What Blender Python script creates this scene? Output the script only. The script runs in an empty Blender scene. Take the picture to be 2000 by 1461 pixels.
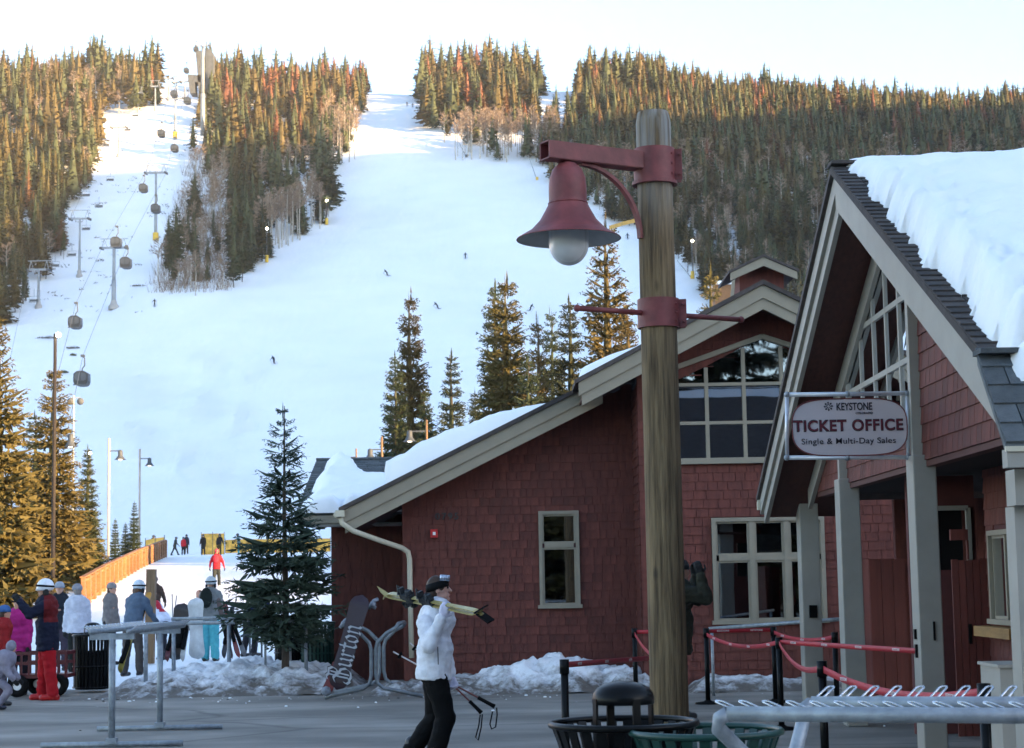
import bpy, math, random
import numpy as np
from mathutils import Vector, Matrix, noise as mnoise

random.seed(7); np.random.seed(7)
V = Vector
R = math.radians
SC = bpy.context.scene
COL = SC.collection
TMP = bpy.data.scenes.new('workshop')      # empty scene used only to evaluate modifiers, removed at the end

# ------------------------------------------------------------------ camera
EYE = V((0.0, 0.0, 1.65))
FPX = 3600.0
PITCH, ROLL = R(6.46), R(-1.0)
CAMR = (Matrix.Rotation(math.pi / 2 + PITCH, 4, 'X') @ Matrix.Rotation(ROLL, 4, 'Z'))
cam_d = bpy.data.cameras.new('camera'); cam = bpy.data.objects.new('camera', cam_d); COL.objects.link(cam)
cam.matrix_world = Matrix.Translation(EYE) @ CAMR
cam_d.sensor_width = 36.0; cam_d.lens = 36.0 * FPX / 2000.0
cam_d.clip_start = 0.1; cam_d.clip_end = 6000
cam_d.dof.use_dof = True; cam_d.dof.focus_distance = 17.5; cam_d.dof.aperture_fstop = 7.0
SC.camera = cam

# ------------------------------------------------------------------ sky, sun, exposure
SUN_EL, SUN_A = R(9.0), R(60.0)          # low sun, behind the viewer and to the right
SH = V((math.sin(SUN_A), -math.cos(SUN_A), 0.0))   # horizontal direction towards the sun
ST = V((math.cos(SUN_A), math.sin(SUN_A), 0.0))    # perpendicular to it
TAN_E = math.tan(SUN_EL)
world = bpy.data.worlds.new('World'); SC.world = world; world.use_nodes = True
wn = world.node_tree.nodes; wl = world.node_tree.links
wn.clear()
wo = wn.new('ShaderNodeOutputWorld'); wb = wn.new('ShaderNodeBackground'); sky = wn.new('ShaderNodeTexSky')
sky.sky_type = 'NISHITA'; sky.sun_disc = False
sky.sun_elevation = SUN_EL
sky.sun_rotation = math.atan2(SH.x, SH.y)
sky.altitude = 2800; sky.air_density = 1.0; sky.dust_density = 2.6; sky.ozone_density = 0.8
wb.inputs['Strength'].default_value = 0.15
wl.new(sky.outputs[0], wb.inputs[0]); wl.new(wb.outputs[0], wo.inputs[0])
sun_d = bpy.data.lights.new('sun', 'SUN'); sun = bpy.data.objects.new('sun', sun_d); COL.objects.link(sun)
sun_d.energy = 5.0; sun_d.angle = R(0.53); sun_d.color = (1.0, 0.64, 0.30)
sdir = V((SH.x * math.cos(SUN_EL), SH.y * math.cos(SUN_EL), math.sin(SUN_EL)))
sun.rotation_euler = sdir.to_track_quat('Z', 'Y').to_euler()
sun.location = (40, -40, 60)
vs = SC.view_settings
vs.view_transform = 'Standard'; vs.look = 'None'; vs.gamma = 1.0; vs.use_curve_mapping = False
vs.exposure = 2.34
SC.render.engine = 'CYCLES'
SC.cycles.max_bounces = 5; SC.cycles.diffuse_bounces = 3; SC.cycles.glossy_bounces = 2; SC.cycles.volume_bounces = 0
SC.cycles.use_adaptive_sampling = True; SC.cycles.adaptive_threshold = 0.02
SC.cycles.transparent_max_bounces = 8
SC.cycles.use_denoising = True

# ------------------------------------------------------------------ pixel helpers (photo 2000 x 1461)
def ray(px, py):
    return (CAMR.to_3x3() @ V(((px - 1000.0) / FPX, -(py - 730.5) / FPX, -1.0)))
def P(px, py, Y):
    d = ray(px, py); return EYE + d * (Y / d.y)
def PX(px, py, X):
    d = ray(px, py); return EYE + d * (X / d.x)
def PZ(px, py, z):
    d = ray(px, py); return EYE + d * ((z - EYE.z) / d.z)
_RI = np.array(CAMR.to_3x3().transposed())
def proj(pts):
    q = (np.asarray(pts, float) - np.array(EYE)) @ _RI.T
    return np.stack([1000 + FPX * q[:, 0] / -q[:, 2], 730.5 - FPX * q[:, 1] / -q[:, 2]], 1)

# ------------------------------------------------------------------ objects, labels
def tag(o, label=None, cat=None, group=None, kind=None):
    if label: o['label'] = label
    if cat: o['category'] = cat
    if group: o['group'] = group
    if kind: o['kind'] = kind
    return o
def thing(name, label, cat, loc=(0, 0, 0), group=None, rz=0.0):
    o = bpy.data.objects.new(name, None); COL.objects.link(o)
    o.empty_display_size = 0.2
    o.location = loc; o.rotation_euler = (0, 0, rz)
    return tag(o, label, cat, group)
def basis(o):
    return Matrix.LocRotScale(o.location, o.rotation_euler, o.scale)
def link_mesh(name, me, parent=None, world=True, loc=None, rot=None, scale=None):
    o = bpy.data.objects.new(name, me); COL.objects.link(o)
    if loc is not None: o.location = loc
    if rot is not None: o.rotation_euler = rot
    if scale is not None: o.scale = scale
    if parent is not None:
        o.parent = parent
        if world: o.matrix_parent_inverse = basis(parent).inverted()
    return o
def copy_tree(o, parent=None):
    c = o.copy(); COL.objects.link(c)
    if parent is not None:
        c.parent = parent; c.matrix_parent_inverse = o.matrix_parent_inverse.copy()
    for ch in list(KIDS.get(o.name, o.children)):
        copy_tree(ch, c)
    return c
KIDS = {}

# ------------------------------------------------------------------ mesh builder
class MB:
    def __init__(self): self.v = []; self.f = []; self.m = []
    def add(self, vs, fs, mi=0):
        b = len(self.v); self.v.extend([tuple(x) for x in vs])
        for f in fs: self.f.append(tuple(b + i for i in f)); self.m.append(mi)
        return self
    def box(self, c, s, rot=None, mi=0):
        c = V(c); hx, hy, hz = s[0] / 2, s[1] / 2, s[2] / 2
        vs = [V((x * hx, y * hy, z * hz)) for z in (-1, 1) for y in (-1, 1) for x in (-1, 1)]
        if rot is not None: vs = [rot @ q for q in vs]
        return self.add([c + q for q in vs], [(0, 2, 3, 1), (4, 5, 7, 6), (0, 1, 5, 4), (2, 6, 7, 3), (0, 4, 6, 2), (1, 3, 7, 5)], mi)
    def span(self, x0, x1, y0, y1, z0, z1, mi=0):
        return self.box(((x0 + x1) / 2, (y0 + y1) / 2, (z0 + z1) / 2), (abs(x1 - x0), abs(y1 - y0), abs(z1 - z0)), None, mi)
    def bar(self, p0, p1, w, h, up=(0, 0, 1), mi=0):
        p0, p1 = V(p0), V(p1); d = (p1 - p0); L = d.length; d.normalize()
        u = V(up); s = d.cross(u)
        if s.length < 1e-4: s = d.cross(V((0, 1, 0)))
        s.normalize(); u = s.cross(d)
        vs = []
        for p in (p0, p1):
            for a, b in ((-1, -1), (1, -1), (1, 1), (-1, 1)): vs.append(p + s * (a * w / 2) + u * (b * h / 2))
        return self.add(vs, [(3, 2, 1, 0), (4, 5, 6, 7), (0, 1, 5, 4), (1, 2, 6, 5), (2, 3, 7, 6), (3, 0, 4, 7)], mi)
    def tube(self, pts, r, n=8, r1=None, mi=0, cap=True):
        pts = [V(p) for p in pts]; k = len(pts)
        rs = r if isinstance(r, (list, tuple)) else [r + ((r1 if r1 is not None else r) - r) * i / max(1, k - 1) for i in range(k)]
        prev = None; vs = []
        for i, p in enumerate(pts):
            d = (pts[min(i + 1, k - 1)] - pts[max(i - 1, 0)]).normalized()
            if prev is None:
                a = d.cross(V((0, 0, 1)))
                if a.length < 1e-3: a = d.cross(V((1, 0, 0)))
            else:
                a = prev - d * prev.dot(d)
            a.normalize(); prev = a; b = d.cross(a)
            for j in range(n):
                t = 2 * math.pi * j / n; vs.append(p + (a * math.cos(t) + b * math.sin(t)) * rs[i])
        fs = []
        for i in range(k - 1):
            for j in range(n):
                fs.append((i * n + j, i * n + (j + 1) % n, (i + 1) * n + (j + 1) % n, (i + 1) * n + j))
        if cap: fs.append(tuple(range(n - 1, -1, -1))); fs.append(tuple((k - 1) * n + j for j in range(n)))
        return self.add(vs, fs, mi)
    def lathe(self, prof, c=(0, 0, 0), n=24, mi=0, M=None):
        c = V(c); vs = []; k = len(prof)
        for r, z in prof:
            for j in range(n):
                t = 2 * math.pi * j / n; q = V((r * math.cos(t), r * math.sin(t), z))
                if M is not None: q = M @ q
                vs.append(c + q)
        fs = [(i * n + j, i * n + (j + 1) % n, (i + 1) * n + (j + 1) % n, (i + 1) * n + j) for i in range(k - 1) for j in range(n)]
        return self.add(vs, fs, mi)
    def prism(self, poly, ext, mi=0):
        """poly: 3D points (planar); ext: extrusion vector"""
        poly = [V(p) for p in poly]; e = V(ext); n = len(poly)
        vs = poly + [p + e for p in poly]
        fs = [tuple(range(n - 1, -1, -1)), tuple(range(n, 2 * n))] + [(i, (i + 1) % n, n + (i + 1) % n, n + i) for i in range(n)]
        return self.add(vs, fs, mi)
    def ball(self, c, r, n=10, mi=0, M=None):
        rx = r if isinstance(r, (list, tuple)) else (r, r, r)
        c = V(c); vs = [V((0, 0, -rx[2]))]; m = n // 2
        for i in range(1, m):
            a = -math.pi / 2 + math.pi * i / m
            for j in range(n):
                t = 2 * math.pi * j / n; vs.append(V((rx[0] * math.cos(a) * math.cos(t), rx[1] * math.cos(a) * math.sin(t), rx[2] * math.sin(a))))
        vs.append(V((0, 0, rx[2]))); L = len(vs) - 1
        fs = [(0, 1 + (j + 1) % n, 1 + j) for j in range(n)]
        for i in range(m - 2):
            for j in range(n):
                fs.append((1 + i * n + j, 1 + i * n + (j + 1) % n, 1 + (i + 1) * n + (j + 1) % n, 1 + (i + 1) * n + j))
        fs += [(1 + (m - 2) * n + j, 1 + (m - 2) * n + (j + 1) % n, L) for j in range(n)]
        if M is not None: vs = [M @ q for q in vs]
        return self.add([c + q for q in vs], fs, mi)
    def mesh(self, name, mats, smooth=False):
        me = bpy.data.meshes.new(name); me.from_pydata(self.v, [], self.f)
        if not isinstance(mats, (list, tuple)): mats = [mats]
        for m in mats: me.materials.append(m)
        if len(mats) > 1: me.polygons.foreach_set('material_index', self.m)
        if smooth: me.polygons.foreach_set('use_smooth', [True] * len(self.f))
        me.validate(); me.update(); return me
    def build(self, name, mats, parent=None, smooth=False, world=True, loc=None, rot=None):
        return link_mesh(name, self.mesh(name, mats, smooth), parent, world, loc, rot)
def auto_smooth(o, ang=35):
    me = o.data
    me.polygons.foreach_set('use_smooth', [True] * len(me.polygons))
    try: me.set_sharp_from_angle(angle=R(ang))
    except Exception: pass
    return o

# ------------------------------------------------------------------ materials
def mat(name, col, rough=0.6, metal=0.0, var=0.12, scale=6.0, stretch=(1, 1, 1), bump=0.0, bscale=None, orand=0.0, spec=0.4,
        col2=None, detail=4.0, coat=0.0, hue=0.0, world_co=False):
    m = bpy.data.materials.new(name); m.use_nodes = True
    nt = m.node_tree; N = nt.nodes; L = nt.links; b = N['Principled BSDF']
    b.inputs['Roughness'].default_value = rough; b.inputs['Metallic'].default_value = metal
    b.inputs['Specular IOR Level'].default_value = spec; b.inputs['Coat Weight'].default_value = coat
    c = tuple(col) + (1,)
    if var <= 0 and bump <= 0 and orand <= 0 and not col2:
        b.inputs['Base Color'].default_value = c; return m
    if world_co:
        tc = N.new('ShaderNodeNewGeometry'); out = tc.outputs['Position']
    else:
        tc = N.new('ShaderNodeTexCoord'); out = tc.outputs['Object']
    mp = N.new('ShaderNodeMapping'); mp.inputs['Scale'].default_value = stretch; L.new(out, mp.inputs['Vector'])
    nz = N.new('ShaderNodeTexNoise'); nz.inputs['Scale'].default_value = scale; nz.inputs['Detail'].default_value = detail; nz.inputs['Roughness'].default_value = 0.6
    L.new(mp.outputs[0], nz.inputs['Vector'])
    mr = N.new('ShaderNodeMapRange'); mr.inputs['From Min'].default_value = 0.32; mr.inputs['From Max'].default_value = 0.68
    L.new(nz.outputs['Fac'], mr.inputs['Value'])
    mx = N.new('ShaderNodeMix'); mx.data_type = 'RGBA'; L.new(mr.outputs[0], mx.inputs['Factor'])
    A = tuple(x * (1 - var) for x in col) + (1,); B = (tuple(col2) if col2 else tuple(min(1, x * (1 + var)) for x in col)) + (1,)
    mx.inputs[6].default_value = A; mx.inputs[7].default_value = B
    src = mx.outputs[2]
    if orand > 0:
        oi = N.new('ShaderNodeObjectInfo'); hs = N.new('ShaderNodeHueSaturation')
        m2 = N.new('ShaderNodeMapRange'); m2.inputs['To Min'].default_value = 1 - orand; m2.inputs['To Max'].default_value = 1 + orand
        L.new(oi.outputs['Random'], m2.inputs['Value']); L.new(m2.outputs[0], hs.inputs['Value']); L.new(src, hs.inputs['Color'])
        if hue > 0:
            m3 = N.new('ShaderNodeMapRange'); m3.inputs['To Min'].default_value = 0.5 - hue; m3.inputs['To Max'].default_value = 0.5 + hue
            mm = N.new('ShaderNodeMath'); mm.operation = 'FRACT'; mu = N.new('ShaderNodeMath'); mu.operation = 'MULTIPLY'; mu.inputs[1].default_value = 7.13
            L.new(oi.outputs['Random'], mu.inputs[0]); L.new(mu.outputs[0], mm.inputs[0]); L.new(mm.outputs[0], m3.inputs['Value']); L.new(m3.outputs[0], hs.inputs['Hue'])
        src = hs.outputs[0]
    L.new(src, b.inputs['Base Color'])
    if bump > 0:
        n2 = N.new('ShaderNodeTexNoise'); n2.inputs['Scale'].default_value = bscale or scale * 4; n2.inputs['Detail'].default_value = 5
        L.new(mp.outputs[0], n2.inputs['Vector'])
        bp = N.new('ShaderNodeBump'); bp.inputs['Strength'].default_value = min(1, bump); bp.inputs['Distance'].default_value = 0.02 if bump <= 1 else 0.02 * bump
        L.new(n2.outputs['Fac'], bp.inputs['Height']); L.new(bp.outputs[0], b.inputs['Normal'])
    return m
def glass_mat(name, tint=(0.30, 0.33, 0.34), refl=0.22):
    m = bpy.data.materials.new(name); m.use_nodes = True; nt = m.node_tree; N = nt.nodes; L = nt.links; N.clear()
    o = N.new('ShaderNodeOutputMaterial'); mx = N.new('ShaderNodeMixShader'); t = N.new('ShaderNodeBsdfTransparent'); g = N.new('ShaderNodeBsdfGlossy')
    t.inputs[0].default_value = tint + (1,); g.inputs['Roughness'].default_value = 0.015; g.inputs[0].default_value = (0.92, 0.95, 1, 1)
    nz = N.new('ShaderNodeTexNoise'); nz.inputs['Scale'].default_value = 1.3; bp = N.new('ShaderNodeBump'); bp.inputs['Strength'].default_value = 0.05; bp.inputs['Distance'].default_value = 0.02
    tc = N.new('ShaderNodeTexCoord'); L.new(tc.outputs['Object'], nz.inputs['Vector']); L.new(nz.outputs['Fac'], bp.inputs['Height']); L.new(bp.outputs[0], g.inputs['Normal'])
    lw = N.new('ShaderNodeFresnel'); lw.inputs['IOR'].default_value = 1.5
    ad = N.new('ShaderNodeMath'); ad.operation = 'ADD'; ad.use_clamp = True; ad.inputs[1].default_value = refl
    L.new(lw.outputs[0], ad.inputs[0]); L.new(ad.outputs[0], mx.inputs[0]); L.new(t.outputs[0], mx.inputs[1]); L.new(g.outputs[0], mx.inputs[2]); L.new(mx.outputs[0], o.inputs[0])
    return m
def leaf_mat(name, col, trans=0.25, orand=0.25, var=0.35, scale=0.9, hue=0.015):
    m = mat(name, col, rough=0.75, var=var, scale=scale, orand=orand, hue=hue, spec=0.2)
    return m
def emit_mat(name, col, s):
    m = bpy.data.materials.new(name); m.use_nodes = True; N = m.node_tree.nodes; b = N['Principled BSDF']
    b.inputs['Base Color'].default_value = (1, 1, 1, 1); b.inputs['Emission Color'].default_value = tuple(col) + (1,); b.inputs['Emission Strength'].default_value = s
    return m

M = {}
M['snow'] = mat('snow', (0.86, 0.88, 0.90), rough=0.55, var=0.02, scale=1.5, bump=0.35, bscale=14, spec=0.3)
M['snow_dirty'] = mat('dirty_snow', (0.40, 0.39, 0.38), rough=0.7, var=0.25, scale=2.2, col2=(0.86, 0.88, 0.9), bump=0.9, bscale=16, spec=0.3, detail=7)
M['red'] = mat('red_shingle', (0.108, 0.029, 0.021), rough=0.75, var=0.26, scale=7, stretch=(2.2, 2.2, 0.35), orand=0.22, bump=0.25, bscale=60)
M['red_wall'] = mat('red_wall', (0.10, 0.028, 0.026), rough=0.8, var=0.15, scale=5)
M['red_board'] = mat('red_board', (0.135, 0.034, 0.026), rough=0.7, var=0.2, scale=6, stretch=(3, 3, 0.25), orand=0.1, bump=0.2, bscale=50)
M['beige'] = mat('beige_paint', (0.265, 0.232, 0.175), rough=0.6, var=0.07, scale=3, bump=0.06, bscale=80)
M['taupe'] = mat('taupe_paint', (0.295, 0.280, 0.245), rough=0.6, var=0.07, scale=3, bump=0.06, bscale=80)
M['soffit'] = mat('soffit_brown', (0.075, 0.026, 0.020), rough=0.75, var=0.2, scale=4, stretch=(6, 0.5, 6))
M['slate'] = mat('slate_shingle', (0.085, 0.095, 0.10), rough=0.8, var=0.25, scale=9, orand=0.3, bump=0.4, bscale=90)
M['brown_slate'] = mat('brown_shingle', (0.060, 0.050, 0.047), rough=0.85, var=0.25, scale=9, orand=0.25, bump=0.4, bscale=90)
M['cream'] = mat('cream_paint', (0.52, 0.48, 0.37), rough=0.5, var=0.06, scale=3)
M['glass'] = glass_mat('window_glass')
M['glass2'] = glass_mat('gable_glass', tint=(0.22, 0.25, 0.27), refl=0.7)
M['glass3'] = glass_mat('peaked_window_glass', tint=(0.16, 0.18, 0.19), refl=0.16)
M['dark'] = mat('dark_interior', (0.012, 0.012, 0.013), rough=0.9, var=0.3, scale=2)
M['black'] = mat('black_paint', (0.005, 0.0055, 0.006), rough=0.3, var=0.1, scale=8, spec=0.12)
M['black_matte'] = mat('black_matte', (0.006, 0.006, 0.0065), rough=0.7, var=0.2, scale=8, spec=0.08)
M['green'] = mat('green_paint', (0.006, 0.042, 0.033), rough=0.35, var=0.15, scale=8)
M['galv'] = mat('galvanised', (0.27, 0.30, 0.33), rough=0.5, metal=0.35, var=0.25, scale=12, bump=0.08, bscale=60)
M['galv_dark'] = mat('dull_galvanised', (0.17, 0.19, 0.21), rough=0.5, metal=0.3, var=0.2, scale=12)
M['steel'] = mat('steel', (0.55, 0.57, 0.60), rough=0.25, metal=0.9, var=0.1, scale=20)
M['maroon'] = mat('maroon_paint', (0.160, 0.037, 0.037), rough=0.55, var=0.30, scale=6, bump=0.08, bscale=40, detail=8)
M['white'] = mat('white_paint', (0.78, 0.78, 0.78), rough=0.5, var=0.04, scale=4)
M['shade_inside'] = mat('lamp_inside', (0.45, 0.47, 0.48), rough=0.6, var=0.1, scale=5)
M['yellow'] = mat('yellow_pad', (0.65, 0.42, 0.05), rough=0.6, var=0.12, scale=3)
M['orange_wood'] = mat('cedar', (0.27, 0.125, 0.05), rough=0.7, var=0.25, scale=3, stretch=(1, 1, 4), orand=0.2)
M['post_wood'] = mat('brown_post', (0.19, 0.115, 0.06), rough=0.75, var=0.25, scale=6, stretch=(4, 4, 0.4), bump=0.2)
M['sill_wood'] = mat('sill_wood', (0.28, 0.155, 0.05), rough=0.6, var=0.2, scale=5, stretch=(5, 0.6, 5))
M['bark'] = mat('bark', (0.075, 0.055, 0.04), rough=0.9, var=0.3, scale=3, stretch=(3, 3, 0.6), bump=0.3)
M['aspen'] = mat('aspen_bark', (0.42, 0.39, 0.34), rough=0.85, var=0.3, scale=1.2)
M['twig'] = mat('aspen_twigs', (0.24, 0.18, 0.135), rough=0.9, var=0.2, scale=0.8, orand=0.2)
M['needle'] = leaf_mat('spruce_needles', (0.043, 0.055, 0.026))
M['needle_warm'] = leaf_mat('pine_needles', (0.072, 0.060, 0.022))
M['needle_sunlit'] = leaf_mat('sunlit_spruce_needles', (0.088, 0.070, 0.022))  # warm sunlight put into the needle colour
M['needle_near'] = leaf_mat('young_spruce_needles', (0.038, 0.058, 0.040), var=0.35, scale=3.0, orand=0.05)
M['rust'] = leaf_mat('dead_needles', (0.130, 0.062, 0.032))
M['lift_metal'] = mat('lift_metal', (0.26, 0.29, 0.32), rough=0.6, metal=0.2, var=0.15, scale=1)
M['lift_dark'] = mat('lift_dark', (0.06, 0.07, 0.08), rough=0.6, var=0.15, scale=2)
M['cabin'] = mat('gondola_shell', (0.020, 0.024, 0.028), rough=0.5, var=0.15, scale=2)
M['cabin_glass'] = mat('gondola_window', (0.055, 0.065, 0.078), rough=0.4, var=0.1, scale=1, spec=0.4)
M['concrete'] = mat('concrete', (0.33, 0.32, 0.31), rough=0.85, var=0.15, scale=5, bump=0.2)
M['skin'] = mat('skin', (0.50, 0.27, 0.19), rough=0.55, var=0.06, scale=10)
M['lamp_lit'] = emit_mat('lit_lamp', (1.0, 0.86, 0.6), 12.0)
M['rock'] = mat('rock', (0.10, 0.095, 0.09), rough=0.9, var=0.3, scale=2, bump=0.3)
M['brush'] = mat('dry_brush', (0.17, 0.125, 0.09), rough=0.9, var=0.25, scale=1.5)
# ================================================================== terrain
_ty = np.array([-3000, 33, 37, 60, 80, 90, 110, 132, 173, 200, 250, 300, 375, 437, 520, 650, 750, 850, 950, 1200, 1700], float)
_tz = np.array([-.05, -.05, .03, .15, .9, 1.7, 2.9, 3.9, 4.7, 6.0, 11.5, 21, 44, 65, 98, 157, 202, 232, 248, 260, 220], float)
_fy = np.arange(-600, 1700, 1.0); _fz = np.interp(_fy, _ty, _tz)
def _box(a, w):
    k = np.ones(w) / w; p = np.pad(a, (w // 2, w - 1 - w // 2), 'edge'); return np.convolve(p, k, 'valid')
_sm = _box(_box(_fz, 41), 31); _sn = _box(_fz, 5)
_wt = np.clip((_fy - 150) / 80, 0, 1); _fz = _sn * (1 - _wt) + _sm * _wt
def sstep(a, b, x):
    t = np.clip((x - a) / (b - a), 0, 1); return t * t * (3 - 2 * t)
def Tz(X, Y):
    X = np.asarray(X, float); Y = np.asarray(Y, float)
    z = np.interp(Y, _fy, _fz)
    k = X / np.maximum(Y, 50)
    far = sstep(300, 700, Y)
    z = z * (1 - far * (0.075 * sstep(0.02, 0.28, k) - 0.028 * sstep(-.10, -.19, k)))
    u = sstep(170, 420, Y)
    z = z + u * (1.1 * np.sin(X * .045 + 1.3) * np.sin(Y * .037) + .7 * np.sin(X * .11 + Y * .05) + .35 * np.sin(X * .23 - Y * .19) * np.sin(Y * .13))
    lg = sstep(-.10, -.16, k) * sstep(150, 260, Y)
    z = z + lg * (.45 * np.sin(X * .42 + Y * .21) * np.sin(Y * .33) + .25 * np.sin(X * .9) * np.sin(Y * .8))
    mo = sstep(-.12, -.15, k) * sstep(-.24, -.20, k) * sstep(240, 300, Y) * sstep(440, 380, Y)
    z = z + mo * .95 * np.sin(X * .8 + Y * .1) * np.sin(Y * .55 - X * .12)
    return z
def G(px, py, y0=60, y1=1000):
    d = ray(px, py); Y = np.arange(y0, y1, 1.0); t = Y / d.y
    pz = EYE.z + d.z * t; g = Tz(d.x * t, Y); s = pz - g
    i = np.where(s <= 0)[0]
    if len(i) == 0: i = [int(np.argmin(s))]
    Yh = Y[i[0]]; t = Yh / d.y
    return V((d.x * t, Yh, float(Tz(d.x * t, Yh))))
def gz(X, Y): return float(Tz(X, Y))

rows = np.concatenate([np.arange(-500, 20, 40), np.arange(20, 200, 2.5), np.arange(200, 1000, 5.0), np.arange(1000, 1680, 25)])
tt = np.linspace(-1, 1, 221); kk = np.sign(tt) * (0.35 * np.abs(tt) + 1.25 * np.abs(tt) ** 3)
XX = kk[None, :] * (np.abs(rows)[:, None] + 130); YY = np.repeat(rows[:, None], len(kk), 1)
ZZ = Tz(XX, YY)
vv = np.stack([XX.ravel(), YY.ravel(), ZZ.ravel()], 1)
nr, nc = XX.shape; idx = np.arange(nr * nc).reshape(nr, nc)
ff = np.stack([idx[:-1, :-1].ravel(), idx[:-1, 1:].ravel(), idx[1:, 1:].ravel(), idx[1:, :-1].ravel()], 1)
def np_mesh(name, v, f, mats, mi=None, smooth=False):
    me = bpy.data.meshes.new(name); k = f.shape[1]
    me.vertices.add(len(v)); me.vertices.foreach_set('co', np.ascontiguousarray(v, np.float32).ravel())
    me.loops.add(f.size); me.loops.foreach_set('vertex_index', np.ascontiguousarray(f, np.int32).ravel())
    me.polygons.add(len(f)); me.polygons.foreach_set('loop_start', np.arange(0, f.size, k, dtype=np.int32))
    try: me.polygons.foreach_set('loop_total', np.full(len(f), k, np.int32))
    except Exception: pass
    for m in (mats if isinstance(mats, (list, tuple)) else [mats]): me.materials.append(m)
    if mi is not None: me.polygons.foreach_set('material_index', np.ascontiguousarray(mi, np.int32))
    if smooth: me.polygons.foreach_set('use_smooth', np.ones(len(f), bool))
    me.update(calc_edges=True); me.validate(); return me
# snow of the pistes: groomed, faint tracks
ms = mat('piste_snow', (0.87, 0.89, 0.91), rough=0.6, var=0.03, scale=0.06, bump=0.0, spec=0.25, world_co=True)
N = ms.node_tree.nodes; L = ms.node_tree.links
gp = N.new('ShaderNodeNewGeometry'); mp2 = N.new('ShaderNodeMapping'); mp2.inputs['Scale'].default_value = (0.5, 0.12, 0.12)
n3 = N.new('ShaderNodeTexNoise'); n3.inputs['Scale'].default_value = 1.0; n3.inputs['Detail'].default_value = 8; n3.inputs['Roughness'].default_value = 0.65
bp3 = N.new('ShaderNodeBump'); bp3.inputs['Strength'].default_value = 0.26; bp3.inputs['Distance'].default_value = 0.9
L.new(gp.outputs['Position'], mp2.inputs['Vector']); L.new(mp2.outputs[0], n3.inputs['Vector']); L.new(n3.outputs['Fac'], bp3.inputs['Height']); L.new(bp3.outputs[0], N['Principled BSDF'].inputs['Normal'])
g = link_mesh('snow_ground', np_mesh('snow_ground', vv, ff, ms, smooth=True))
tag(g, 'white groomed ski slope rising behind the resort', 'ski slope', kind='structure')

# asphalt plaza
ma = mat('asphalt', (0.245, 0.226, 0.198), rough=0.85, var=0.16, scale=0.9, bump=0.35, bscale=55, detail=8, world_co=True)
N = ma.node_tree.nodes; L = ma.node_tree.links
geo = N.new('ShaderNodeNewGeometry'); wv = N.new('ShaderNodeTexNoise'); wv.inputs['Scale'].default_value = 0.7
L.new(geo.outputs['Position'], wv.inputs['Vector'])
addv = N.new('ShaderNodeMix'); addv.data_type = 'VECTOR'; addv.inputs['Factor'].default_value = 0.35
L.new(geo.outputs['Position'], addv.inputs[4]); L.new(wv.outputs['Color'], addv.inputs[5])
mpc = N.new('ShaderNodeMapping'); mpc.inputs['Scale'].default_value = (0.22, 0.55, 0.0); L.new(addv.outputs[1], mpc.inputs['Vector'])
vo = N.new('ShaderNodeTexVoronoi'); vo.feature = 'DISTANCE_TO_EDGE'; vo.inputs['Scale'].default_value = 1.0
L.new(mpc.outputs[0], vo.inputs['Vector'])
mrc = N.new('ShaderNodeMapRange'); mrc.inputs['From Min'].default_value = 0.0; mrc.inputs['From Max'].default_value = 0.016; mrc.inputs['To Min'].default_value = 0.62; mrc.inputs['To Max'].default_value = 1.0
L.new(vo.outputs['Distance'], mrc.inputs['Value'])
bs = N['Principled BSDF']; old = bs.inputs['Base Color'].links[0].from_socket
mulc = N.new('ShaderNodeMix'); mulc.data_type = 'RGBA'; mulc.blend_type = 'MULTIPLY'; mulc.inputs['Factor'].default_value = 1.0
L.new(old, mulc.inputs[6]); L.new(mrc.outputs[0], mulc.inputs[7])
# scattered damp and salt-white patches
n4 = N.new('ShaderNodeTexNoise'); n4.inputs['Scale'].default_value = 0.55; n4.inputs['Detail'].default_value = 7; mp4 = N.new('ShaderNodeMapping'); mp4.inputs['Scale'].default_value = (0.6, 1.3, 1)
L.new(geo.outputs['Position'], mp4.inputs['Vector']); L.new(mp4.outputs[0], n4.inputs['Vector'])
mr4 = N.new('ShaderNodeMapRange'); mr4.inputs['From Min'].default_value = 0.38; mr4.inputs['From Max'].default_value = 0.66; mr4.inputs['To Min'].default_value = 0.66; mr4.inputs['To Max'].default_value = 1.22
L.new(n4.outputs['Fac'], mr4.inputs['Value'])
mul2 = N.new('ShaderNodeMix'); mul2.data_type = 'RGBA'; mul2.blend_type = 'MULTIPLY'; mul2.inputs['Factor'].default_value = 1.0
L.new(mulc.outputs[2], mul2.inputs[6]); L.new(mr4.outputs[0], mul2.inputs[7]); L.new(mul2.outputs[2], bs.inputs['Base Color'])
pts = [(-60, -60), (60, -60), (60, 40)]
x = 60.0
rng = random.Random(3)
edge = []
for i in range(121):
    x = 9 - i * (69 / 120.0)
    yb = 33.0 if x > -4.5 else 30.6 + 1.2 * sstep(-5, -11, x) * 1.5
    edge.append((x, float(yb) + rng.uniform(-.12, .12) + .25 * math.sin(x * 1.7)))
pts = pts + [(9, 40)] + edge
mb = MB(); mb.add([(a, b, 0.0) for a, b in pts], [tuple(range(len(pts)))])
o = mb.build('plaza_pavement', ma); tag(o, 'grey asphalt plaza in the shade before the lodge', 'pavement', kind='structure')

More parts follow.
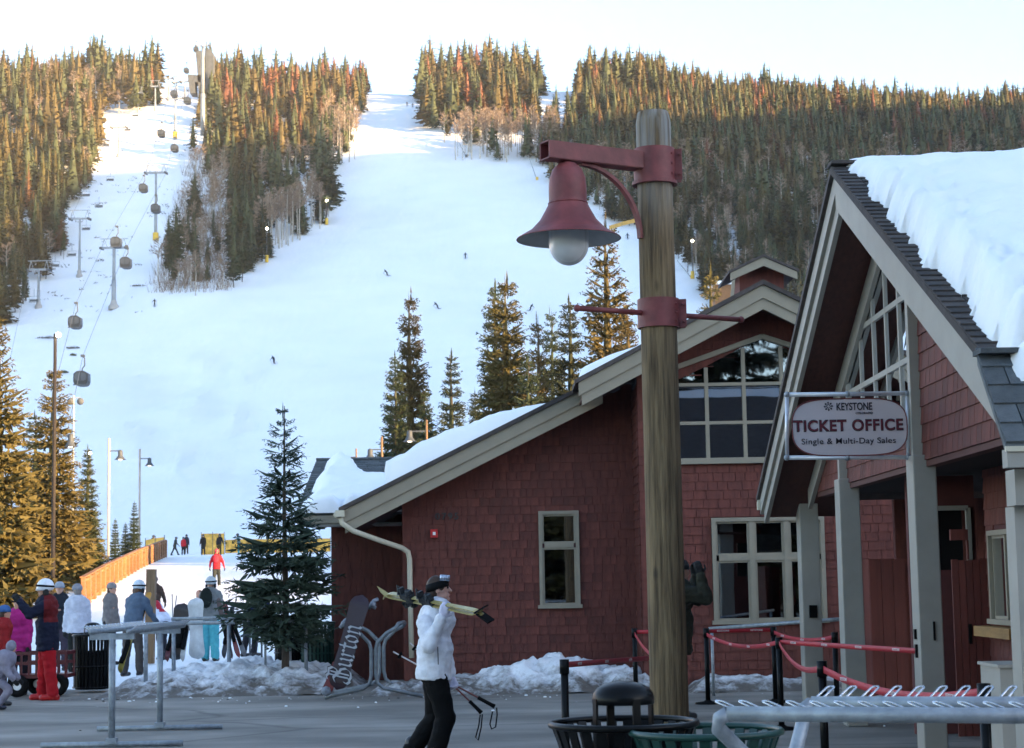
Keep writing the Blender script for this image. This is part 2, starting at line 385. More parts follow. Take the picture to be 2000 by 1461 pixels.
# unseen ridge added at right, crest shaped to shade the village and lower slopes
_hu = [-400, -60, -22, -6, 0, 40, 52, 60, 80, 100, 130, 250, 450, 550, 640, 800, 1000, 1200]
_hh = [20, 35, 42, 65, 67, 66.5, 65.0, 64.0, 67, 72, 84, 150, 264, 268, 276, 288, 280, 200]
us = np.arange(-400, 1205, 8.0); vvs = np.array([-190, -120, -60, -22, 0, 22, 70, 160, 300], float); ws = np.array([0, .35, .7, .93, 1.0, .95, .8, .5, 0.0])
hc = np.interp(us, _hu, _hh)
U2, V2 = np.meshgrid(us, vvs, indexing='ij')
Zr = hc[:, None] * ws[None, :] - 2.0 * (ws[None, :] <= 0) + np.where((ws > 0) & (ws < 1), 1, 0)[None, :] * 3 * np.sin(U2 * .11 + V2 * .05)
Xr = SH.x * (350 + V2) + ST.x * U2; Yr = SH.y * (350 + V2) + ST.y * U2
rv = np.stack([Xr.ravel(), Yr.ravel(), Zr.ravel()], 1); a, b = U2.shape; ix = np.arange(a * b).reshape(a, b)
rf = np.stack([ix[:-1, :-1].ravel(), ix[:-1, 1:].ravel(), ix[1:, 1:].ravel(), ix[1:, :-1].ravel()], 1)
mr_ = mat('forested_snow', (0.10, 0.12, 0.09), rough=0.9, var=0.4, scale=0.03, col2=(0.6, 0.62, 0.65), world_co=True)
o = link_mesh('shade_ridge', np_mesh('shade_ridge', rv, rf, mr_, smooth=True)); tag(o, 'unseen ridge added and shaped to shade the village, out of the picture', 'mountain', kind='structure')

# ------------------------------------------------------------------ shovelled snow banks
msd = mat('bank_snow', (0.80, 0.82, 0.85), rough=0.65, var=0.05, scale=2, bump=1.0, bscale=9, spec=0.3)
N = msd.node_tree.nodes; L = msd.node_tree.links
ge = N.new('ShaderNodeNewGeometry'); sp = N.new('ShaderNodeSeparateXYZ'); L.new(ge.outputs['Position'], sp.inputs[0])
nz = N.new('ShaderNodeTexNoise'); nz.inputs['Scale'].default_value = 3.2; nz.inputs['Detail'].default_value = 9; nz.inputs['Roughness'].default_value = 0.72; L.new(ge.outputs['Position'], nz.inputs['Vector'])
mz = N.new('ShaderNodeMapRange'); mz.inputs['From Min'].default_value = 0.02; mz.inputs['From Max'].default_value = 0.50; mz.inputs['To Min'].default_value = 0.30; mz.inputs['To Max'].default_value = -0.10
L.new(sp.outputs['Z'], mz.inputs['Value'])
ad = N.new('ShaderNodeMath'); ad.operation = 'ADD'; L.new(mz.outputs[0], ad.inputs[0]); L.new(nz.outputs['Fac'], ad.inputs[1])
m5 = N.new('ShaderNodeMapRange'); m5.inputs['From Min'].default_value = 0.50; m5.inputs['From Max'].default_value = 0.78; L.new(ad.outputs[0], m5.inputs['Value'])
mxd = N.new('ShaderNodeMix'); mxd.data_type = 'RGBA'; mxd.inputs[7].default_value = (0.13, 0.115, 0.10, 1)
bs = N['Principled BSDF']; L.new(bs.inputs['Base Color'].links[0].from_socket, mxd.inputs[6]); L.new(m5.outputs[0], mxd.inputs['Factor']); L.new(mxd.outputs[2], bs.inputs['Base Color'])
def bank(label, X0, X1, Y0, Y1, crest, seed, rough=1.0, back=False, name='snow_bank', step=0.05):
    """crest: list of (X, height); front edge at Y0"""
    xs = np.arange(X0, X1 + 1e-6, step); ys = np.arange(Y0, Y1 + 1e-6, step)
    cx, ch = zip(*crest); W = Y1 - Y0
    v = np.zeros((len(xs), len(ys), 3))
    for i, x in enumerate(xs):
        h0 = np.interp(x, cx, ch); ends = min(1, (x - X0) / .35, (X1 - x) / .35)
        fr = .12 * mnoise.noise(V((x * 1.1, seed, 0)))
        for j, y in enumerate(ys):
            t = (y - Y0 - fr) / W
            prof = max(0.0, min(1, t / .42)) ** 0.75
            if back: prof *= max(0, min(1, (1 - t) / .3)) ** .7
            lump = mnoise.fractal(V((x * 2.3, y * 2.3, seed)), 0.7, 2.1, 6) * .20 + .13 * mnoise.noise(V((x * 7, y * 7, seed)))
            h = h0 * prof * max(0, ends) + lump * rough * (0.25 + h0) * min(1, prof * 2) * max(0, min(1, ends * 2))
            v[i, j] = (x, y, -0.012 + max(0, h) + gz(x, y) * (0 if y < 33 else 1))
    n, m_ = len(xs), len(ys); ix = np.arange(n * m_).reshape(n, m_)
    f = np.stack([ix[:-1, :-1].ravel(), ix[1:, :-1].ravel(), ix[1:, 1:].ravel(), ix[:-1, 1:].ravel()], 1)
    o = link_mesh(name, np_mesh(name, v.reshape(-1, 3), f, msd, smooth=True)); return tag(o, label, 'snow bank', kind='stuff')
bank('shovelled snow heap against the red lodge wall under the narrow window', -2.3, 2.42, 27.7, 29.6, [(-2.3, .14), (-1.2, .18), (-.6, .26), (.0, .34), (.55, .43), (.95, .40), (1.5, .30), (2.4, .22)], 1.7)
bank('low strip of snow along the wall behind the queue posts', 2.5, 5.9, 27.3, 28.35, [(2.5, .22), (3.2, .20), (4.5, .17), (5.0, .15), (5.9, .14)], 4.2, .6)
bank('dirty snow bank under the long ski rail and young spruce', -6.6, -2.45, 28.4, 31.5, [(-6.6, .05), (-6.2, .22), (-5.4, .34), (-4.4, .42), (-3.4, .38), (-2.9, .24), (-2.4, .15)], 8.1, .9)
bank('small snow heap beside the red board screen', 4.1, 4.75, 22.3, 22.95, [(4.1, .3), (4.35, .28), (4.75, .05)], 5.5, .5)

# crumbs of snow and grit swept onto the asphalt
rgc = random.Random(11); mbc = MB(); mbg = MB()
for i in range(190):
    if rgc.random() < .93: x = rgc.uniform(-7, 6); y = 28.1 - abs(rgc.gauss(0, .9)) if x > -2.4 else 28.6 - abs(rgc.gauss(0, .9))
    else: x = rgc.uniform(-6, 5); y = rgc.uniform(15, 28)
    r = .004 + .022 * rgc.random() ** 3
    (mbc if rgc.random() < .75 else mbg).ball((x, y, r * .35), (r * rgc.uniform(.7, 1.5), r, r * .6), 6)
tag(mbc.build('snow_crumbs', M['snow']), 'small crumbs of snow scattered on the asphalt', 'snow', kind='stuff'); tag(mbg.build('road_grit', M['rock']), 'dark grit scattered on the asphalt', 'grit', kind='stuff')
# ================================================================== helpers for buildings
def inter(poly, y):  # x-interval of polygon at height y
    xs = []
    n = len(poly)
    for i in range(n):
        (x0, y0), (x1, y1) = poly[i], poly[(i + 1) % n]
        if (y0 - y) * (y1 - y) < 0: xs.append(x0 + (x1 - x0) * (y - y0) / (y1 - y0))
    xs.sort(); return [(xs[i], xs[i + 1]) for i in range(0, len(xs) - 1, 2)]
_shm = {}
def shingle_mesh(w, h, mkey, kname):
    k = (round(w, 3), round(h, 3), mkey)
    if k not in _shm:
        t0, t1 = .006, .021; a = w / 2
        v = [(-a, 0, 0), (a, 0, 0), (a, -t1, 0), (-a, -t1, 0), (-a, 0, h), (a, 0, h), (a, -t0, h), (-a, -t0, h)]
        _shm[k] = MB().add(v, [(0, 1, 2, 3), (3, 2, 6, 7), (0, 3, 7, 4), (1, 5, 6, 2), (4, 7, 6, 5)]).mesh(kname, M[mkey])
    return _shm[k]
def clad(parent, o3, ux, uz, nrm, poly, holes, expo, wr, mkey, limit, seed, kname='shingle', choose=None, jit=.0015):
    """shingles on a flat surface: local x along ux, up along uz, outward normal nrm. limit: how many stay single objects"""
    rg = random.Random(seed); o3 = V(o3); ux = V(ux).normalized(); uz = V(uz).normalized(); nrm = V(nrm).normalized()
    Mx = Matrix((ux, -nrm, uz)).transposed()
    rot = Mx.to_euler()
    ys = [p[1] for p in poly]; y = min(ys); items = []
    widths = [wr * f for f in (.62, .8, 1.0, 1.18, 1.4)]
    while y < max(ys) - .02:
        yc = min(y + expo * .5, max(ys) - .01)
        segs = inter(poly, yc)
        for hx0, hx1, hz0, hz1 in holes:
            if hz0 < y + expo * .55 and hz1 > y + expo * .45:
                ns = []
                for a, b in segs:
                    if hx1 <= a or hx0 >= b: ns.append((a, b)); continue
                    if hx0 > a: ns.append((a, hx0))
                    if hx1 < b: ns.append((hx1, b))
                segs = ns
        for a, b in segs:
            x = a + (0 if rg.random() < .5 else 0)
            while x < b - .02:
                w = rg.choice(widths)
                if x + w > b - .05: w = b - x
                items.append((x + w / 2, y, max(.015, w - .009), rg.uniform(-jit, jit))); x += w
        y += expo
    if choose: items.sort(key=choose)
    single, rest = items[:limit], items[limit:]
    for x, y, w, j in single:
        me = shingle_mesh(round(w / .01) * .01 if w in widths else w, expo * 1.12, mkey, kname)
        link_mesh(kname, me, parent, True, o3 + ux * x + uz * (y + j), rot)
    if rest:
        mb = MB()
        for x, y, w, j in rest:
            c = o3 + ux * x + uz * (y + j); a = ux * (w / 2); h = uz * (expo * 1.12); t0, t1 = nrm * .006, nrm * .021
            v = [c - a, c + a, c + a + t1, c - a + t1, c - a + h, c + a + h, c + a + h + t0, c - a + h + t0]
            mb.add(v, [(0, 1, 2, 3), (3, 2, 6, 7), (0, 3, 7, 4), (1, 5, 6, 2), (4, 7, 6, 5)])
        q = mb.build(kname, M[mkey], parent); q['kind'] = 'stuff'
def panel(mb, o3, ux, uz, nrm, poly, thick, mi=0):
    o3, ux, uz, nrm = V(o3), V(ux), V(uz), V(nrm)
    pts = [o3 + ux * a + uz * b for a, b in poly]
    mb.prism(pts, nrm * -thick, mi)
def snow_slab(parent, name, o3, u, v, n, U, Vv, tf, res=.08, seed=0, mat_=None, lump=.05):
    """tf(a,b)->thickness over the roof plane point o3+u*a+v*b"""
    o3, u, v, n = V(o3), V(u).normalized(), V(v).normalized(), V(n).normalized()
    na, nb = int(U / res) + 1, int(Vv / res) + 1
    pts = np.zeros((na, nb, 3)); keep = np.zeros((na, nb), bool)
    for i in range(na):
        for j in range(nb):
            a, b = i * U / (na - 1), j * Vv / (nb - 1)
            t = tf(a, b)
            if t > 0: t += lump * mnoise.fractal(V((a * 1.7, b * 1.7, seed)), .8, 2.0, 4) * min(1, t * 4)
            keep[i, j] = t > 0.004
            pts[i, j] = o3 + u * a + v * b + n * (max(t, 0) - .02 * (t <= 0.004))
    ix = np.arange(na * nb).reshape(na, nb); f = []
    for i in range(na - 1):
        for j in range(nb - 1):
            if keep[i:i + 2, j:j + 2].any(): f.append((ix[i, j], ix[i + 1, j], ix[i + 1, j + 1], ix[i, j + 1]))
    o = link_mesh(name, np_mesh(name, pts.reshape(-1, 3), np.array(f), mat_ or M['snow'], smooth=True), parent)
    return o
def window(parent, o3, ux, uz, nrm, x0, x1, z0, z1, cols, rows_, fw=.07, mw=.045, frame='beige', glass='glass', sash=True):
    """rectangular window; o3 local frame as clad; cols/rows: fractions of the inner pane borders"""
    o3, ux, uz, nrm = V(o3), V(ux), V(uz), V(nrm)
    q = lambda a, b, c=0: o3 + ux * a + uz * b + nrm * c
    mb = MB()
    up = uz
    def hb(xa, xb, z, w, d, c): mb.bar(q(xa, z, c), q(xb, z, c), d, w, uz)
    def vb(x, za, zb, w, d, c): mb.bar(q(x, za, c), q(x, zb, c), w, d, nrm)
    # outer casing
    hb(x0, x1, z1 - fw / 2, fw, .06, .03); hb(x0 - .03, x1 + .03, z0 + fw / 2, fw, .09, .04)
    vb(x0 + fw / 2, z0 + fw, z1 - fw, fw, .058, .03); vb(x1 - fw / 2, z0 + fw, z1 - fw, fw, .058, .03)
    w = mb.build('window', M[frame], parent)
    ix0, ix1, iz0, iz1 = x0 + fw, x1 - fw, z0 + fw, z1 - fw
    cx = [ix0] + [ix0 + (ix1 - ix0) * c for c in cols] + [ix1]; rz = [iz0] + [iz0 + (iz1 - iz0) * c for c in rows_] + [iz1]
    for c in cx[1:-1]:
        m2 = MB(); m2.bar(q(c, iz0, .02), q(c, iz1, .02), mw, .05, nrm); m2.build('mullion', M[frame], w)
    for z in rz[1:-1]:
        for i in range(len(cx) - 1):
            m2 = MB(); m2.bar(q(cx[i] + mw / 2, z, .018), q(cx[i + 1] - mw / 2, z, .018), .046, mw, uz); m2.build('transom', M[frame], w)
    for i in range(len(cx) - 1):
        for j in range(len(rz) - 1):
            a0, a1 = cx[i] + (mw / 2 if i else 0), cx[i + 1] - (mw / 2 if i < len(cx) - 2 else 0)
            b0, b1 = rz[j] + (mw / 2 if j else 0), rz[j + 1] - (mw / 2 if j < len(rz) - 2 else 0)
            if sash:
                s = .03; m3 = MB()
                m3.bar(q(a0, b0 + s / 2, .004), q(a1, b0 + s / 2, .004), .03, s, uz); m3.bar(q(a0, b1 - s / 2, .004), q(a1, b1 - s / 2, .004), .03, s, uz)
                m3.bar(q(a0 + s / 2, b0 + s, .004), q(a0 + s / 2, b1 - s, .004), s, .028, nrm); m3.bar(q(a1 - s / 2, b0 + s, .004), q(a1 - s / 2, b1 - s, .004), s, .028, nrm)
                m3.build('sash', M[frame], w)
            m4 = MB(); m4.bar(q((a0 + a1) / 2, b0, -.012), q((a0 + a1) / 2, b1, -.012), a1 - a0, .008, nrm); m4.build('pane', M[glass], w)
    return w
def text_mesh(txt, size, mat_, name, depth=.003, offset=0.0, align='CENTER', xscale=1.0, shear=0.0, spacing=1.0):
    c = bpy.data.curves.new(name, 'FONT'); c.body = txt; c.size = size; c.extrude = depth; c.offset = offset; c.align_x = align; c.align_y = 'CENTER'; c.shear = shear; c.space_character = spacing
    o = bpy.data.objects.new(name, c); TMP.collection.objects.link(o)
    vl_ = TMP.view_layers[0]; vl_.update(); dg = vl_.depsgraph; me = bpy.data.meshes.new_from_object(o.evaluated_get(dg))
    bpy.data.objects.remove(o); bpy.data.curves.remove(c)
    me.transform(Matrix.Diagonal((xscale, 1, 1, 1)))
    me.materials.clear(); me.materials.append(mat_); me.name = name; return me

# ================================================================== red lodge
lodge = thing('lodge', 'red shingled ski lodge with beige roof boards and snow on its lower roof', 'building', (1.5, 30, 0))
TS = 0.511
YL, YW = 29.7, 28.5            # left wall, projecting gable wall
A_ = P(1490, 556, 27.75); E0 = P(1130, 741, 27.75)
xA, zA = A_.x, A_.z
zup = lambda x: zA - TS * abs(x - xA)            # top edge of the upper roof boards
L0 = P(668, 998, 28.95); L1 = P(1146, 757, 28.95); TL = (L1.z - L0.z) / (L1.x - L0.x)
zlo = lambda x: L0.z + TL * (x - L0.x)
XWL, XWR = P(1247, 900, YW).x, 5.95
XCL = P(786, 1100, YL).x
Xv, Yv, Zv = V((1, 0, 0)), V((0, 1, 0)), V((0, 0, 1))
# left wall
polyL = [(XCL, 0), (XWL, 0), (XWL, zlo(XWL) - .24), (XCL, zlo(XCL) - .24)]
mb = MB(); panel(mb, (0, YL, 0), Xv, Zv, -Yv, polyL, .15); wallL = mb.build('wall', M['red_wall'], lodge)
W1 = (P(1053, 1100, YL).x, P(1132, 1100, YL).x, P(1090, 1188, YL).z, P(1090, 998, YL).z)
clad(wallL, (0, YL, 0), Xv, Zv, -Yv, polyL, [W1], .137, .165, 'red', 300, 11, choose=lambda t: abs(t[0] - .3) + 0.4 * abs(t[1] - 1.9))
window(lodge, (0, YL - .02, 0), Xv, Zv, -Yv, W1[0], W1[1], W1[2], W1[3], [], [.655], fw=.055, mw=.07)
# a pale thing seen dimly behind the narrow window pane
# gable wall (projecting wing)
W2 = (P(1391, 1100, YW).x, P(1611, 1100, YW).x, P(1500, 1218, YW).z, P(1500, 1010, YW).z)
zb3 = P(1430, 900, YW).z
BW = [(P(1300, 760, YW).x, zb3), (P(1300, 760, YW).x, P(1300, 726, YW).z), (P(1487, 658, YW).x, P(1487, 658, YW).z), (2 * P(1487, 658, YW).x - P(1300, 760, YW).x, P(1300, 726, YW).z), (2 * P(1487, 658, YW).x - P(1300, 760, YW).x, zb3)]
polyW = [(XWL, 0), (XWR, 0), (XWR, zup(XWR) - .24), (xA, zA - .24), (XWL, zup(XWL) - .24)]
mb = MB()
# wall panel with openings: strips around the windows
def wall_with_holes(mb, o3, ux, uz, nrm, poly, holes, thick):
    xs = sorted(set([p[0] for p in poly] + [h[0] for h in holes] + [h[1] for h in holes]))
    def zt(x): return max(zz for zz in _col(poly, x))
    for x0, x1 in zip(xs[:-1], xs[1:]):
        if x1 - x0 < 1e-4: continue
        xm = (x0 + x1) / 2; e = 1e-5
        b0, t0 = min(_col(poly, x0 + e)), max(_col(poly, x0 + e)); b1, t1 = min(_col(poly, x1 - e)), max(_col(poly, x1 - e))
        hs = sorted([h for h in holes if h[0] < xm < h[1]], key=lambda h: h[2])
        zb0, zb1 = b0, b1
        for h in hs:
            if h[2] > max(zb0, zb1): panel(mb, o3, ux, uz, nrm, [(x0, zb0), (x1, zb1), (x1, h[2]), (x0, h[2])], thick)
            zb0 = zb1 = h[3]
        if max(t0 - zb0, t1 - zb1) > 1e-3: panel(mb, o3, ux, uz, nrm, [(x0, zb0), (x1, zb1), (x1, max(t1, zb1)), (x0, max(t0, zb0))], thick)
def _col(poly, x):
    r = []
    n = len(poly)
    for i in range(n):
        (x0, y0), (x1, y1) = poly[i], poly[(i + 1) % n]
        if (x0 - x) * (x1 - x) < 0: r.append(y0 + (y1 - y0) * (x - x0) / (x1 - x0))
    return r or [0]
wx0, wx1 = BW[0][0], BW[4][0]
bw_h = []
nst = 16
for i in range(nst):                     # stair-stepped opening just inside the slanted casing
    a, b = wx0 + (wx1 - wx0) * i / nst, wx0 + (wx1 - wx0) * (i + 1) / nst
    bw_h.append((a, b, zb3, min(BW[2][1] - TS * abs(a - BW[2][0]), BW[2][1] - TS * abs(b - BW[2][0]))))
wall_with_holes(mb, (0, YW, 0), Xv, Zv, -Yv, polyW, [W2] + bw_h, .15)
wallW = mb.build('wall', M['red_wall'], lodge)
clad(wallW, (0, YW, 0), Xv, Zv, -Yv, polyW, [W2] + bw_h, .137, .19, 'red', 0, 12)
# side face of the wing
mb = MB(); panel(mb, (XWL, 0, 0), Yv, Zv, -Xv, [(YW, 0), (YL, 0), (YL, zup(XWL) - .5), (YW, zup(XWL) - .5)], .1); q = mb.build('wall', M['red_wall'], lodge)
clad(q, (XWL, 0, 0), -Yv, Zv, -Xv, [(-YL, 0), (-YW, 0), (-YW, zup(XWL) - .5), (-YL, zup(XWL) - .5)], [], .137, .19, 'red', 0, 13)
window(lodge, (0, YW - .02, 0), Xv, Zv, -Yv, W2[0], W2[1], W2[2], W2[3], [.345, .675], [.63], fw=.06, mw=.085)
# big peaked window
mb = MB(); yy = YW - .05
bp = [V((a, yy, b)) for a, b in BW]
for i in range(5):
    a, b = bp[i], bp[(i + 1) % 5]; mb.bar(a, b, .1, .075 if i != 4 else .09, Yv if False else (0, 0, 1) if abs((b - a).normalized().z) < .9 else (1, 0, 0))
bigw = mb.build('window', M['beige'], lodge)
wxm = BW[2][0]
vx = [P(1380, 800, YW).x, P(1453, 800, YW).x, P(1527, 800, YW).x, P(1600, 800, YW).x]
hz = [P(1430, 826, YW).z, P(1430, 751, YW).z]
ztop = lambda x: BW[2][1] - TS * abs(x - wxm)
for x in vx:
    m2 = MB(); m2.bar((x, yy, zb3), (x, yy, ztop(x) - .02), .055, .07, -Yv); m2.build('mullion', M['beige'], bigw)
cuts = [wx0] + vx + [wx1]
for z in hz:
    for a, b in zip(cuts[:-1], cuts[1:]):
        m2 = MB(); m2.bar((a + .028, yy, z), (b - .028, yy, z), .068, .05); m2.build('transom', M['beige'], bigw)
lev = [zb3] + hz + [99]
for i, (a, b) in enumerate(zip(cuts[:-1], cuts[1:])):
    for j in range(3):
        z0, z1 = lev[j], lev[j + 1]
        if j < 2: pl = [(a, z0), (b, z0), (b, z1), (a, z1)]
        else:
            if a < wxm < b: pl = [(a, z0), (b, z0), (b, ztop(b)), (wxm, ztop(wxm)), (a, ztop(a))]
            else: pl = [(a, z0), (b, z0), (b, ztop(b)), (a, ztop(a))]
        m2 = MB(); rx = random.uniform(-.006, .006)
        m2.prism([V((px, YW - .02 + rx * (px - a), pz)) for px, pz in pl], (0, .008, 0)); m2.build('pane', M['glass3'], bigw)
# white globe standing in for a lamp reflection in the peaked window
o = MB().ball(P(1477, 892, YW + .12), .13, 14).build('reflection_globe', M['white'], lodge, smooth=True)
# dark interior box so the panes look into a room
mb = MB(); mb.span(XCL + .2, XWR - .2, YL + .25, 35, .02, 2.6); 
room = MB()
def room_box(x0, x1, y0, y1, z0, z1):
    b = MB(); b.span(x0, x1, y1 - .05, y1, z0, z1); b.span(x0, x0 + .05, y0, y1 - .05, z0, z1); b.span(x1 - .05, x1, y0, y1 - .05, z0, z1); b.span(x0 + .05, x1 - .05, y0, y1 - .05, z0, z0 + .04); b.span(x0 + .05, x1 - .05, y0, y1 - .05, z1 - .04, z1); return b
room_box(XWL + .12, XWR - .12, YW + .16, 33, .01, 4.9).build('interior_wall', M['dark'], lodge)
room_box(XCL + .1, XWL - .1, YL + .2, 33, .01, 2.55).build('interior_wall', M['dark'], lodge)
# recessed wall to the left
YR = 32.6; XRL = P(647, 1100, YR).x
polyR = [(XRL, 0), (XCL + .1, 0), (XCL + .1, 2.8), (XRL, 2.8)]
mb = MB(); panel(mb, (0, YR, 0), Xv, Zv, -Yv, polyR, .15); q = mb.build('wall', M['red_wall'], lodge)
clad(q, (0, YR, 0), Xv, Zv, -Yv, polyR, [], .137, .17, 'red', 0, 14)
mb = MB(); panel(mb, (XCL, 0, 0), Yv, Zv, -Xv, [(YL, 0), (YR, 0), (YR, 2.8), (YL, 2.6)], .1); mb.build('wall', M['red_wall'], lodge)
mb = MB(); mb.span(XRL, XRL + .15, YR + .15, 37, 0, 2.8); mb.build('wall', M['red_wall'], lodge)
# rake boards: two steps, upper board proud of the lower
def rake(y, x0, x1, zf, h1=.20, h2=.17, split=None):
    for (dz0, dz1, yo, nm) in ((0, h1, 0, 'rake_board'), (h1, h1 + h2, .035, 'rake_board')):
        pts = []
        xs = [x0] + ([split] if split is not None else []) + [x1]
        sh = 0.0 if yo == 0 else .045
        xs2 = [xs[0] + sh] + xs[1:-1] + [xs[-1] - (sh if split is not None else -0.0)]
        top = [V((x, y + yo, zf(x) - dz0)) for x in xs2]; bot = [V((x, y + yo, zf(x) - dz1)) for x in xs2]
        for i in range(len(xs2) - 1):
            m_ = MB(); m_.prism([bot[i], bot[i + 1], top[i + 1], top[i]], (0, .05, 0)); m_.build(nm, M['beige'], lodge)
XUR = 2 * xA - E0.x
rake(27.75, E0.x, XUR, zup, split=xA)
rake(28.95, L0.x, L1.x + .25, zlo)
# roof slabs
def slab(pts, up, name, mt, par): MB().prism(pts, up).build(name, M[mt], par)
for s in (-1, 1):
    xe = E0.x if s < 0 else XUR
    pts = [V((xA, 27.70, zA)), V((xe - .0 + s * .06, 27.70, zup(xe) - TS * .06)), V((xe + s * .06, 36.5, zup(xe) - TS * .06)), V((xA, 36.5, zA))]
    pts = [p + V((0, 0, .005)) for p in pts]
    slab(pts, (0, 0, .07), 'roof', 'brown_slate', lodge)
xl = L0.x - .05
pts = [V((xl, 28.90, zlo(xl) + .004)), V((L1.x + .4, 28.90, zlo(L1.x + .4) + .004)), V((L1.x + .4, 36.4, zlo(L1.x + .4) + .004)), V((xl, 36.4, zlo(xl) + .004))]
slab(pts, (0, 0, .07), 'roof', 'brown_slate', lodge)
# soffits under the overhangs
mb = MB(); mb.prism([V((E0.x + .05, 27.84, zup(E0.x + .05) - .22)), V((xA, 27.84, zA - .22)), V((XUR - .05, 27.84, zup(XUR - .05) - .22)), V((XUR - .05, 27.84, zup(XUR - .05) - .26)), V((xA, 27.84, zA - .26)), V((E0.x + .05, 27.84, zup(E0.x + .05) - .26))], (0, 8, 0)); mb.build('soffit', M['soffit'], lodge)
mb = MB(); mb.prism([V((L0.x + .05, 29.04, zlo(L0.x + .05) - .22)), V((L1.x + .2, 29.04, zlo(L1.x + .2) - .22)), V((L1.x + .2, 29.04, zlo(L1.x + .2) - .26)), V((L0.x + .05, 29.04, zlo(L0.x + .05) - .26))], (0, 3.4, 0)); mb.build('soffit', M['soffit'], lodge)
# lower roof snow
cs, sn = math.cos(math.atan(TL)), math.sin(math.atan(TL)); uu = V((cs, 0, sn)); nn = V((-sn, 0, cs))
s0 = (P(752, 940, 28.95).x - L0.x) / cs; s1 = (P(1072, 790, 28.95).x - L0.x) / cs
def tf(a, b):
    w = min(1, max(0, a - .02) / .14) ** .5 * min(1, max(0, (s1 - s0) - a) / .9) ** .8
    e = min(1, max(0, b - .10) / .12) ** .5
    return (.30 + .05 * math.sin(a * 2.1)) * w * e
snow_slab(lodge, 'roof_snow', V((L0.x, 28.95, L0.z + .075)) + uu * s0, uu, Yv, nn, s1 - s0 + .05, 7.0, tf, seed=3)
s2 = (P(1138, 730, 27.75).x - E0.x) / cs
def tf2(a, b):
    return .10 * min(1, max(0, a - .05) / .1) ** .5 * min(1, max(0, 1.15 - a) / .6) * min(1, max(0, b - .25) / .15) ** .5
snow_slab(lodge, 'roof_snow', V((E0.x, 27.75, E0.z + .075)), uu, Yv, nn, 1.3, 6.0, tf2, seed=5)
# cross roof behind, sloping towards the viewer, snow covered
ye, yr = 31.6, 35.0
Ea, Eb = P(577, 1008, ye), P(668, 1012, ye); Ra, Rb = P(603, 906, yr), P(790, 903, yr)
ez, rz_ = Ea.z, Ra.z
xe0 = Ea.x; xe1 = L0.x + 1.6
mb = MB(); mb.prism([V((xe0, ye, ez)), V((xe1, ye, ez)), V((xe1, yr, rz_)), V((xe0, yr, rz_))], (0, 0, .06)); cr = mb.build('roof', M['slate'], lodge)
sl = V((0, yr - ye, rz_ - ez)); sll = sl.length
clad(cr, V((xe0, ye, ez + .062)), Xv, sl, V((0, -(rz_ - ez), yr - ye)), [(0, sll - 1.9), (xe1 - xe0, sll - 1.9), (xe1 - xe0, sll), (0, sll)], [], .15, .26, 'slate', 200, 21, kname='slate')
nsl = V((0, -(rz_ - ez), yr - ye)).normalized()
def tf3(a, b):   # a along X, b up the slope
    lim = sll - .03 - 1.5 * float(sstep(.45, 1.15, a)) + .06 * math.sin(a * 3)
    w = min(1, max(0, a - .12 - .16 * b / sll + .05 * math.sin(b * 4)) / .25) ** .6 * min(1, max(0, lim - b) / .3) ** .6
    f = min(1, max(0, b + .0) / .1) ** .5
    gap = 1 - .9 * math.exp(-((a - .78) / .09) ** 2) * (1 - float(sstep(.1, .7, b)))
    ripple = 1 - .45 * math.exp(-((b - .42) / .10) ** 2)
    return .24 * w * f * gap * ripple
snow_slab(lodge, 'roof_snow', V((xe0, ye - .1, ez + .06)), Xv, sl, nsl, xe1 - xe0, sll, tf3, res=.07, seed=9, lump=.06)
mb = MB(); mb.bar((xe0, yr + .02, rz_ + .085), (xe1, yr + .02, rz_ + .085), .2, .035); mb.build('ridge_cap', M['slate'], lodge)
mb = MB(); mb.span(xe0 + .02, L0.x + .3, ye - .05, ye, ez - .13, ez); mb.build('eave_board', M['beige'], lodge)
mb = MB(); mb.span(xe0 + .1, XCL, ye, YR, ez - .17, ez - .13); mb.build('soffit', M['taupe'], lodge)
mb = MB(); mb.prism([V((xe0 + .1, ye + .1, ez - .13)), V((xe0 + .1, yr, ez - .13)), V((xe0 + .1, yr, rz_))], (.06, 0, 0)); mb.build('end_board', M['red_wall'], lodge)
# gutter and downpipe
g0 = P(664, 1004, 28.9)
mb = MB(); mb.tube([V((L0.x - .07, 28.88, L0.z - .06)), V((L0.x - .07, 36, L0.z - .06))], .06, 10); mb.build('gutter', M['cream'], lodge, smooth=True)
dp = [P(664, 1005, 28.95), P(668, 1022, 28.95), P(690, 1037, 28.95), P(740, 1055, 29.2), P(785, 1070, 29.5), P(797, 1078, 29.58), P(800, 1092, 29.6), P(801, 1150, 29.6), P(804, 1285, 29.6)]
mb = MB(); mb.tube(dp, .042, 10); mb.build('downpipe', M['cream'], lodge, smooth=True)
mb = MB(); mb.box(P(664, 1003, 28.87), (.14, .05, .1)); mb.build('gutter_end', M['cream'], lodge)
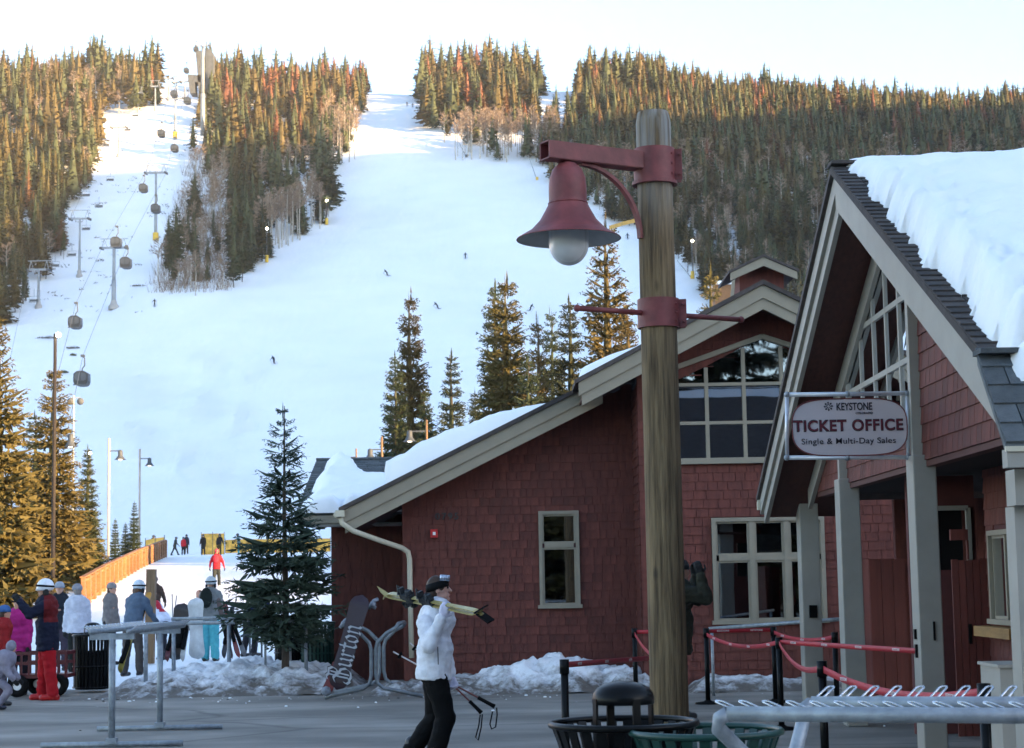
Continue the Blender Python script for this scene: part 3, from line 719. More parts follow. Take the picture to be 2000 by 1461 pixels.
# cupola on the ridge
cu0, cu1, cua = P(1420, 545, 33), P(1545, 535, 33), P(1487, 507, 33)
xc = cua.x; hw = .5; zc = cua.z; st = .46
mb = MB(); mb.prism([V((xc - hw + .1, 33.06, zA - .6)), V((xc + hw - .1, 33.06, zA - .6)), V((xc + hw - .1, 33.06, zc - st * hw - .02)), V((xc, 33.06, zc - .06)), V((xc - hw + .1, 33.06, zc - st * hw - .02))], (0, 1.2, 0)); cup = mb.build('cupola', M['red'], lodge)
for s in (-1, 1):
    m2 = MB(); m2.prism([V((xc, 32.72, zc)), V((xc + s * .60, 32.72, zc - st * .60)), V((xc + s * .60, 32.72, zc - st * .60 - .14)), V((xc, 32.72, zc - .16))], (0, .05, 0)); m2.build('rake_board', M['beige'], cup)
    m2 = MB(); m2.prism([V((xc, 32.69, zc + .005)), V((xc + s * .63, 32.69, zc - st * .63 + .005)), V((xc + s * .63, 34.5, zc - st * .63 + .005)), V((xc, 34.5, zc + .005))], (0, 0, .045)); m2.build('roof', M['brown_slate'], cup)
m2 = MB(); m2.prism([V((xc - .58, 32.72, zc - st * .58 - .16)), V((xc - .52, 32.72, zc - st * .52 - .16)), V((xc - .66, 32.72, zA - .55)), V((xc - .74, 32.72, zA - .55))], (0, .04, 0)); m2.build('corner_board', M['beige'], cup)
# fire alarm box and the house number
fa = thing('fire_alarm_box', 'small red alarm box with white light on the lodge wall', 'alarm box', P(848, 1046, YL - .04))
MB().box(P(848, 1042, YL - .055), (.115, .06, .13)).build('housing', mat('alarm_red', (.45, .02, .02), var=.05), fa)
MB().box(P(848, 1042, YL - .09), (.045, .02, .05)).build('strobe_lens', M['white'], fa)
me = text_mesh('0795', .15, mat('number_dark', (.035, .036, .038), rough=.5, var=.1), 'house_number', .008, .002, spacing=1.35)
o = link_mesh('house_number', me, lodge, True, P(873, 1009, YL - .035), (R(90), 0, 0))
# ================================================================== ticket office
tick = thing('ticket_office', 'red gabled ticket office with grey columns and a thick snow roof', 'building', (5.5, 18.2, 0))
XF, XWALL = 3.20, 3.78            # rake plane, gable wall plane
Ap = PX(1630, 341, XF); YR_, ZR_ = Ap.y, Ap.z
NT = PX(1930, 768, XF); FT = PX(1483, 941, XF)
TK = .5 * ((ZR_ - NT.z) / (YR_ - NT.y) + (ZR_ - FT.z) / (FT.y - YR_))
zt = lambda y: ZR_ - TK * abs(y - YR_)
YN, YFAR = NT.y - .25, FT.y
nb = V((0, 1, 0))
# rake boards
def trake(y0, y1, x, d0, d1, th, name, mt, par=None):
    m_ = MB(); m_.prism([V((x, y0, zt(y0) - d1)), V((x, y1, zt(y1) - d1)), V((x, y1, zt(y1) - d0)), V((x, y0, zt(y0) - d0))], (th, 0, 0)); return m_.build(name, M[mt], par or tick)
trake(YN, YR_, XF, .0, .345, .06, 'rake_board', 'taupe'); trake(YR_, YFAR, XF, .0, .19, .06, 'rake_board', 'taupe'); trake(YR_ + .1, YFAR - .08, XF + .04, .19, .345, .05, 'rake_board', 'taupe')
MB().span(XF - .03, XF + .12, YFAR - .03, YFAR + .09, zt(YFAR) - .13, zt(YFAR) + .0).build('gutter_end', M['cream'], tick)
# roof slabs
XB = 12.0
for y0 in (YN, YFAR + .06):
    pts = [V((XF - .04, YR_, ZR_ + .005)), V((XF - .04, y0, zt(y0) + .005)), V((XB, y0, zt(y0) + .005)), V((XB, YR_, ZR_ + .005))]
    MB().prism(pts, (0, 0, .07)).build('roof', M['brown_slate'], tick)
# roof shingles on the slope facing the viewer, up to the snow edge
upv = V((0, YR_ - YN, ZR_ - zt(YN))); LU = upv.length; nrm = V((0, -(ZR_ - zt(YN)), YR_ - YN)).normalized()
roofn = V((XF - .04, YN, zt(YN) + .077))
MBroof = MB(); MBroof.box(roofn + V((.6, 0, 0)) + upv * .5, (.01, .01, .01))
rp = bpy.data.objects.new('roof_slope', MB().prism([roofn + V((0, 0, -.003)), roofn + V((1.9, 0, -.003)), roofn + V((1.9, 0, -.003)) + upv, roofn + V((0, 0, -.003)) + upv], (0, 0, .002)).mesh('roof_slope', M['brown_slate'])); COL.objects.link(rp)
rp.parent = tick; rp.matrix_parent_inverse = basis(tick).inverted()
clad(rp, roofn, Xv, upv, nrm, [(0, 0), (1.85, 0), (1.85, LU), (0, LU)], [], .145, .30, 'brown_slate', 260, 31, choose=lambda t: t[0])
MB().bar((XF - .05, YR_, ZR_ + .10), (XB, YR_, ZR_ + .10), .26, .03).build('ridge_cap', M['brown_slate'], tick)
# deep snow with a broken edge
def snow_edge(b): # distance of the snow edge from the rake, along X
    t = b / LU
    base = .10 + .08 * math.sin(math.pi * min(1, max(0, t))) + .05 * math.sin(t * 9)
    return base + .12 * mnoise.noise(V((b * 2.2, 3.3, 0))) + .05 * mnoise.noise(V((b * 5.5, 1.3, 0))) + .03 * mnoise.noise(V((b * 17, 2.3, 0)))
def tf4(a, b):
    e = a - snow_edge(b)
    if e <= 0: return 0
    es = a - (.10 + .08 * math.sin(math.pi * min(1, max(0, b / LU))))
    w = min(1, e / .09) ** .5 * (.62 + .38 * min(1, max(0, es) / .6) ** .7) * (1 + .16 * math.exp(-((es - .2) / .22) ** 2) * mnoise.fractal(V((a * 6, b * 3.2, 7)), .9, 2.0, 4))
    w0 = min(1, e / .42) ** .40 * (1 + .22 * math.exp(-((e - .18) / .2) ** 2) * mnoise.fractal(V((a * 3.5, b * 3.5, 7)), .8, 2.0, 4))
    top = min(1, max(0, LU + .25 - b) / .5) ** .5
    return w * min(1, (b + .003) / .16) ** .5 * (.07 + (.47 + .04 * math.sin(a * 1.3 + b)) * min(1, max(0, LU - b) / 2.2) ** .8)
sn1 = snow_slab(tick, 'roof_snow', roofn, Xv, upv, nrm, 7.5, LU + .16, tf4, res=.055, seed=12, lump=.055)
# far slope of snow, rounding over the ridge
dnv = V((0, YFAR - YR_, zt(YFAR) - ZR_)); nf = V((0, ZR_ - zt(YFAR), YFAR - YR_)).normalized()
def tf5(a, b):
    e = a - snow_edge(LU - b * .3)
    return 0 if e <= 0 else min(1, e / .5) ** .5 * .07 * min(1, max(0, .45 - b) / .3) ** .5
snow_slab(tick, 'roof_snow', V((XF - .04, YR_, ZR_ + .08)), Xv, dnv, nf, 7.5, .45, tf5, res=.12, seed=14, lump=.06)
# soffit
m_ = MB(); m_.prism([V((XF + .09, YN, zt(YN) - .20)), V((XF + .09, YR_, ZR_ - .20)), V((XF + .09, YFAR - .05, zt(YFAR) - .20)), V((XF + .09, YFAR - .05, zt(YFAR) - .23)), V((XF + .09, YR_, ZR_ - .23)), V((XF + .09, YN, zt(YN) - .23))], (1.1, 0, 0)); m_.build('soffit', M['soffit'], tick)
# gable wall
ZB = 2.70; YA, YZ = YR_ - 5.4, YR_ + 5.2
ux = V((0, -1, 0)); on = V((XWALL, 0, 0)); nX = V((-1, 0, 0))
ytop = lambda y: zt(y) - .24
gy0, gy1 = PX(1790, 700, XWALL).y, PX(1659, 760, XWALL).y     # window from near to far
zs_ = PX(1662, 700, XWALL).z; zr0 = zs_ + TK * (gy1 - YR_)
gtop = lambda y: zr0 - TK * abs(y - YR_)
GZ0 = 3.02
polyG = [(-YZ, ZB), (-YA, ZB), (-YA, max(ZB + .01, ytop(YA))), (-YR_, ytop(YR_)), (-YZ, max(ZB + .01, ytop(YZ)))]
gh = []
for i in range(14):
    a, b = gy0 + (gy1 - gy0) * i / 14, gy0 + (gy1 - gy0) * (i + 1) / 14
    gh.append((-b, -a, GZ0, min(gtop(a), gtop(b))))
m_ = MB(); wall_with_holes(m_, on, ux, Zv, nX, polyG, gh, .12); gw = m_.build('gable_wall', M['red_wall'], tick)
clad(gw, on, ux, Zv, nX, polyG, gh, .165, .20, 'red', 300, 33, choose=lambda t: -t[0])
m_ = MB(); m_.prism([V((XWALL - .005, YA, ZB - .06)), V((XWALL - .005, YZ, ZB - .06)), V((XWALL - .005, YZ, ZB - .005)), V((XWALL - .005, YA, ZB - .005))], (.12, 0, 0)); m_.build('bottom_board', M['soffit'], tick)
# inner rake trim on the wall, far side
trake(YR_ + .3, YZ + .35, XWALL - .07, .26, .50, .05, 'wall_trim', 'taupe')
# gable window frame
m_ = MB(); xg = XWALL - .02
fr = [V((xg, gy0, GZ0)), V((xg, gy1, GZ0)), V((xg, gy1, gtop(gy1))), V((xg, YR_, gtop(YR_))), V((xg, gy0, gtop(gy0)))]
for i in range(5): m_.bar(fr[i], fr[(i + 1) % 5], .08, .035, (1, 0, 0))
gwin = m_.build('window', M['taupe'], tick)
vy = [gy0 + (gy1 - gy0) * t for t in (.18, .36, .55, .76)]; hz2 = [PX(1665, 766, XWALL).z, PX(1690, 638, XWALL).z]
for y in vy:
    m2 = MB(); m2.bar((xg, y, GZ0 + .03), (xg, y, gtop(y) - .03), .022, .055, (0, 1, 0)); m2.build('mullion', M['taupe'], gwin)
cy = [gy0] + vy + [gy1]
for z in hz2:
    for a, b in zip(cy[:-1], cy[1:]):
        if z < min(gtop(a), gtop(b)) - .05:
            m2 = MB(); m2.bar((xg, a + .03, z), (xg, b - .03, z), .02, .055); m2.build('transom', M['taupe'], gwin)
lv = [GZ0] + hz2 + [99]
for a, b in zip(cy[:-1], cy[1:]):
    for j in range(3):
        z0, z1 = lv[j], lv[j + 1]
        if z0 > max(gtop(a), gtop(b)): continue
        T = lambda y: max(z0 + .01, min(z1, gtop(y)))
        pl = [(a, z0), (b, z0), (b, T(b))] + ([(YR_, T(YR_))] if a < YR_ < b else []) + [(a, T(a))]
        m2 = MB(); m2.prism([V((XWALL - .012 + random.uniform(-.002, .002), y, z)) for y, z in pl], (.008, 0, 0)); m2.build('pane', M['glass2'], gwin)
# columns
cols = []
for (pl_, pr_, wd) in ((1567, 1607, .24), (1647, 1695, .23), (1795, 1862, .215)):
    y = PX(pl_ + 8, 1100, XWALL - .04).y
    m_ = MB(); m_.span(XWALL - .13, XWALL - .13 + wd, y - .15, y + .15, .0, ZB + .05)
    c = m_.build('column', M['taupe'], tick); cols.append(y)
    b = c.modifiers.new('bevel', 'BEVEL'); b.width = .012; b.segments = 2
    # corner board above each column
    if wd < .235: MB().span(XWALL - .10, XWALL + .02, y - .05, y + .06, ZB + .052, min(gtop(y) - .3, 4.4) if wd > .22 else 4.25).build('corner_board', M['taupe'], tick)
YC1, YC2, YC3 = cols
MB().box((XWALL - .14, YC3 - .0, 1.62 - .5), (.02, .05, .09)).build('belt_clip', M['black'], tick)
MB().box((XWALL - .0, YC3 - .16, 1.15), (.018, .015, .17)).build('door_latch', M['black'], tick)
MB().box((XWALL - .0, YC1 - .16, 1.22), (.10, .03, .16)).build('outlet_box', M['black'], tick)
# porch ceiling, inner walls, screens
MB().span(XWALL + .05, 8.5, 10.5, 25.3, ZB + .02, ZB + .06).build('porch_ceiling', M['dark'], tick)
xE = P(1746, 1000, 25.2).x
polyE = [(xE, 0), (8.4, 0), (8.4, ZB), (xE, ZB)]
m_ = MB(); panel(m_, (0, 25.2, 0), Xv, Zv, -Yv, polyE, .12); q = m_.build('wall', M['red_wall'], tick)
clad(q, (0, 25.2, 0), Xv, Zv, -Yv, polyE, [], .165, .2, 'red', 0, 35)
def boards(label_parent, x0, x1, y, z0, z1, n, name='board', th=.03, mt='red_board'):
    w = (x1 - x0) / n
    for i in range(n):
        MB().span(x0 + i * w + .003, x0 + (i + 1) * w - .003, y, y + th + .004 * (i % 2), z0, z1 + random.uniform(-.008, .008)).build(name, M[mt], label_parent)
sc1 = thing('board_screen', 'red vertical-board enclosure seen between the middle and near columns', 'screen', (4.7, 23.2, 0))
xa, xb = P(1697, 1100, 23.0).x, P(1767, 1100, 23.0).x; zt1 = P(1730, 1091, 23.0).z
boards(sc1, xa, xb, 23.0, .02, zt1, 3)
boards(sc1, xb + .004, xb + .25, 23.25, .02, zt1, 2)
MB().span(xa, xa + .03, 23.04, 24.4, .02, zt1).build('side_panel', M['red_board'], sc1)
sc2 = thing('board_door', 'red vertical-board gate beside the ticket window', 'gate', (4.7, 19.0, 0))
xa, xb = P(1858, 1100, 19.0).x, P(1927, 1100, 19.0).x; zt2 = P(1890, 1093, 19.0).z
boards(sc2, xa, xb, 19.0, .02, zt2, 5)
MB().box(((xa + xb) / 2 - .02, 18.985, 1.05), (.03, .02, .2)).build('handle', M['black_matte'], sc2)
MB().span(xa + .0, xa + .18, 18.98, 19.03, zt2 + .2, zt2 + .31).build('cross_piece', M['red_board'], sc2)
MB().span(xa + .165, xa + .185, 18.99, 19.03, zt2 + .0, zt2 + .2).build('upright', M['red_board'], sc2)
# wall behind the gate with a dark hatch
polyH = [(xa - .3, 0), (xb + .05, 0), (xb + .05, ZB), (xa - .3, ZB)]
hh = (xa - .02, xb - .03, zt2 - .1, P(1890, 992, 19.6).z)
m_ = MB(); wall_with_holes(m_, (0, 19.6, 0), Xv, Zv, -Yv, polyH, [hh], .1); q = m_.build('wall', M['red_wall'], tick)
MB().span(hh[0], hh[1], 19.85, 19.9, hh[2], hh[3]).build('interior_wall', M['dark'], tick)
m_ = MB(); m_.bar((hh[0], 19.57, hh[3]), (hh[1], 19.57, hh[3]), .05, .05); m_.bar((hh[1], 19.57, hh[2]), (hh[1], 19.57, hh[3]), .05, .05, Yv); m_.build('hatch_frame', M['taupe'], tick)
# side wall with the ticket window, facing the plaza
xS = P(1929, 1100, 19.0).x
polyS = [(-19.0, 0), (-12.2, 0), (-12.2, ZB), (-19.0, ZB)]
wy0, wy1 = PX(1990, 1100, xS).y, PX(1944, 1100, xS).y
wS = (-wy1, -wy0 + .35, PX(1950, 1218, xS).z, PX(1950, 1036, xS).z)
m_ = MB(); wall_with_holes(m_, (xS, 0, 0), ux, Zv, nX, polyS, [wS], .12); q = m_.build('wall', M['red_wall'], tick)
clad(q, (xS, 0, 0), ux, Zv, nX, polyS, [wS], .165, .2, 'red', 0, 36)
window(tick, (xS - .02, 0, 0), ux, Zv, nX, *wS, [.5], [], fw=.05)
MB().span(xS - .22, xS - .022, -wS[1], -wS[0] + .12, wS[2] - .12, wS[2] - .02).build('counter_shelf', M['sill_wood'], tick)
MB().span(xS + .13, xS + 2.2, 12.4, 19.3, .02, .05).build('interior_floor', M['dark'], tick)
MB().span(xS + 2.2, xS + 2.25, 12.4, 19.3, .05, ZB).build('interior_wall', M['dark'], tick)
# low porch roof at the near corner
yE, yT = 10.6, 11.15
Pe = P(1938, 885, yE); zE = Pe.z; zTt = P(1932, 712, yT).z; xP = P(1933, 790, 10.9).x
sp_ = V((0, yT - yE, zTt - zE)); nps = V((0, -(zTt - zE), yT - yE)).normalized()
pr = MB().prism([V((xP, yE, zE)), V((xP + 4, yE, zE)), V((xP + 4, yT, zTt)), V((xP, yT, zTt))], (0, 0, .05)).build('porch_roof', M['slate'], tick)
clad(pr, V((xP, yE, zE + .052)), Xv, sp_, nps, [(0, 0), (1.4, 0), (1.4, sp_.length), (0, sp_.length)], [], .17, .22, 'slate', 100, 37, kname='slate', choose=lambda t: t[0])
MB().bar((xP, yT, zTt + .075), (xP + 4, yT, zTt + .075), .2, .03).build('ridge_cap', M['slate'], tick)
m_ = MB(); m_.span(xP - .02, xP + 4, yE - .11, yE + .0, zE - .09, zE + .015); m_.build('gutter', M['taupe'], tick)
m_ = MB(); m_.span(xP - .03, xP + 4, yE - .125, yE - .10, zE + .0, zE + .03); m_.build('gutter_lip', M['cream'], tick)
MB().span(xP + .06, xP + 4, yE + .05, yE + .25, zE - .30, zE - .092).build('porch_beam', M['taupe'], tick)
def tf6(a, b):
    lim = .30 + .10 * math.sin(b * 7); return .22 * min(1, max(0, a - lim) / .2) ** .5 * (1 if b > .05 else 0) * (.35 + .65 * abs(math.sin(b * 2.2)))
snow_slab(tick, 'porch_snow', V((xP, yE, zE + .07)), Xv, sp_, nps, 3, sp_.length, tf6, res=.06, seed=22)
px4 = P(1968, 1000, 10.9).x
MB().span(px4, px4 + .19, 10.75, 10.95, 0, zE - .302).build('column', M['taupe'], tick)
MB().span(px4 + .13, px4 + .15, 10.70, 10.748, 1.35, zE - .35).build('conduit', M['maroon'], tick)
# pale utility cabinet at the near corner
cab = thing('utility_cabinet', 'plain grey metal cabinet by the near porch column', 'cabinet', (3.5, 12.3, 0))
MB().span(P(1954, 1330, 12).x, P(1954, 1330, 12).x + .7, 12, 12.5, 0, P(1970, 1304, 12).z).build('body', M['taupe'], cab)
MB().span(P(1954, 1330, 12).x - .015, P(1954, 1330, 12).x + .72, 11.98, 12.52, P(1970, 1304, 12).z, P(1970, 1304, 12).z + .02).build('lid', M['taupe'], cab)

# ================================================================== hanging sign
YS = YC3 + .05
sg = thing('hanging_sign', 'rounded silver ticket office sign in a pipe frame on the near column', 'sign', P(1660, 895, YS))
S = lambda x, y, dy=0: P(x, y, YS) + V((0, dy, 0))
m_ = MB(); r_ = .021
c1, c2, c3, c4 = S(1537, 771), S(1794, 768), S(1794, 893), S(1537, 894)
m_.tube([c1, c2], r_, 10); m_.tube([c4, c3], r_, 10); m_.tube([c1, c4], r_ * .9, 10); m_.tube([S(1772, 770), S(1774, 893)], r_ * .8, 10)
m_.build('pipe_frame', mat('sign_pipe', (.62, .64, .68), rough=.35, metal=.5, var=.08), sg, smooth=True)
for p in (c1, c4, S(1772, 769), S(1774, 893), S(1655, 770), S(1655, 894)):
    MB().ball(p, .030, 10).build('pipe_joint', M['galv'], sg, smooth=True)
m_ = MB(); m_.bar(S(1796, 742), S(1797, 920), .045, .05, Yv); m_.build('wall_bracket', M['galv'], sg)
b0, b1, b2, b3 = S(1545, 783), S(1769, 783), S(1769, 886), S(1545, 886)
cx_, cz_ = (b0.x + b1.x) / 2, (b0.z + b2.z) / 2; hw_, hh_ = (b1.x - b0.x) / 2, (b0.z - b2.z) / 2
pl = []
for i in range(72):
    t = 2 * math.pi * i / 72; e = 2 / 4.2
    pl.append(V((cx_ + hw_ * math.copysign(abs(math.cos(t)) ** e, math.cos(t)), YS - .012, cz_ + hh_ * 1.04 * math.copysign(abs(math.sin(t)) ** (2 / 3.0), math.sin(t)))))
MB().prism(pl, (0, .024, 0)).build('board', mat('sign_face', (.58, .52, .54), rough=.45, metal=.1, var=.04, scale=2), sg)
edge_pts = [p + V((0, -.004, 0)) for p in pl]
m_ = MB(); m_.tube(edge_pts + [edge_pts[0], edge_pts[1]], .006, 6, cap=False); m_.build('rim', M['maroon'], sg)
dk = mat('sign_ink', (.035, .03, .04), rough=.5, var=0); mr2 = mat('sign_maroon', (.12, .018, .03), rough=.5, var=0)
rotx = (R(90), R(.0), 0)
def sgn(txt, px, py, wpx, hpx, m, off, nm, dy=-.016, sp=1.0, depth=.003):
    me = text_mesh(txt, 1.0, m, nm, depth, off, spacing=sp)
    xs = [v.co.x for v in me.vertices]; ys = [v.co.y for v in me.vertices]
    F_ = FPX / YS; sx = wpx / F_ / (max(xs) - min(xs)); sy = hpx / F_ / (max(ys) - min(ys))
    me.transform(Matrix.Translation((-(max(xs) + min(xs)) / 2, -(max(ys) + min(ys)) / 2, 0))); me.transform(Matrix.Diagonal((sx, sy, 1, 1)))
    return link_mesh(nm, me, sg, True, S(px, py, dy), rotx)
sgn('TICKET OFFICE', 1656, 831, 216, 24, dk, .034, 'lettering', -.0145, 1.08)
sgn('TICKET OFFICE', 1656, 831, 212, 20.5, mr2, .014, 'lettering', -.019, 1.09)
sgn('Single & Multi-Day Sales', 1657, 863, 184, 15, dk, .004, 'lettering', -.016, 1.06)
sgn('KEYSTONE', 1668, 794, 70, 15, dk, .020, 'lettering')
sgn('COLORADO', 1687, 807, 33, 4.5, dk, .006, 'lettering')
m_ = MB(); c0 = S(1617.5, 794, -.016); F_ = FPX / YS
for i in range(8):
    a = 2 * math.pi * i / 8
    d = V((math.cos(a), 0, math.sin(a))); s_ = V((-math.sin(a), 0, math.cos(a)))
    r0, r1_, w = 5.2 / F_, 9.8 / F_, 2.2 / F_
    m_.prism([c0 + d * r1_, c0 + d * (r0 + .35 * (r1_ - r0)) + s_ * w * 1.3, c0 + d * r0 + s_ * w * .5, c0 + d * r0 - s_ * w * .5, c0 + d * (r0 + .35 * (r1_ - r0)) - s_ * w * .6], (0, .004, 0))
for i in range(20):
    if i in (16,): continue
    a = 2 * math.pi * i / 20; b = 2 * math.pi * (i + 1) / 20
    m_.prism([c0 + V((math.cos(t), 0, math.sin(t))) * (r / F_) for t, r in ((a, 4.2), (b, 4.2), (b, 2.7), (a, 2.7))], (0, .004, 0))
m_.build('emblem', dk, sg)

# ================================================================== wooden lamp post
YPOLE = 16.4
lp = thing('lamp_post', 'tall round wooden lamp post with a maroon bell lamp arm', 'lamp post', (P(1308, 1390, YPOLE).x, YPOLE, 0))
mpw = mat('weathered_pole', (.100, .062, .030), rough=.85, var=.5, scale=3.0, stretch=(8, 8, .45), col2=(.240, .168, .088), bump=.6, bscale=9, detail=8)
N = mpw.node_tree.nodes; L = mpw.node_tree.links
ge = N.new('ShaderNodeNewGeometry'); sp = N.new('ShaderNodeSeparateXYZ'); L.new(ge.outputs['Position'], sp.inputs[0])
n5 = N.new('ShaderNodeTexNoise'); n5.inputs['Scale'].default_value = 2.5; mp5 = N.new('ShaderNodeMapping'); mp5.inputs['Scale'].default_value = (6, 6, .5); L.new(ge.outputs['Position'], mp5.inputs[0]); L.new(mp5.outputs[0], n5.inputs['Vector'])
m6 = N.new('ShaderNodeMapRange'); m6.inputs['From Min'].default_value = 4.7; m6.inputs['From Max'].default_value = 5.9; m6.inputs['To Max'].default_value = .75; L.new(sp.outputs['Z'], m6.inputs['Value'])
m7 = N.new('ShaderNodeMath'); m7.operation = 'MULTIPLY'; m7.use_clamp = True; L.new(m6.outputs[0], m7.inputs[0])
m8 = N.new('ShaderNodeMapRange'); m8.inputs['From Min'].default_value = .3; m8.inputs['From Max'].default_value = .6; m8.inputs['To Max'].default_value = 1.3; L.new(n5.outputs['Fac'], m8.inputs['Value']); L.new(m8.outputs[0], m7.inputs[1])
mxg = N.new('ShaderNodeMix'); mxg.data_type = 'RGBA'; mxg.inputs[7].default_value = (.27, .27, .26, 1)
bs = N['Principled BSDF']; L.new(bs.inputs['Base Color'].links[0].from_socket, mxg.inputs[6]); L.new(m7.outputs[0], mxg.inputs['Factor']); L.new(mxg.outputs[2], bs.inputs['Base Color'])
vk = N.new('ShaderNodeTexVoronoi'); vk.inputs['Scale'].default_value = 1.0; mpk = N.new('ShaderNodeMapping'); mpk.inputs['Scale'].default_value = (5, 5, 2.2); L.new(ge.outputs['Position'], mpk.inputs[0]); L.new(mpk.outputs[0], vk.inputs['Vector'])
mk_ = N.new('ShaderNodeMapRange'); mk_.inputs['From Min'].default_value = .05; mk_.inputs['From Max'].default_value = .17; mk_.inputs['To Min'].default_value = .38; L.new(vk.outputs['Distance'], mk_.inputs['Value'])
mxk = N.new('ShaderNodeMix'); mxk.data_type = 'RGBA'; mxk.blend_type = 'MULTIPLY'; mxk.inputs['Factor'].default_value = 1; L.new(mxg.outputs[2], mxk.inputs[6]); L.new(mk_.outputs[0], mxk.inputs[7]); L.new(mxk.outputs[2], bs.inputs['Base Color'])
pb, pt = V((lp.location.x, YPOLE, -.02)), P(1275, 220, YPOLE)
n_ = 40; prof = []
m_ = MB(); vs_ = []; nr_ = 60
for i in range(nr_ + 1):
    t = i / nr_; c = pb.lerp(pt, t); r = .170 - .012 * t
    if t > .985: r -= .02 * (t - .985) / .015
    for j in range(n_):
        a = 2 * math.pi * j / n_
        rr = r * (1 + .012 * mnoise.noise(V((math.cos(a) * 2, math.sin(a) * 2, t * 4)))) - (.008 if j in (28, 29) and t > .05 else 0)
        vs_.append(c + V((math.cos(a) * rr, math.sin(a) * rr, 0)))
fs_ = [(i * n_ + j, i * n_ + (j + 1) % n_, (i + 1) * n_ + (j + 1) % n_, (i + 1) * n_ + j) for i in range(nr_) for j in range(n_)] + [tuple(nr_ * n_ + j for j in range(n_))]
m_.add(vs_, fs_); auto_smooth(m_.build('pole', mpw, lp), 40)
ax = lambda z: pb.lerp(pt, (z - pb.z) / (pt.z - pb.z))
adir = V((-math.cos(R(30)), -math.sin(R(30)), 0)); aper = V((-adir.y, adir.x, 0))
def collar(pxy, h, nm='collar'):
    z = P(pxy[0], pxy[1], YPOLE).z; c = ax(z)
    m_ = MB(); m_.lathe([(.172, -h / 2), (.188, -h / 2), (.188, h / 2), (.172, h / 2)], c, 32)
    o = auto_smooth(m_.build(nm, M['maroon'], lp), 30)
    for s in (0, 1):   # bolted flanges at the right
        f = V((math.cos(R(-12 + 26 * s)), math.sin(R(-12 + 26 * s)), 0)); cc = c + f * .215
        MB().box(cc, (.075, .014, h * .95), Matrix.Rotation(math.atan2(f.y, f.x), 3, 'Z')).build('flange', M['maroon'], o)
    for dz in (-.3, .3):
        f = V((math.cos(0), math.sin(0), 0)); MB().tube([c + V((.22, -.10, dz * h)), c + V((.22, .12, dz * h))], .012, 6).build('bolt', M['maroon'], o)
    for dz in (-.3, .0, .3):
        MB().ball(c + V((.15, -.118, dz * h)), .013, 6).build('bolt', M['maroon'], o)
    return z, c
z1, cc1 = collar((1283, 324), .30)
MB().lathe([(.17, -.02), (.205, -.02), (.205, .01), (.17, .01)], ax(z1 - .16), 28).build('collar_ring', M['maroon'], lp)
zarm = z1 + .025
ca = ax(zarm)
armL = 1.16
p0, p1 = ca + adir * .17, ca + adir * armL
# square hollow arm, open at the end
m_ = MB()
hwa = .075
for (o1, o2, w, h) in ((aper * hwa, None, .012, .15), (-aper * hwa, None, .012, .15)):
    m_.bar(p0 + o1, p1 + o1, w, h)
m_.bar(p0 + V((0, 0, hwa)), p1 + V((0, 0, hwa)), .138, .012); m_.bar(p0 - V((0, 0, hwa)), p1 - V((0, 0, hwa)), .138, .012)
m_.build('arm', M['maroon'], lp)
lc = P(1101, 335, YPOLE - .5)
lc = V((ca.x, ca.y, 0)) + adir * (armL - .23); lc.z = zarm - .075
# curved brace from pole to arm
pts = []
for i in range(13):
    t = i / 12; a = t * math.pi / 2
    pts.append(V((ca.x, ca.y, 0)) + adir * (.172 + .62 * (1 - math.cos(a))) + V((0, 0, zarm - .085 - .62 * (1 - math.sin(a)))))
m_ = MB()
for a, b in zip(pts[:-1], pts[1:]): m_.bar(a, b, .055, .03)
m_.build('brace', M['maroon'], lp)
K = 1.0
prof = [(.02, 0), (.075, -.02), (.13, -.075), (.158, -.15), (.166, -.23), (.168, -.37), (.172, -.385), (.20, -.44), (.25, -.53), (.33, -.615), (.43, -.675), (.455, -.69)]
def dens(p):
    q = []
    for (a, b), (c, d) in zip(p[:-1], p[1:]):
        q += [(a + (c - a) * t / 3, b + (d - b) * t / 3) for t in range(3)]
    return q + [p[-1]]
auto_smooth(MB().lathe(dens(prof), lc, 48).build('lamp_shade', M['maroon'], lp), 50)
inner = [(r - .004, z - .006) for r, z in prof[5:]]
auto_smooth(MB().lathe(list(reversed(dens(inner))), lc, 48).build('shade_lining', M['shade_inside'], lp), 60)
MB().lathe([(.455, -.69), (.46, -.698), (.451, -.698)], lc, 48).build('shade_rim', M['maroon'], lp, smooth=True)
MB().lathe([(.171, -.375), (.178, -.38), (.171, -.39)], lc, 36).build('shade_seam', M['maroon'], lp)
gm = bpy.data.materials.new('frosted_globe'); gm.use_nodes = True; gb = gm.node_tree.nodes['Principled BSDF']
gb.inputs['Base Color'].default_value = (.62, .64, .66, 1); gb.inputs['Roughness'].default_value = .28; gb.inputs['Transmission Weight'].default_value = .25; gb.inputs['IOR'].default_value = 1.2
MB().lathe([(.12, -.37)] + [(.172, -.52), (.175, -.74)] + [(.175 * math.cos(t), -.74 - .19 * math.sin(t)) for t in [i * math.pi / 20 for i in range(1, 10)]] + [(.002, -.932)], lc, 32).build('globe', gm, lp, smooth=True)
z2, cc2 = collar((1293, 613), .26)
for s in (1, -1):
    d = adir * s
    e = cc2 + d * (.86 if s > 0 else .92) + V((0, 0, .0))
    m_ = MB(); m_.tube([cc2 + d * .17, e], .024, 10); m_.ball(e, .034, 8); m_.build('banner_rod', M['maroon'], lp, smooth=True)
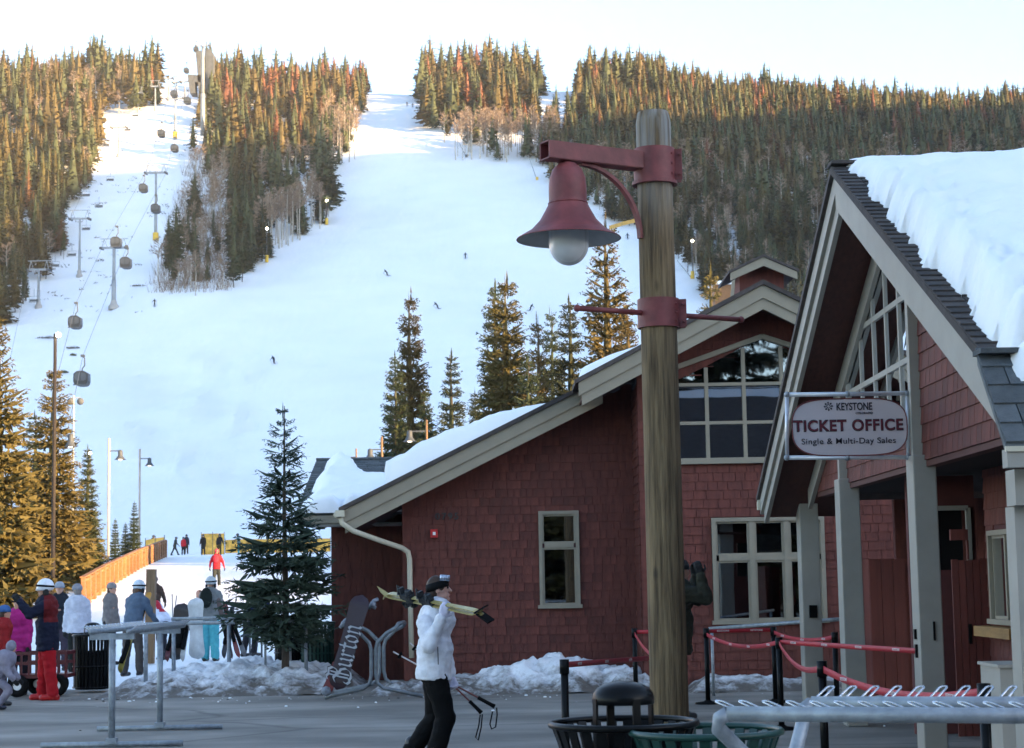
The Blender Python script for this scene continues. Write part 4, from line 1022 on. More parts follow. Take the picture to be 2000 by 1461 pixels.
# ================================================================== trees
def spruce_tris(h, r, seed, nwh, nbr, ntw, sub=0, droop=.25, base=.06, wfac=.30, power=.85, core=.42, gap=.12, irr=.18, nw=.16, jw=.3):
    rg = np.random.RandomState(seed); T = []
    leanx, leany = rg.uniform(-.012, .012, 2)
    if core > 0:
        k = 7; ang = np.linspace(0, 2 * np.pi, k, endpoint=False)
        lev = [(base + .02, .25), (base + .12, 1), (.35, .72), (.6, .45), (.8, .22), (.97, .02)]
        prev = None
        for t, f in lev:
            rr = r * core * f * (1 + rg.uniform(-.3, .3, k)); ring = np.stack([np.cos(ang) * rr, np.sin(ang) * rr, np.full(k, t * h) + rg.uniform(-.02, .02, k) * h], 1)
            if prev is not None:
                for j in range(k):
                    a, b, c, d = prev[j], prev[(j + 1) % k], ring[(j + 1) % k], ring[j]; T.append((a, b, c)); T.append((a, c, d))
            prev = ring
    for w in range(nwh):
        t = base + (.965 - base) * ((w + rg.uniform(-jw, jw)) / nwh); t = min(max(t, base), .97)
        prof = min(1.0, ((1 - t) / (1 - base)) ** power) * min(1, (t - base) / .06 * .4 + .6)
        n = max(3, int(round(nbr * (.55 + .6 * prof)))); a0 = rg.uniform(0, 6.28)
        for b in range(n):
            if rg.rand() < gap: continue
            az = a0 + 2 * np.pi * b / n + rg.uniform(-.35, .35); L = r * prof * rg.uniform(1 - irr * 1.6, 1 + irr) + .02 * h * (1 - t) + .01 * h
            up = -.32 + .75 * t ** 1.3 + rg.uniform(-.12, .12); dh = np.array([np.cos(az), np.sin(az), 0]); pr = np.array([-np.sin(az), np.cos(az), 0])
            z0 = t * h
            def pt(s): return np.array([leanx * z0, leany * z0, z0]) + dh * L * s + np.array([0, 0, L * (up * s - droop * s * (1 - .9 * s) + .16 * s * s)])
            m = max(2, int(round(ntw * (.45 + .7 * prof))))
            wS = L * .10 * wfac / .3
            p0, p1, p2 = pt(.08), pt(.6), pt(1.0); T.append((p0, p1 + pr * wS, p2)); T.append((p0, p2, p1 - pr * wS))
            for k in range(m):
                s = .12 + .86 * (k + rg.uniform(.1, .9)) / m; q = pt(s); sd = 1 if (k % 2) else -1
                an = rg.uniform(.6, 1.15); l = L * (.50 * (1 - s) + .17) * rg.uniform(.7, 1.3)
                d = dh * np.cos(an) + pr * sd * np.sin(an) + np.array([0, 0, rg.uniform(-.45, .12)]); d /= np.linalg.norm(d)
                nn = np.cross(d, [0, 0, 1]); nn /= (np.linalg.norm(nn) + 1e-6); nn = nn * np.cos(.6) + np.array([0, 0, 1]) * rg.uniform(-.9, .9); 
                if sub == 0:
                    wd = l * wfac; tip = q + d * l; mid = q + d * l * .45
                    T.append((q, mid + nn * wd, tip)); T.append((q, tip, mid - nn * wd))
                else:
                    for j in range(sub):
                        u = (j + rg.rand()) / sub; o = q + d * l * u * .8; ll = max(.011 * h, l * .42) * rg.uniform(.7, 1.2)
                        e = d + .9 * rg.uniform(-1, 1, 3) * np.array([1, 1, .7]); e /= np.linalg.norm(e)
                        n2 = np.cross(e, rg.uniform(-1, 1, 3)); n2 /= (np.linalg.norm(n2) + 1e-6)
                        wd = ll * nw; tip = o + e * ll; mid = o + e * ll * .4
                        T.append((o, mid + n2 * wd, tip)); T.append((o, tip, mid - n2 * wd))
    for k in range(5):   # leader
        a = rg.uniform(0, 6.28); d = np.array([np.cos(a), np.sin(a), 0]) * .012 * h
        T.append((np.array([leanx * h, leany * h, h * (.93 + .012 * k)]) - d * .4, np.array([leanx * h, leany * h, h * (.93 + .012 * k)]) + d * .4, np.array([leanx * h, leany * h, h * (.99 + .004 * k)])))
    return np.array(T, np.float32)
def tri_mesh(name, T, m):
    return np_mesh(name, T.reshape(-1, 3), np.arange(len(T) * 3).reshape(-1, 3), m)
def trunk_mesh(name, h, r, m, seed=0, n=7):
    rg = random.Random(seed)
    pts = [V((rg.uniform(-.01, .01) * h * (i > 0), rg.uniform(-.01, .01) * h * (i > 0), -.4 + (h + .4) * i / 6)) for i in range(7)]
    return MB().tube(pts, r, n, r1=r * .12).mesh(name, m, True)
def aspen_tris(h, r, seed, nl=16, nt=9, thick=.022):
    rg = np.random.RandomState(seed); T = []
    for i in range(nl):
        t = .52 + .45 * (i + rg.rand()) / nl; az = rg.uniform(0, 6.28); L = r * (1.15 - .7 * abs(t - .6) / .4) * rg.uniform(.7, 1.2)
        d = np.array([np.cos(az), np.sin(az), rg.uniform(.5, 1.2)]); d /= np.linalg.norm(d); p0 = np.array([0, 0, t * h]); p1 = p0 + d * L
        s = np.cross(d, [0.3, .2, 1]); s /= np.linalg.norm(s); w = thick * h * .45
        T.append((p0 - s * w, p0 + s * w, p1))
        for k in range(nt):
            u = .3 + .7 * rg.rand(); q = p0 + d * L * u; e = d + rg.uniform(-.9, .9, 3); e /= np.linalg.norm(e); l = L * rg.uniform(.35, .75)
            s2 = np.cross(e, rg.uniform(-1, 1, 3)); s2 /= np.linalg.norm(s2); w2 = thick * h * .22
            T.append((q - s2 * w2, q + s2 * w2, q + e * l))
    return np.array(T, np.float32)

# prototypes: (crown mesh per colour, trunk mesh)
FAR = []
for i in range(7):
    T = spruce_tris(1.0, (.13, .15, .17, .14, .19, .12, .16)[i], 40 + i, 22, 7, 4, wfac=.34, power=(.8, .7, .9, .6, .8, .65, .75)[i], base=(.10, .06, .14, .22, .05, .28, .12)[i], core=.5)
    FAR.append((T, {k: tri_mesh('crown', T, M[k]) for k in ('needle', 'needle_warm', 'rust')}, trunk_mesh('trunk', .96, .011, M['bark'], i)))
LOW = [spruce_tris(1.0, (.15, .17, .19, .14)[i], 60 + i, 13, 5, 2, wfac=.5, power=(.8, .7, .9, .65)[i], base=(.1, .06, .14, .2)[i], core=.55) for i in range(4)]
ASP = []
for i in range(5):
    T = aspen_tris(1.0, (.13, .15, .12, .16, .14)[i], 80 + i, 20, 13); ASP.append((T, tri_mesh('crown', T, M['twig']), trunk_mesh('trunk', .95, .016, M['aspen'], 20 + i, 6)))
MID = [(tri_mesh('crown', spruce_tris(1.0, rr, 90 + i, 50, 9, 9, sub=5, wfac=.26, nw=.20, jw=.9, power=pw, base=bb, core=.24, gap=.10, irr=.3, droop=.3), M[mk]), trunk_mesh('trunk', .97, .012, M['bark'], 30 + i, 8))
       for i, (rr, pw, bb, mk) in enumerate([(.135, .62, .04, 'needle_sunlit'), (.15, .75, .04, 'needle_sunlit'), (.11, .6, .05, 'needle'), (.17, .8, .03, 'needle_sunlit'), (.12, .7, .05, 'needle'), (.20, .85, .03, 'needle_sunlit')])]
def put_tree(name, label, loc, h, crown, trunk, rz, group=None, cat='tree', wide=1.0):
    t = bpy.data.objects.new(name, None); COL.objects.link(t); t.location = loc; t.rotation_euler = (0, 0, rz); t.scale = (h * wide, h * wide, h)
    tag(t, label, cat, group)
    for nm, me in (('trunk', trunk), ('crown', crown)):
        o = bpy.data.objects.new(nm, me); COL.objects.link(o); o.parent = t
    return t
def inpoly(px, py, poly):
    n = len(poly); c = np.zeros(px.shape, bool); j = n - 1
    for i in range(n):
        xi, yi = poly[i]; xj, yj = poly[j]
        c ^= ((yi > py) != (yj > py)) & (px < (xj - xi) * (py - yi) / (yj - yi + 1e-9) + xi); j = i
    return c
STAND = {
 'A': [(-90, 640), (-90, 150), (150, 150), (300, 150), (316, 206), (262, 224), (205, 232), (192, 300), (165, 385), (112, 430), (128, 470), (128, 525), (60, 560), (50, 600), (0, 640)],
 'B': [(398, 150), (718, 150), (716, 218), (690, 250), (692, 312), (652, 330), (655, 372), (640, 442), (575, 472), (520, 515), (470, 560), (400, 574), (330, 584), (300, 572), (330, 480), (352, 400), (372, 300), (392, 250)],
 'C': [(818, 195), (830, 240), (842, 292), (880, 302), (945, 318), (1048, 318), (1085, 345), (1100, 195), (1090, 150), (822, 150)],
 'D': [(1048, 318), (1075, 362), (1135, 398), (1195, 432), (1255, 455), (1330, 515), (1395, 596), (1560, 680), (2100, 760), (2100, 150), (1095, 150)],
}
rg = np.random.RandomState(5)
cand = []
Yg = 330.0
while Yg < 1040:
    st = 4.6 + (Yg - 330) * .0032
    xs = np.arange(-.34 * Yg, .34 * Yg, st); xs = xs + rg.uniform(-.45, .45, len(xs)) * st; ys = Yg + rg.uniform(-.45, .45, len(xs)) * st
    cand.append(np.stack([xs, ys], 1)); Yg += st
Yg = 420.0
while Yg < 900:      # a second, denser planting for the wooded hillside
    st = 6.2
    xs = np.arange(.02 * Yg, .30 * Yg, st); xs = xs + rg.uniform(-.5, .5, len(xs)) * st; ys = Yg + rg.uniform(-.5, .5, len(xs)) * st
    q_ = proj(np.column_stack([xs, ys, Tz(xs, ys)])); k_ = inpoly(q_[:, 0], q_[:, 1], STAND['D']); cand.append(np.stack([xs, ys], 1)[k_]); Yg += st
cand = np.concatenate(cand); cz = Tz(cand[:, 0], cand[:, 1]); pp = proj(np.column_stack([cand, cz]))
# crest: ground that lies behind the skyline keeps its trees only just behind it
stand = np.full(len(cand), '', dtype='<U1')
for k, pl in STAND.items(): stand[inpoly(pp[:, 0], pp[:, 1], pl)] = k
trees = []
for i in np.where(stand != '')[0]:
    X, Y = cand[i]; px, py = pp[i]; s = stand[i]; u = rg.rand()
    kind = 'needle' if rg.rand() < .5 else 'needle_warm'; h = 12 + 12 * rg.rand() ** 1.4
    if s == 'A':
        if (130 < px < 260 and 180 < py < 260 and u < .45) or (px < 110 and 150 < py < 190 and u < .4) or u < .05: kind = 'aspen'
        elif u > .95: kind = 'rust'
    if s == 'B':
        if (px < 445 and py > 330): kind = 'aspen' if u < (.86 if py < 490 else .55) else 'needle'
        elif px > 500 and py > 330: kind = 'aspen' if u < .62 else 'needle'
        elif px > 630 and py > 240: kind = 'aspen' if u < .6 else 'needle'
        elif 440 < px < 500 and py > 420: kind = 'needle'; h = rg.uniform(19, 25)
        elif px > 440 and py < 270: kind = 'rust' if u < .34 else kind
        elif u > .92: kind = 'rust'
        if px < 400 and py < 420 and u > .35: continue
    if s == 'C':
        if py > 262 and px > 880: kind = 'aspen' if u < .72 else 'needle'
        elif 835 < px < 870 and py > 260: kind = 'aspen' if u < .4 else 'needle'
        elif u > .9: kind = 'rust'
        if 845 < px < 900 and py > 270 and u > .3: continue
        if px > 1055 and py < 240: continue
        if px < 1060 and py < 230: h *= 1.25
    if s == 'D':
        if py > 330 and u < .25: kind = 'aspen'
        elif u > .90 and py < 360: kind = 'rust'
        if 1505 < px < 1540 and 430 < py < 480: continue
        h = 10 + 9 * rg.rand() ** 1.3
        if px < 1130 and py < 235: continue
        if 1130 < px < 1300 and py < 230: h *= 1.3
    if kind == 'aspen': h = rg.uniform(10, 15)
    if kind == 'rust': h *= .9
    if Y > 880: h *= .85
    h *= .82 + .5 * max(-.6, min(.6, mnoise.noise(V((X * .045, Y * .045, 0)))))
    trees.append((Y, X, px, py, s, kind, h))
trees.sort()
nsp = 0; na = 0
NAMES = {'A': 'left of the lift', 'B': 'between lift and run', 'C': 'right of the run', 'D': 'behind the ticket office'}
LAB = {'needle': ('spruce_tree', 'dark green spruce in the stand {}', 'green spruces {}'), 'needle_warm': ('pine_tree', 'olive green pine in the stand {}', 'olive pines {}'),
       'rust': ('dead_pine_tree', 'rust-brown pine in the stand {}', 'rust-brown pines {}'), 'aspen': ('aspen_tree', 'bare pale aspen in the stand {}', 'bare aspens {}')}
counts = {}
stuff_v, stuff_m = [], []
lim = {'needle': 260, 'needle_warm': 260, 'rust': 110, 'aspen': 190}
POSW = lambda s, px, py: 'along the skyline of' if py < 235 else ('at the lower edge of' if (s == 'B' and py > 420) or (s == 'A' and py > 430) or (s == 'C' and py > 275) or (s == 'D' and py > 400) else 'in the middle of')
for (Y, X, px, py, s, kind, h) in trees:
    z = gz(X, Y); hid = (px > 1330 and py > 640) or (px > 1680 and py > 330 + 0) or (1560 < px < 1680 and py > 620)
    if hid and px > 1600 and py > 420: continue
    n = counts.get(kind, 0); rz = random.uniform(0, 6.28)
    if n < lim[kind] and not hid:
        counts[kind] = n + 1; nm, lb, gr = LAB[kind]
        if kind == 'aspen': T, cm, tm = ASP[random.randrange(5)]
        else: T, d_, tm = FAR[random.randrange(7)]; cm = d_[kind]
        put_tree(nm, ('tall ' if h > 17 else 'short ' if h < 13 else '') + lb.replace('in the stand', POSW(s, px, py) + ' the stand').format(NAMES[s]), (X, Y, z - .2), h, cm, tm, rz, gr.format(NAMES[s]), wide=random.choice((.75, .9, 1.0, 1.15, 1.35, 1.55)))
    else:
        T = ASP[random.randrange(5)][0] if kind == 'aspen' else LOW[random.randrange(4)]
        c, sn_ = math.cos(rz), math.sin(rz); w = h * random.uniform(1.0, 1.7)
        q = T.reshape(-1, 3); q = np.column_stack([(q[:, 0] * c - q[:, 1] * sn_) * w + X, (q[:, 0] * sn_ + q[:, 1] * c) * w + Y, q[:, 2] * h + z - .2])
        stuff_v.append(q); stuff_m.append(np.full(len(T), {'needle': 0, 'needle_warm': 1, 'rust': 2, 'aspen': 3}[kind], np.int32))
        if kind == 'aspen':
            t_ = np.array([[(X - .24, Y, z), (X + .24, Y, z), (X, Y, z + h)]], np.float32).reshape(-1, 3); stuff_v.append(t_); stuff_m.append(np.array([4], np.int32))
if stuff_v:
    sv = np.concatenate(stuff_v); sm = np.concatenate(stuff_m)
    fo = link_mesh('forest', np_mesh('forest', sv, np.arange(len(sv)).reshape(-1, 3), [M['needle'], M['needle_warm'], M['rust'], M['twig'], M['aspen']], sm))
    tag(fo, 'dense mixed conifer forest covering the upper hillside', 'forest', kind='stuff')
# extra pale aspens that line the run's edges
for (x0, x1, y0, y1, n, lb) in ((882, 1092, 292, 318, 46, 'pale slender aspen in the row below the upper conifers'), (500, 645, 400, 480, 34, 'pale slender aspen at the run edge of the middle stand'), (640, 700, 280, 320, 8, 'pale slender aspen at the right corner of the middle stand')):
    k_ = 0
    while k_ < n:
        px = random.uniform(x0, x1); py = random.uniform(y0, y1)
        if x0 == 500: py = 512 - (px - 505) * .52 - random.uniform(0, 22)
        g_ = G(px, py, 300, 900); T, cm, tm = ASP[random.randrange(5)]
        put_tree('aspen_tree', lb, g_, random.uniform(13, 18), cm, tm, random.uniform(0, 6), 'aspens along the run, ' + lb.split('in the')[-1].split('at the')[-1].strip(), wide=random.uniform(.8, 1.1)); k_ += 1
print('TREES', len(trees), counts, 'stuff tris', sum(len(a) for a in stuff_m))
# brush in the shaded gully below the middle stand
bt = []
rb = np.random.RandomState(9)
for _ in range(620):
    px = rb.uniform(300, 440); py = rb.uniform(290, 575)
    if px < 300 + (575 - py) * .28 or px > 445: continue
    g_ = G(px, py, 300, 800); 
    for k in range(12):
        a = rb.uniform(0, 6.28); l = rb.uniform(1.5, 5.0); d = np.array([math.cos(a) * .35, math.sin(a) * .35, 1]) * l; b_ = np.array(g_) + rb.uniform(-2, 2, 3) * [1, 1, 0]; s_ = np.array([.045, 0, 0])
        bt.append((b_ - s_, b_ + s_, b_ + d))
o = link_mesh('undergrowth', tri_mesh('undergrowth', np.array(bt, np.float32), M['brush'])); tag(o, 'bare grey brush in the gully beside the lift line', 'undergrowth', kind='stuff')

# ------------------------------------------------------------------ trees near the village: (px, top_y, Y, proto, name, label, wide)
near_trees = [
 (-5, 590, 72, 5, 'spruce_tree', 'big golden spruce cut by the left edge of the picture', .95),
 (106, 702, 90, 1, 'spruce_tree', 'sunlit spruce behind the tall floodlight pole on the left', 1.15),
 (70, 800, 96, 4, 'spruce_tree', 'shaded spruce between the edge spruce and the floodlight pole', 1.3),
 (172, 868, 97, 4, 'spruce_tree', 'dark spruce just left of the first small lamp post', 1.0),
 (14, 945, 88, 5, 'spruce_tree', 'low sunlit spruce at the left edge under the big golden spruce', 1.2),
 (92, 968, 92, 3, 'spruce_tree', 'small bright spruce in front of the floodlight pole', 1.25),
 (135, 962, 96, 1, 'spruce_tree', 'small bright spruce right of the floodlight pole', 1.35),
 (178, 975, 101, 3, 'spruce_tree', 'small bright spruce by the first small lamp post', 1.25),
 (225, 1012, 105, 2, 'spruce_tree', 'small dark spruce between the two small lamp posts', 1.0),
 (262, 978, 112, 4, 'spruce_tree', 'small dark spruce behind the second small lamp post', 1.0),
 (245, 1020, 112, 4, 'spruce_tree', 'lowest dark spruce between the two small lamp posts', 1.3),
 (798, 560, 118, 0, 'spruce_tree', 'tall slender spruce with a sunlit tip left of the dark pair', .85),
 (772, 685, 112, 2, 'spruce_tree', 'dark spruce leaning against the tall slender spruce', 1.0),
 (828, 755, 110, 2, 'spruce_tree', 'short dark spruce right of the tall slender spruce', 1.0),
 (880, 680, 105, 4, 'spruce_tree', 'dark open spruce between the two tall sunlit groups', 1.05),
 (928, 755, 108, 4, 'spruce_tree', 'small thin dark spruce above the lodge snow', .95),
 (985, 528, 116, 0, 'spruce_tree', 'tallest spruce of the middle group with a golden crown', 1.15),
 (965, 545, 120, 2, 'spruce_tree', 'second stem of the tall middle spruce group', 1.0),
 (1050, 608, 112, 1, 'spruce_tree', 'bright golden spruce right of the tall middle group', .8),
 (1030, 690, 108, 2, 'spruce_tree', 'shaded spruce under the bright golden spruce', 1.2),
 (1077, 596, 122, 2, 'spruce_tree', 'thin dark spruce between two golden spruces', .8),
 (1112, 575, 114, 4, 'spruce_tree', 'dark spruce left of the broad golden spruce', 1.15),
 (1180, 413, 110, 3, 'spruce_tree', 'broad golden spruce behind the lamp arm', .95),
 (1225, 600, 106, 5, 'spruce_tree', 'shorter golden spruce hidden by the wooden pole', .9),
 (1386, 512, 150, 1, 'spruce_tree', 'golden spruce above the lodge roof right of the pole', .95),
]
for i, (px, ty, Y, k, nm, lb, wd) in enumerate(near_trees):
    top = P(px, ty, Y); z = gz(top.x, Y); put_tree(nm, lb, (top.x, Y, z - .1), top.z - z + .1, MID[k][0], MID[k][1], i * 1.37, wide=wd * (.86 if px > 700 else .95))
# young spruce in front of the lodge
top = P(556, 785, 29.6); zb = .25; H = top.z - zb
Tn = spruce_tris(H, .84, 5, 34, 8, 13, sub=7, droop=.30, base=.15, power=.90, core=0, gap=.16, irr=.45, nw=.13, jw=1.0)
t = bpy.data.objects.new('spruce_tree', None); COL.objects.link(t); t.location = (P(557, 1250, 29.6).x, 29.6, zb); tag(t, 'young blue-green spruce standing by the left corner of the lodge', 'tree')
o = link_mesh('crown', tri_mesh('crown', Tn, M['needle_near']), t, world=False)
rgx = random.Random(4); mbt = MB(); mbt.tube([(0, 0, -.2), (0.01, 0, H * .3), (-.01, 0.01, H * .6), (0, 0, H * .985)], [.065, .05, .03, .006], 8)
o = mbt.build('trunk', M['bark'], t, world=False, smooth=True)
# a line of spruces behind the viewer, mirrored in the lodge windows
for i in range(16):
    X = -14 + i * 3.1 + random.uniform(-1, 1); Y = -34 + random.uniform(-8, 6)
    put_tree('spruce_tree', 'spruce in the row behind the viewer, mirrored in the lodge glass', (X, Y, -.1), random.uniform(17, 27), MID[i % 6][0], MID[i % 6][1], i * .9, group='spruces behind the viewer', wide=1.1)
# ================================================================== lifts on the hill
M['lift_grey'] = mat('lift_grey', (.075, .085, .095), rough=.8, var=.2, scale=.5)
def tower_parts(t, H, arm, dark=False, pad=False, catwalk=True, r=.5, flare=True):
    mt = M['lift_metal']; q = .45 * H
    MB().tube([(0, 0, -.5), (0, 0, q)], r, 12, r1=r * .9).build('lower_mast', mt, t, True, world=False)
    MB().tube([(0, 0, q), (0, 0, H - .3)], r * .72, 12, r1=r * .62).build('upper_mast', mt, t, True, world=False)
    if flare: MB().lathe([(r * 2.2, -.5), (r * 2.2, .4), (r * 1.5, .9), (r * 1.05, 1.9), (r * .9, 1.95)], (0, 0, 0), 12).build('footing', M['concrete'], t, world=False)
    if pad: MB().lathe([(r * 1.7, .1), (r * 1.7, 2.4), (r, 2.45)], (0, 0, 0), 12).build('crash_pad', M['yellow'], t, world=False)
    a = arm / 2
    m_ = MB(); m_.bar((-a, 0, H - .5), (a, 0, H - .5), .45, .5); m_.build('cross_arm', mt, t, world=False)
    for s in (-1, 1):
        m_ = MB(); m_.bar((s * a, -2.2, H - .75), (s * a, 2.2, H - .25), .22, .35)
        for k in range(5):
            y = -1.9 + k * .95; m_.tube([(s * a - .16, y, H - .95 + .1 * k), (s * a + .16, y, H - .95 + .1 * k)], .22, 8)
        m_.build('sheave_train', M['lift_dark'], t, world=False)
        if catwalk:
            m_ = MB(); m_.bar((s * a * .99, 0, H - .3), (s * a * .8, 0, H + 1.7), .14, .14); m_.bar((s * a * .55, 0, H - .3), (s * a * .8, 0, H + 1.7), .10, .10); m_.build('frame', mt, t, world=False)
    if catwalk:
        m_ = MB(); m_.bar((-a * 1.12, 0, H + 1.75), (a * 1.12, 0, H + 1.75), .22, .16); m_.build('top_beam', mt, t, world=False)
TOW = {}
def tower(px, by, ty, arm_px, label, pad=False, name='gondola_tower', r=.5, Y=None, flare=True, group=None, catwalk=True):
    g_ = G(px, by) if Y is None else P(px, by, Y)
    F_ = FPX / g_.y; H = (by - ty) / F_ - (1.8 if catwalk else 0); t = thing(name, label, 'lift tower', g_, group)
    tower_parts(t, H, arm_px / F_ * .88, pad=pad, r=r, flare=flare, catwalk=catwalk); TOW[label] = (g_, H, arm_px / F_ * .88); return g_, H, arm_px / F_ * .44
t1 = tower(222, 602, 463, 56, 'grey gondola tower with a flared foot at the bottom of the lift line', r=.62)
t2 = tower(304, 472, 318, 46, 'gondola tower with a yellow pad, second up the lift line', pad=True, r=.5, flare=False)
t3 = tower(342, 272, 178, 38, 'gondola tower with a yellow pad below the lift crest', pad=True, r=.5, flare=False)
t4 = tower(396, 262, 68, 30, 'tallest gondola tower, rising above the skyline trees', r=.85, Y=640, flare=False)
ch = [tower(75, 602, 508, 44, 'chairlift tower at the foot of the left stand', name='chairlift_tower', r=.42, catwalk=True),
      tower(155, 542, 408, 42, 'chairlift tower left of the gondola tower with the flared foot', name='chairlift_tower', r=.40),
      tower(232, 306, 234, 34, 'chairlift tower standing alone on the upper snow', name='chairlift_tower', r=.38),
      tower(269, 219, 168, 20, 'chairlift tower in front of the dark trees near the crest', name='chairlift_tower', r=.4, flare=False),
      tower(303, 218, 156, 20, 'chairlift tower at the tree edge near the crest', name='chairlift_tower', r=.4, flare=False),
      tower(329, 198, 140, 20, 'leftmost of the small lift towers on the skyline', name='chairlift_tower', r=.4, flare=False),
      tower(345, 196, 148, 18, 'middle one of the small lift towers on the skyline', name='chairlift_tower', r=.4, flare=False),
      tower(361, 198, 146, 18, 'rightmost of the small lift towers on the skyline', name='chairlift_tower', r=.4, flare=False)]
# gondola cabins
def cabin_meshes():
    pr = []
    for i in range(28):
        a = 2 * math.pi * i / 28; c, s = math.cos(a), math.sin(a); e = 2 / 3.2
        w = 1.0 * (1 - .10 * max(0, s)); pr.append((w * math.copysign(abs(c) ** e, c), 1.05 * math.copysign(abs(s) ** e, s)))
    body = MB().prism([V((x, -1.0, z)) for x, z in pr], (0, 2.0, 0)).mesh('body', M['cabin'])
    win = MB().prism([V((x * .86, -1.03, z * .55 + .22)) for x, z in pr], (0, 2.06, 0)).mesh('window', M['cabin_glass'])
    side = MB(); side.span(-1.03, 1.03, -.75, .75, -.35, .7)
    sidem = side.mesh('side_window', M['cabin_glass'])
    post = MB().span(-.05, .05, -1.06, 1.06, -.9, .8).mesh('door_post', M['cabin'])
    hang = MB(); hang.tube([(0, 0, 1.0), (.05, 0, 1.45), (.38, 0, 1.9), (.34, 0, 2.9), (.1, 0, 3.2)], .09, 6); hang.box((.1, 0, 3.25), (.5, .7, .3))
    hangm = hang.mesh('hanger_arm', M['lift_dark'])
    rack_ = MB().span(-.95, .95, -1.15, -1.0, -1.0, -.85).mesh('ski_holder', M['lift_dark'])
    return [('body', body), ('window', win), ('side_window', sidem), ('door_post', post), ('hanger_arm', hangm), ('ski_holder', rack_)]
CM = cabin_meshes()
cab_list = [(160, 740, 28, 'nearest gondola cabin, hanging low above the floodlight pole'), (147, 630, 24, 'gondola cabin below the flared tower, second nearest'), (246, 514, 21, 'gondola cabin just right of the flared tower'),
            (227, 474, 20, 'gondola cabin passing in front of the flared tower head'), (280, 368, 16, 'gondola cabin left of the second tower mast'), (304, 408, 17, 'gondola cabin in front of the second tower mast'),
            (315, 261, 14, 'gondola cabin on the left rope below the crest'), (341, 290, 14, 'gondola cabin under the third tower pad'), (366, 197, 13, 'gondola cabin at the right arm of the third tower'), (340, 184, 13, 'gondola cabin in front of the third tower head'),
            (383, 97, 10, 'highest gondola cabin, against the sky'), (364, 138, 10, 'gondola cabin against the sky beside the tall tower')]
grips = []
for px, py, w, lb in cab_list:
    p = P(px, py, 2.0 * FPX / w); t = thing('gondola_cabin', lb, 'gondola', p, 'gondola cabins on the lift'); grips.append(p + V((.1, 0, 3.25)))
    for nm, me in CM: link_mesh(nm, me, t, world=False)
def arm_pt(tw, s): g_, H, a = tw; return g_ + V((s * a, 0, H - .6))
cabl = [arm_pt(t4, -1), arm_pt(t3, -1), grips[6], arm_pt(t2, -1), grips[4], arm_pt(t1, -1), grips[1], P(95, 800, 190)]
cabr = [arm_pt(t4, 1), arm_pt(t3, 1), grips[7], arm_pt(t2, 1), grips[2] + V((0, 40, 9)), grips[2], arm_pt(t1, 1) + V((0, -30, -4)), grips[0], P(120, 900, 170)]
cabr = [arm_pt(t4, 1), arm_pt(t3, 1), arm_pt(t2, 1), arm_pt(t1, 1), grips[0], P(120, 900, 170)]
for nm, pts, lb in (('haul_rope', cabl, 'left haul rope of the gondola lift'), ('haul_rope', cabr, 'right haul rope of the gondola lift')):
    o = MB().tube(pts, .035, 5).build(nm, M['lift_dark']); tag(o, lb, 'rope')
pts = [arm_pt(c, -1) for c in ch]; o = MB().tube([P(20, 700, 330)] + pts[:3] + [pts[3]], .03, 5).build('haul_rope', M['lift_dark']); tag(o, 'thin haul rope of the chairlift at far left', 'rope')
# upper lift buildings by the tall tower
ub = thing('lift_terminal', 'grey lift terminal rising behind the tall tower', 'lift building', P(408, 200, 700))
pu = lambda x, y: P(x, y, 700)
m_ = MB(); m_.prism([pu(382, 102), pu(392, 98), pu(392, 190), pu(389, 190)], (0, 3, 0)); m_.build('pylon', M['lift_grey'], ub)
m_ = MB(); m_.prism([pu(401, 97), pu(411, 95), pu(417, 105), pu(417, 140), pu(401, 185)], (0, 3, 0)); m_.build('pylon', M['lift_grey'], ub)
m_ = MB(); m_.prism([pu(366, 145), pu(392, 147), pu(394, 160), pu(380, 160), pu(381, 182), pu(371, 182)], (0, 6, 0)); m_.build('loading_house', M['lift_grey'], ub)
# chairs
chm = []
m_ = MB(); m_.bar((-1.1, 0, 0), (1.1, 0, 0), .5, .08); chm.append(('seat', m_.mesh('seat', M['lift_dark'])))
m_ = MB(); m_.bar((-1.1, .3, .45), (1.1, .3, .45), .08, .5); chm.append(('backrest', m_.mesh('backrest', M['lift_dark'])))
m_ = MB(); m_.tube([(-1.15, -.2, 0), (-1.15, .3, 1.4), (1.15, .3, 1.4), (1.15, -.2, 0)], .06, 5); m_.tube([(0, .3, 1.4), (0, .2, 3.2)], .06, 5); chm.append(('hanger', m_.mesh('hanger', M['lift_metal'])))
chairs = [(140, 500, 'chair carrying riders beside the left chairlift mast'), (107, 521, 'chair hanging in front of the dark trees by the lowest chairlift tower'), (168, 449, 'empty chair right of the left chairlift mast'), (193, 405, 'empty chair above the left chairlift mast, right-hand rope'), (168, 383, 'empty chair at the tree edge above the left chairlift mast'), (215, 353, 'empty chair below the lone chairlift tower'), (207, 285, 'empty chair at the tree edge by the lone chairlift tower'), (249, 255, 'empty chair just right of the lone chairlift tower'), (264, 227, 'empty chair below the towers near the crest'), (33, 556, 'chair hanging at the dark trees near the far left'), (66, 590, 'empty chair beside the foot of the lowest chairlift tower')]
for px, py, lb in chairs:
    g_ = G(px, py + 45); p = P(px, py, g_.y); t = thing('lift_chair', lb, 'lift chair', p, 'chairs of the chairlift')
    for nm, me in chm: link_mesh(nm, me, t, world=False)
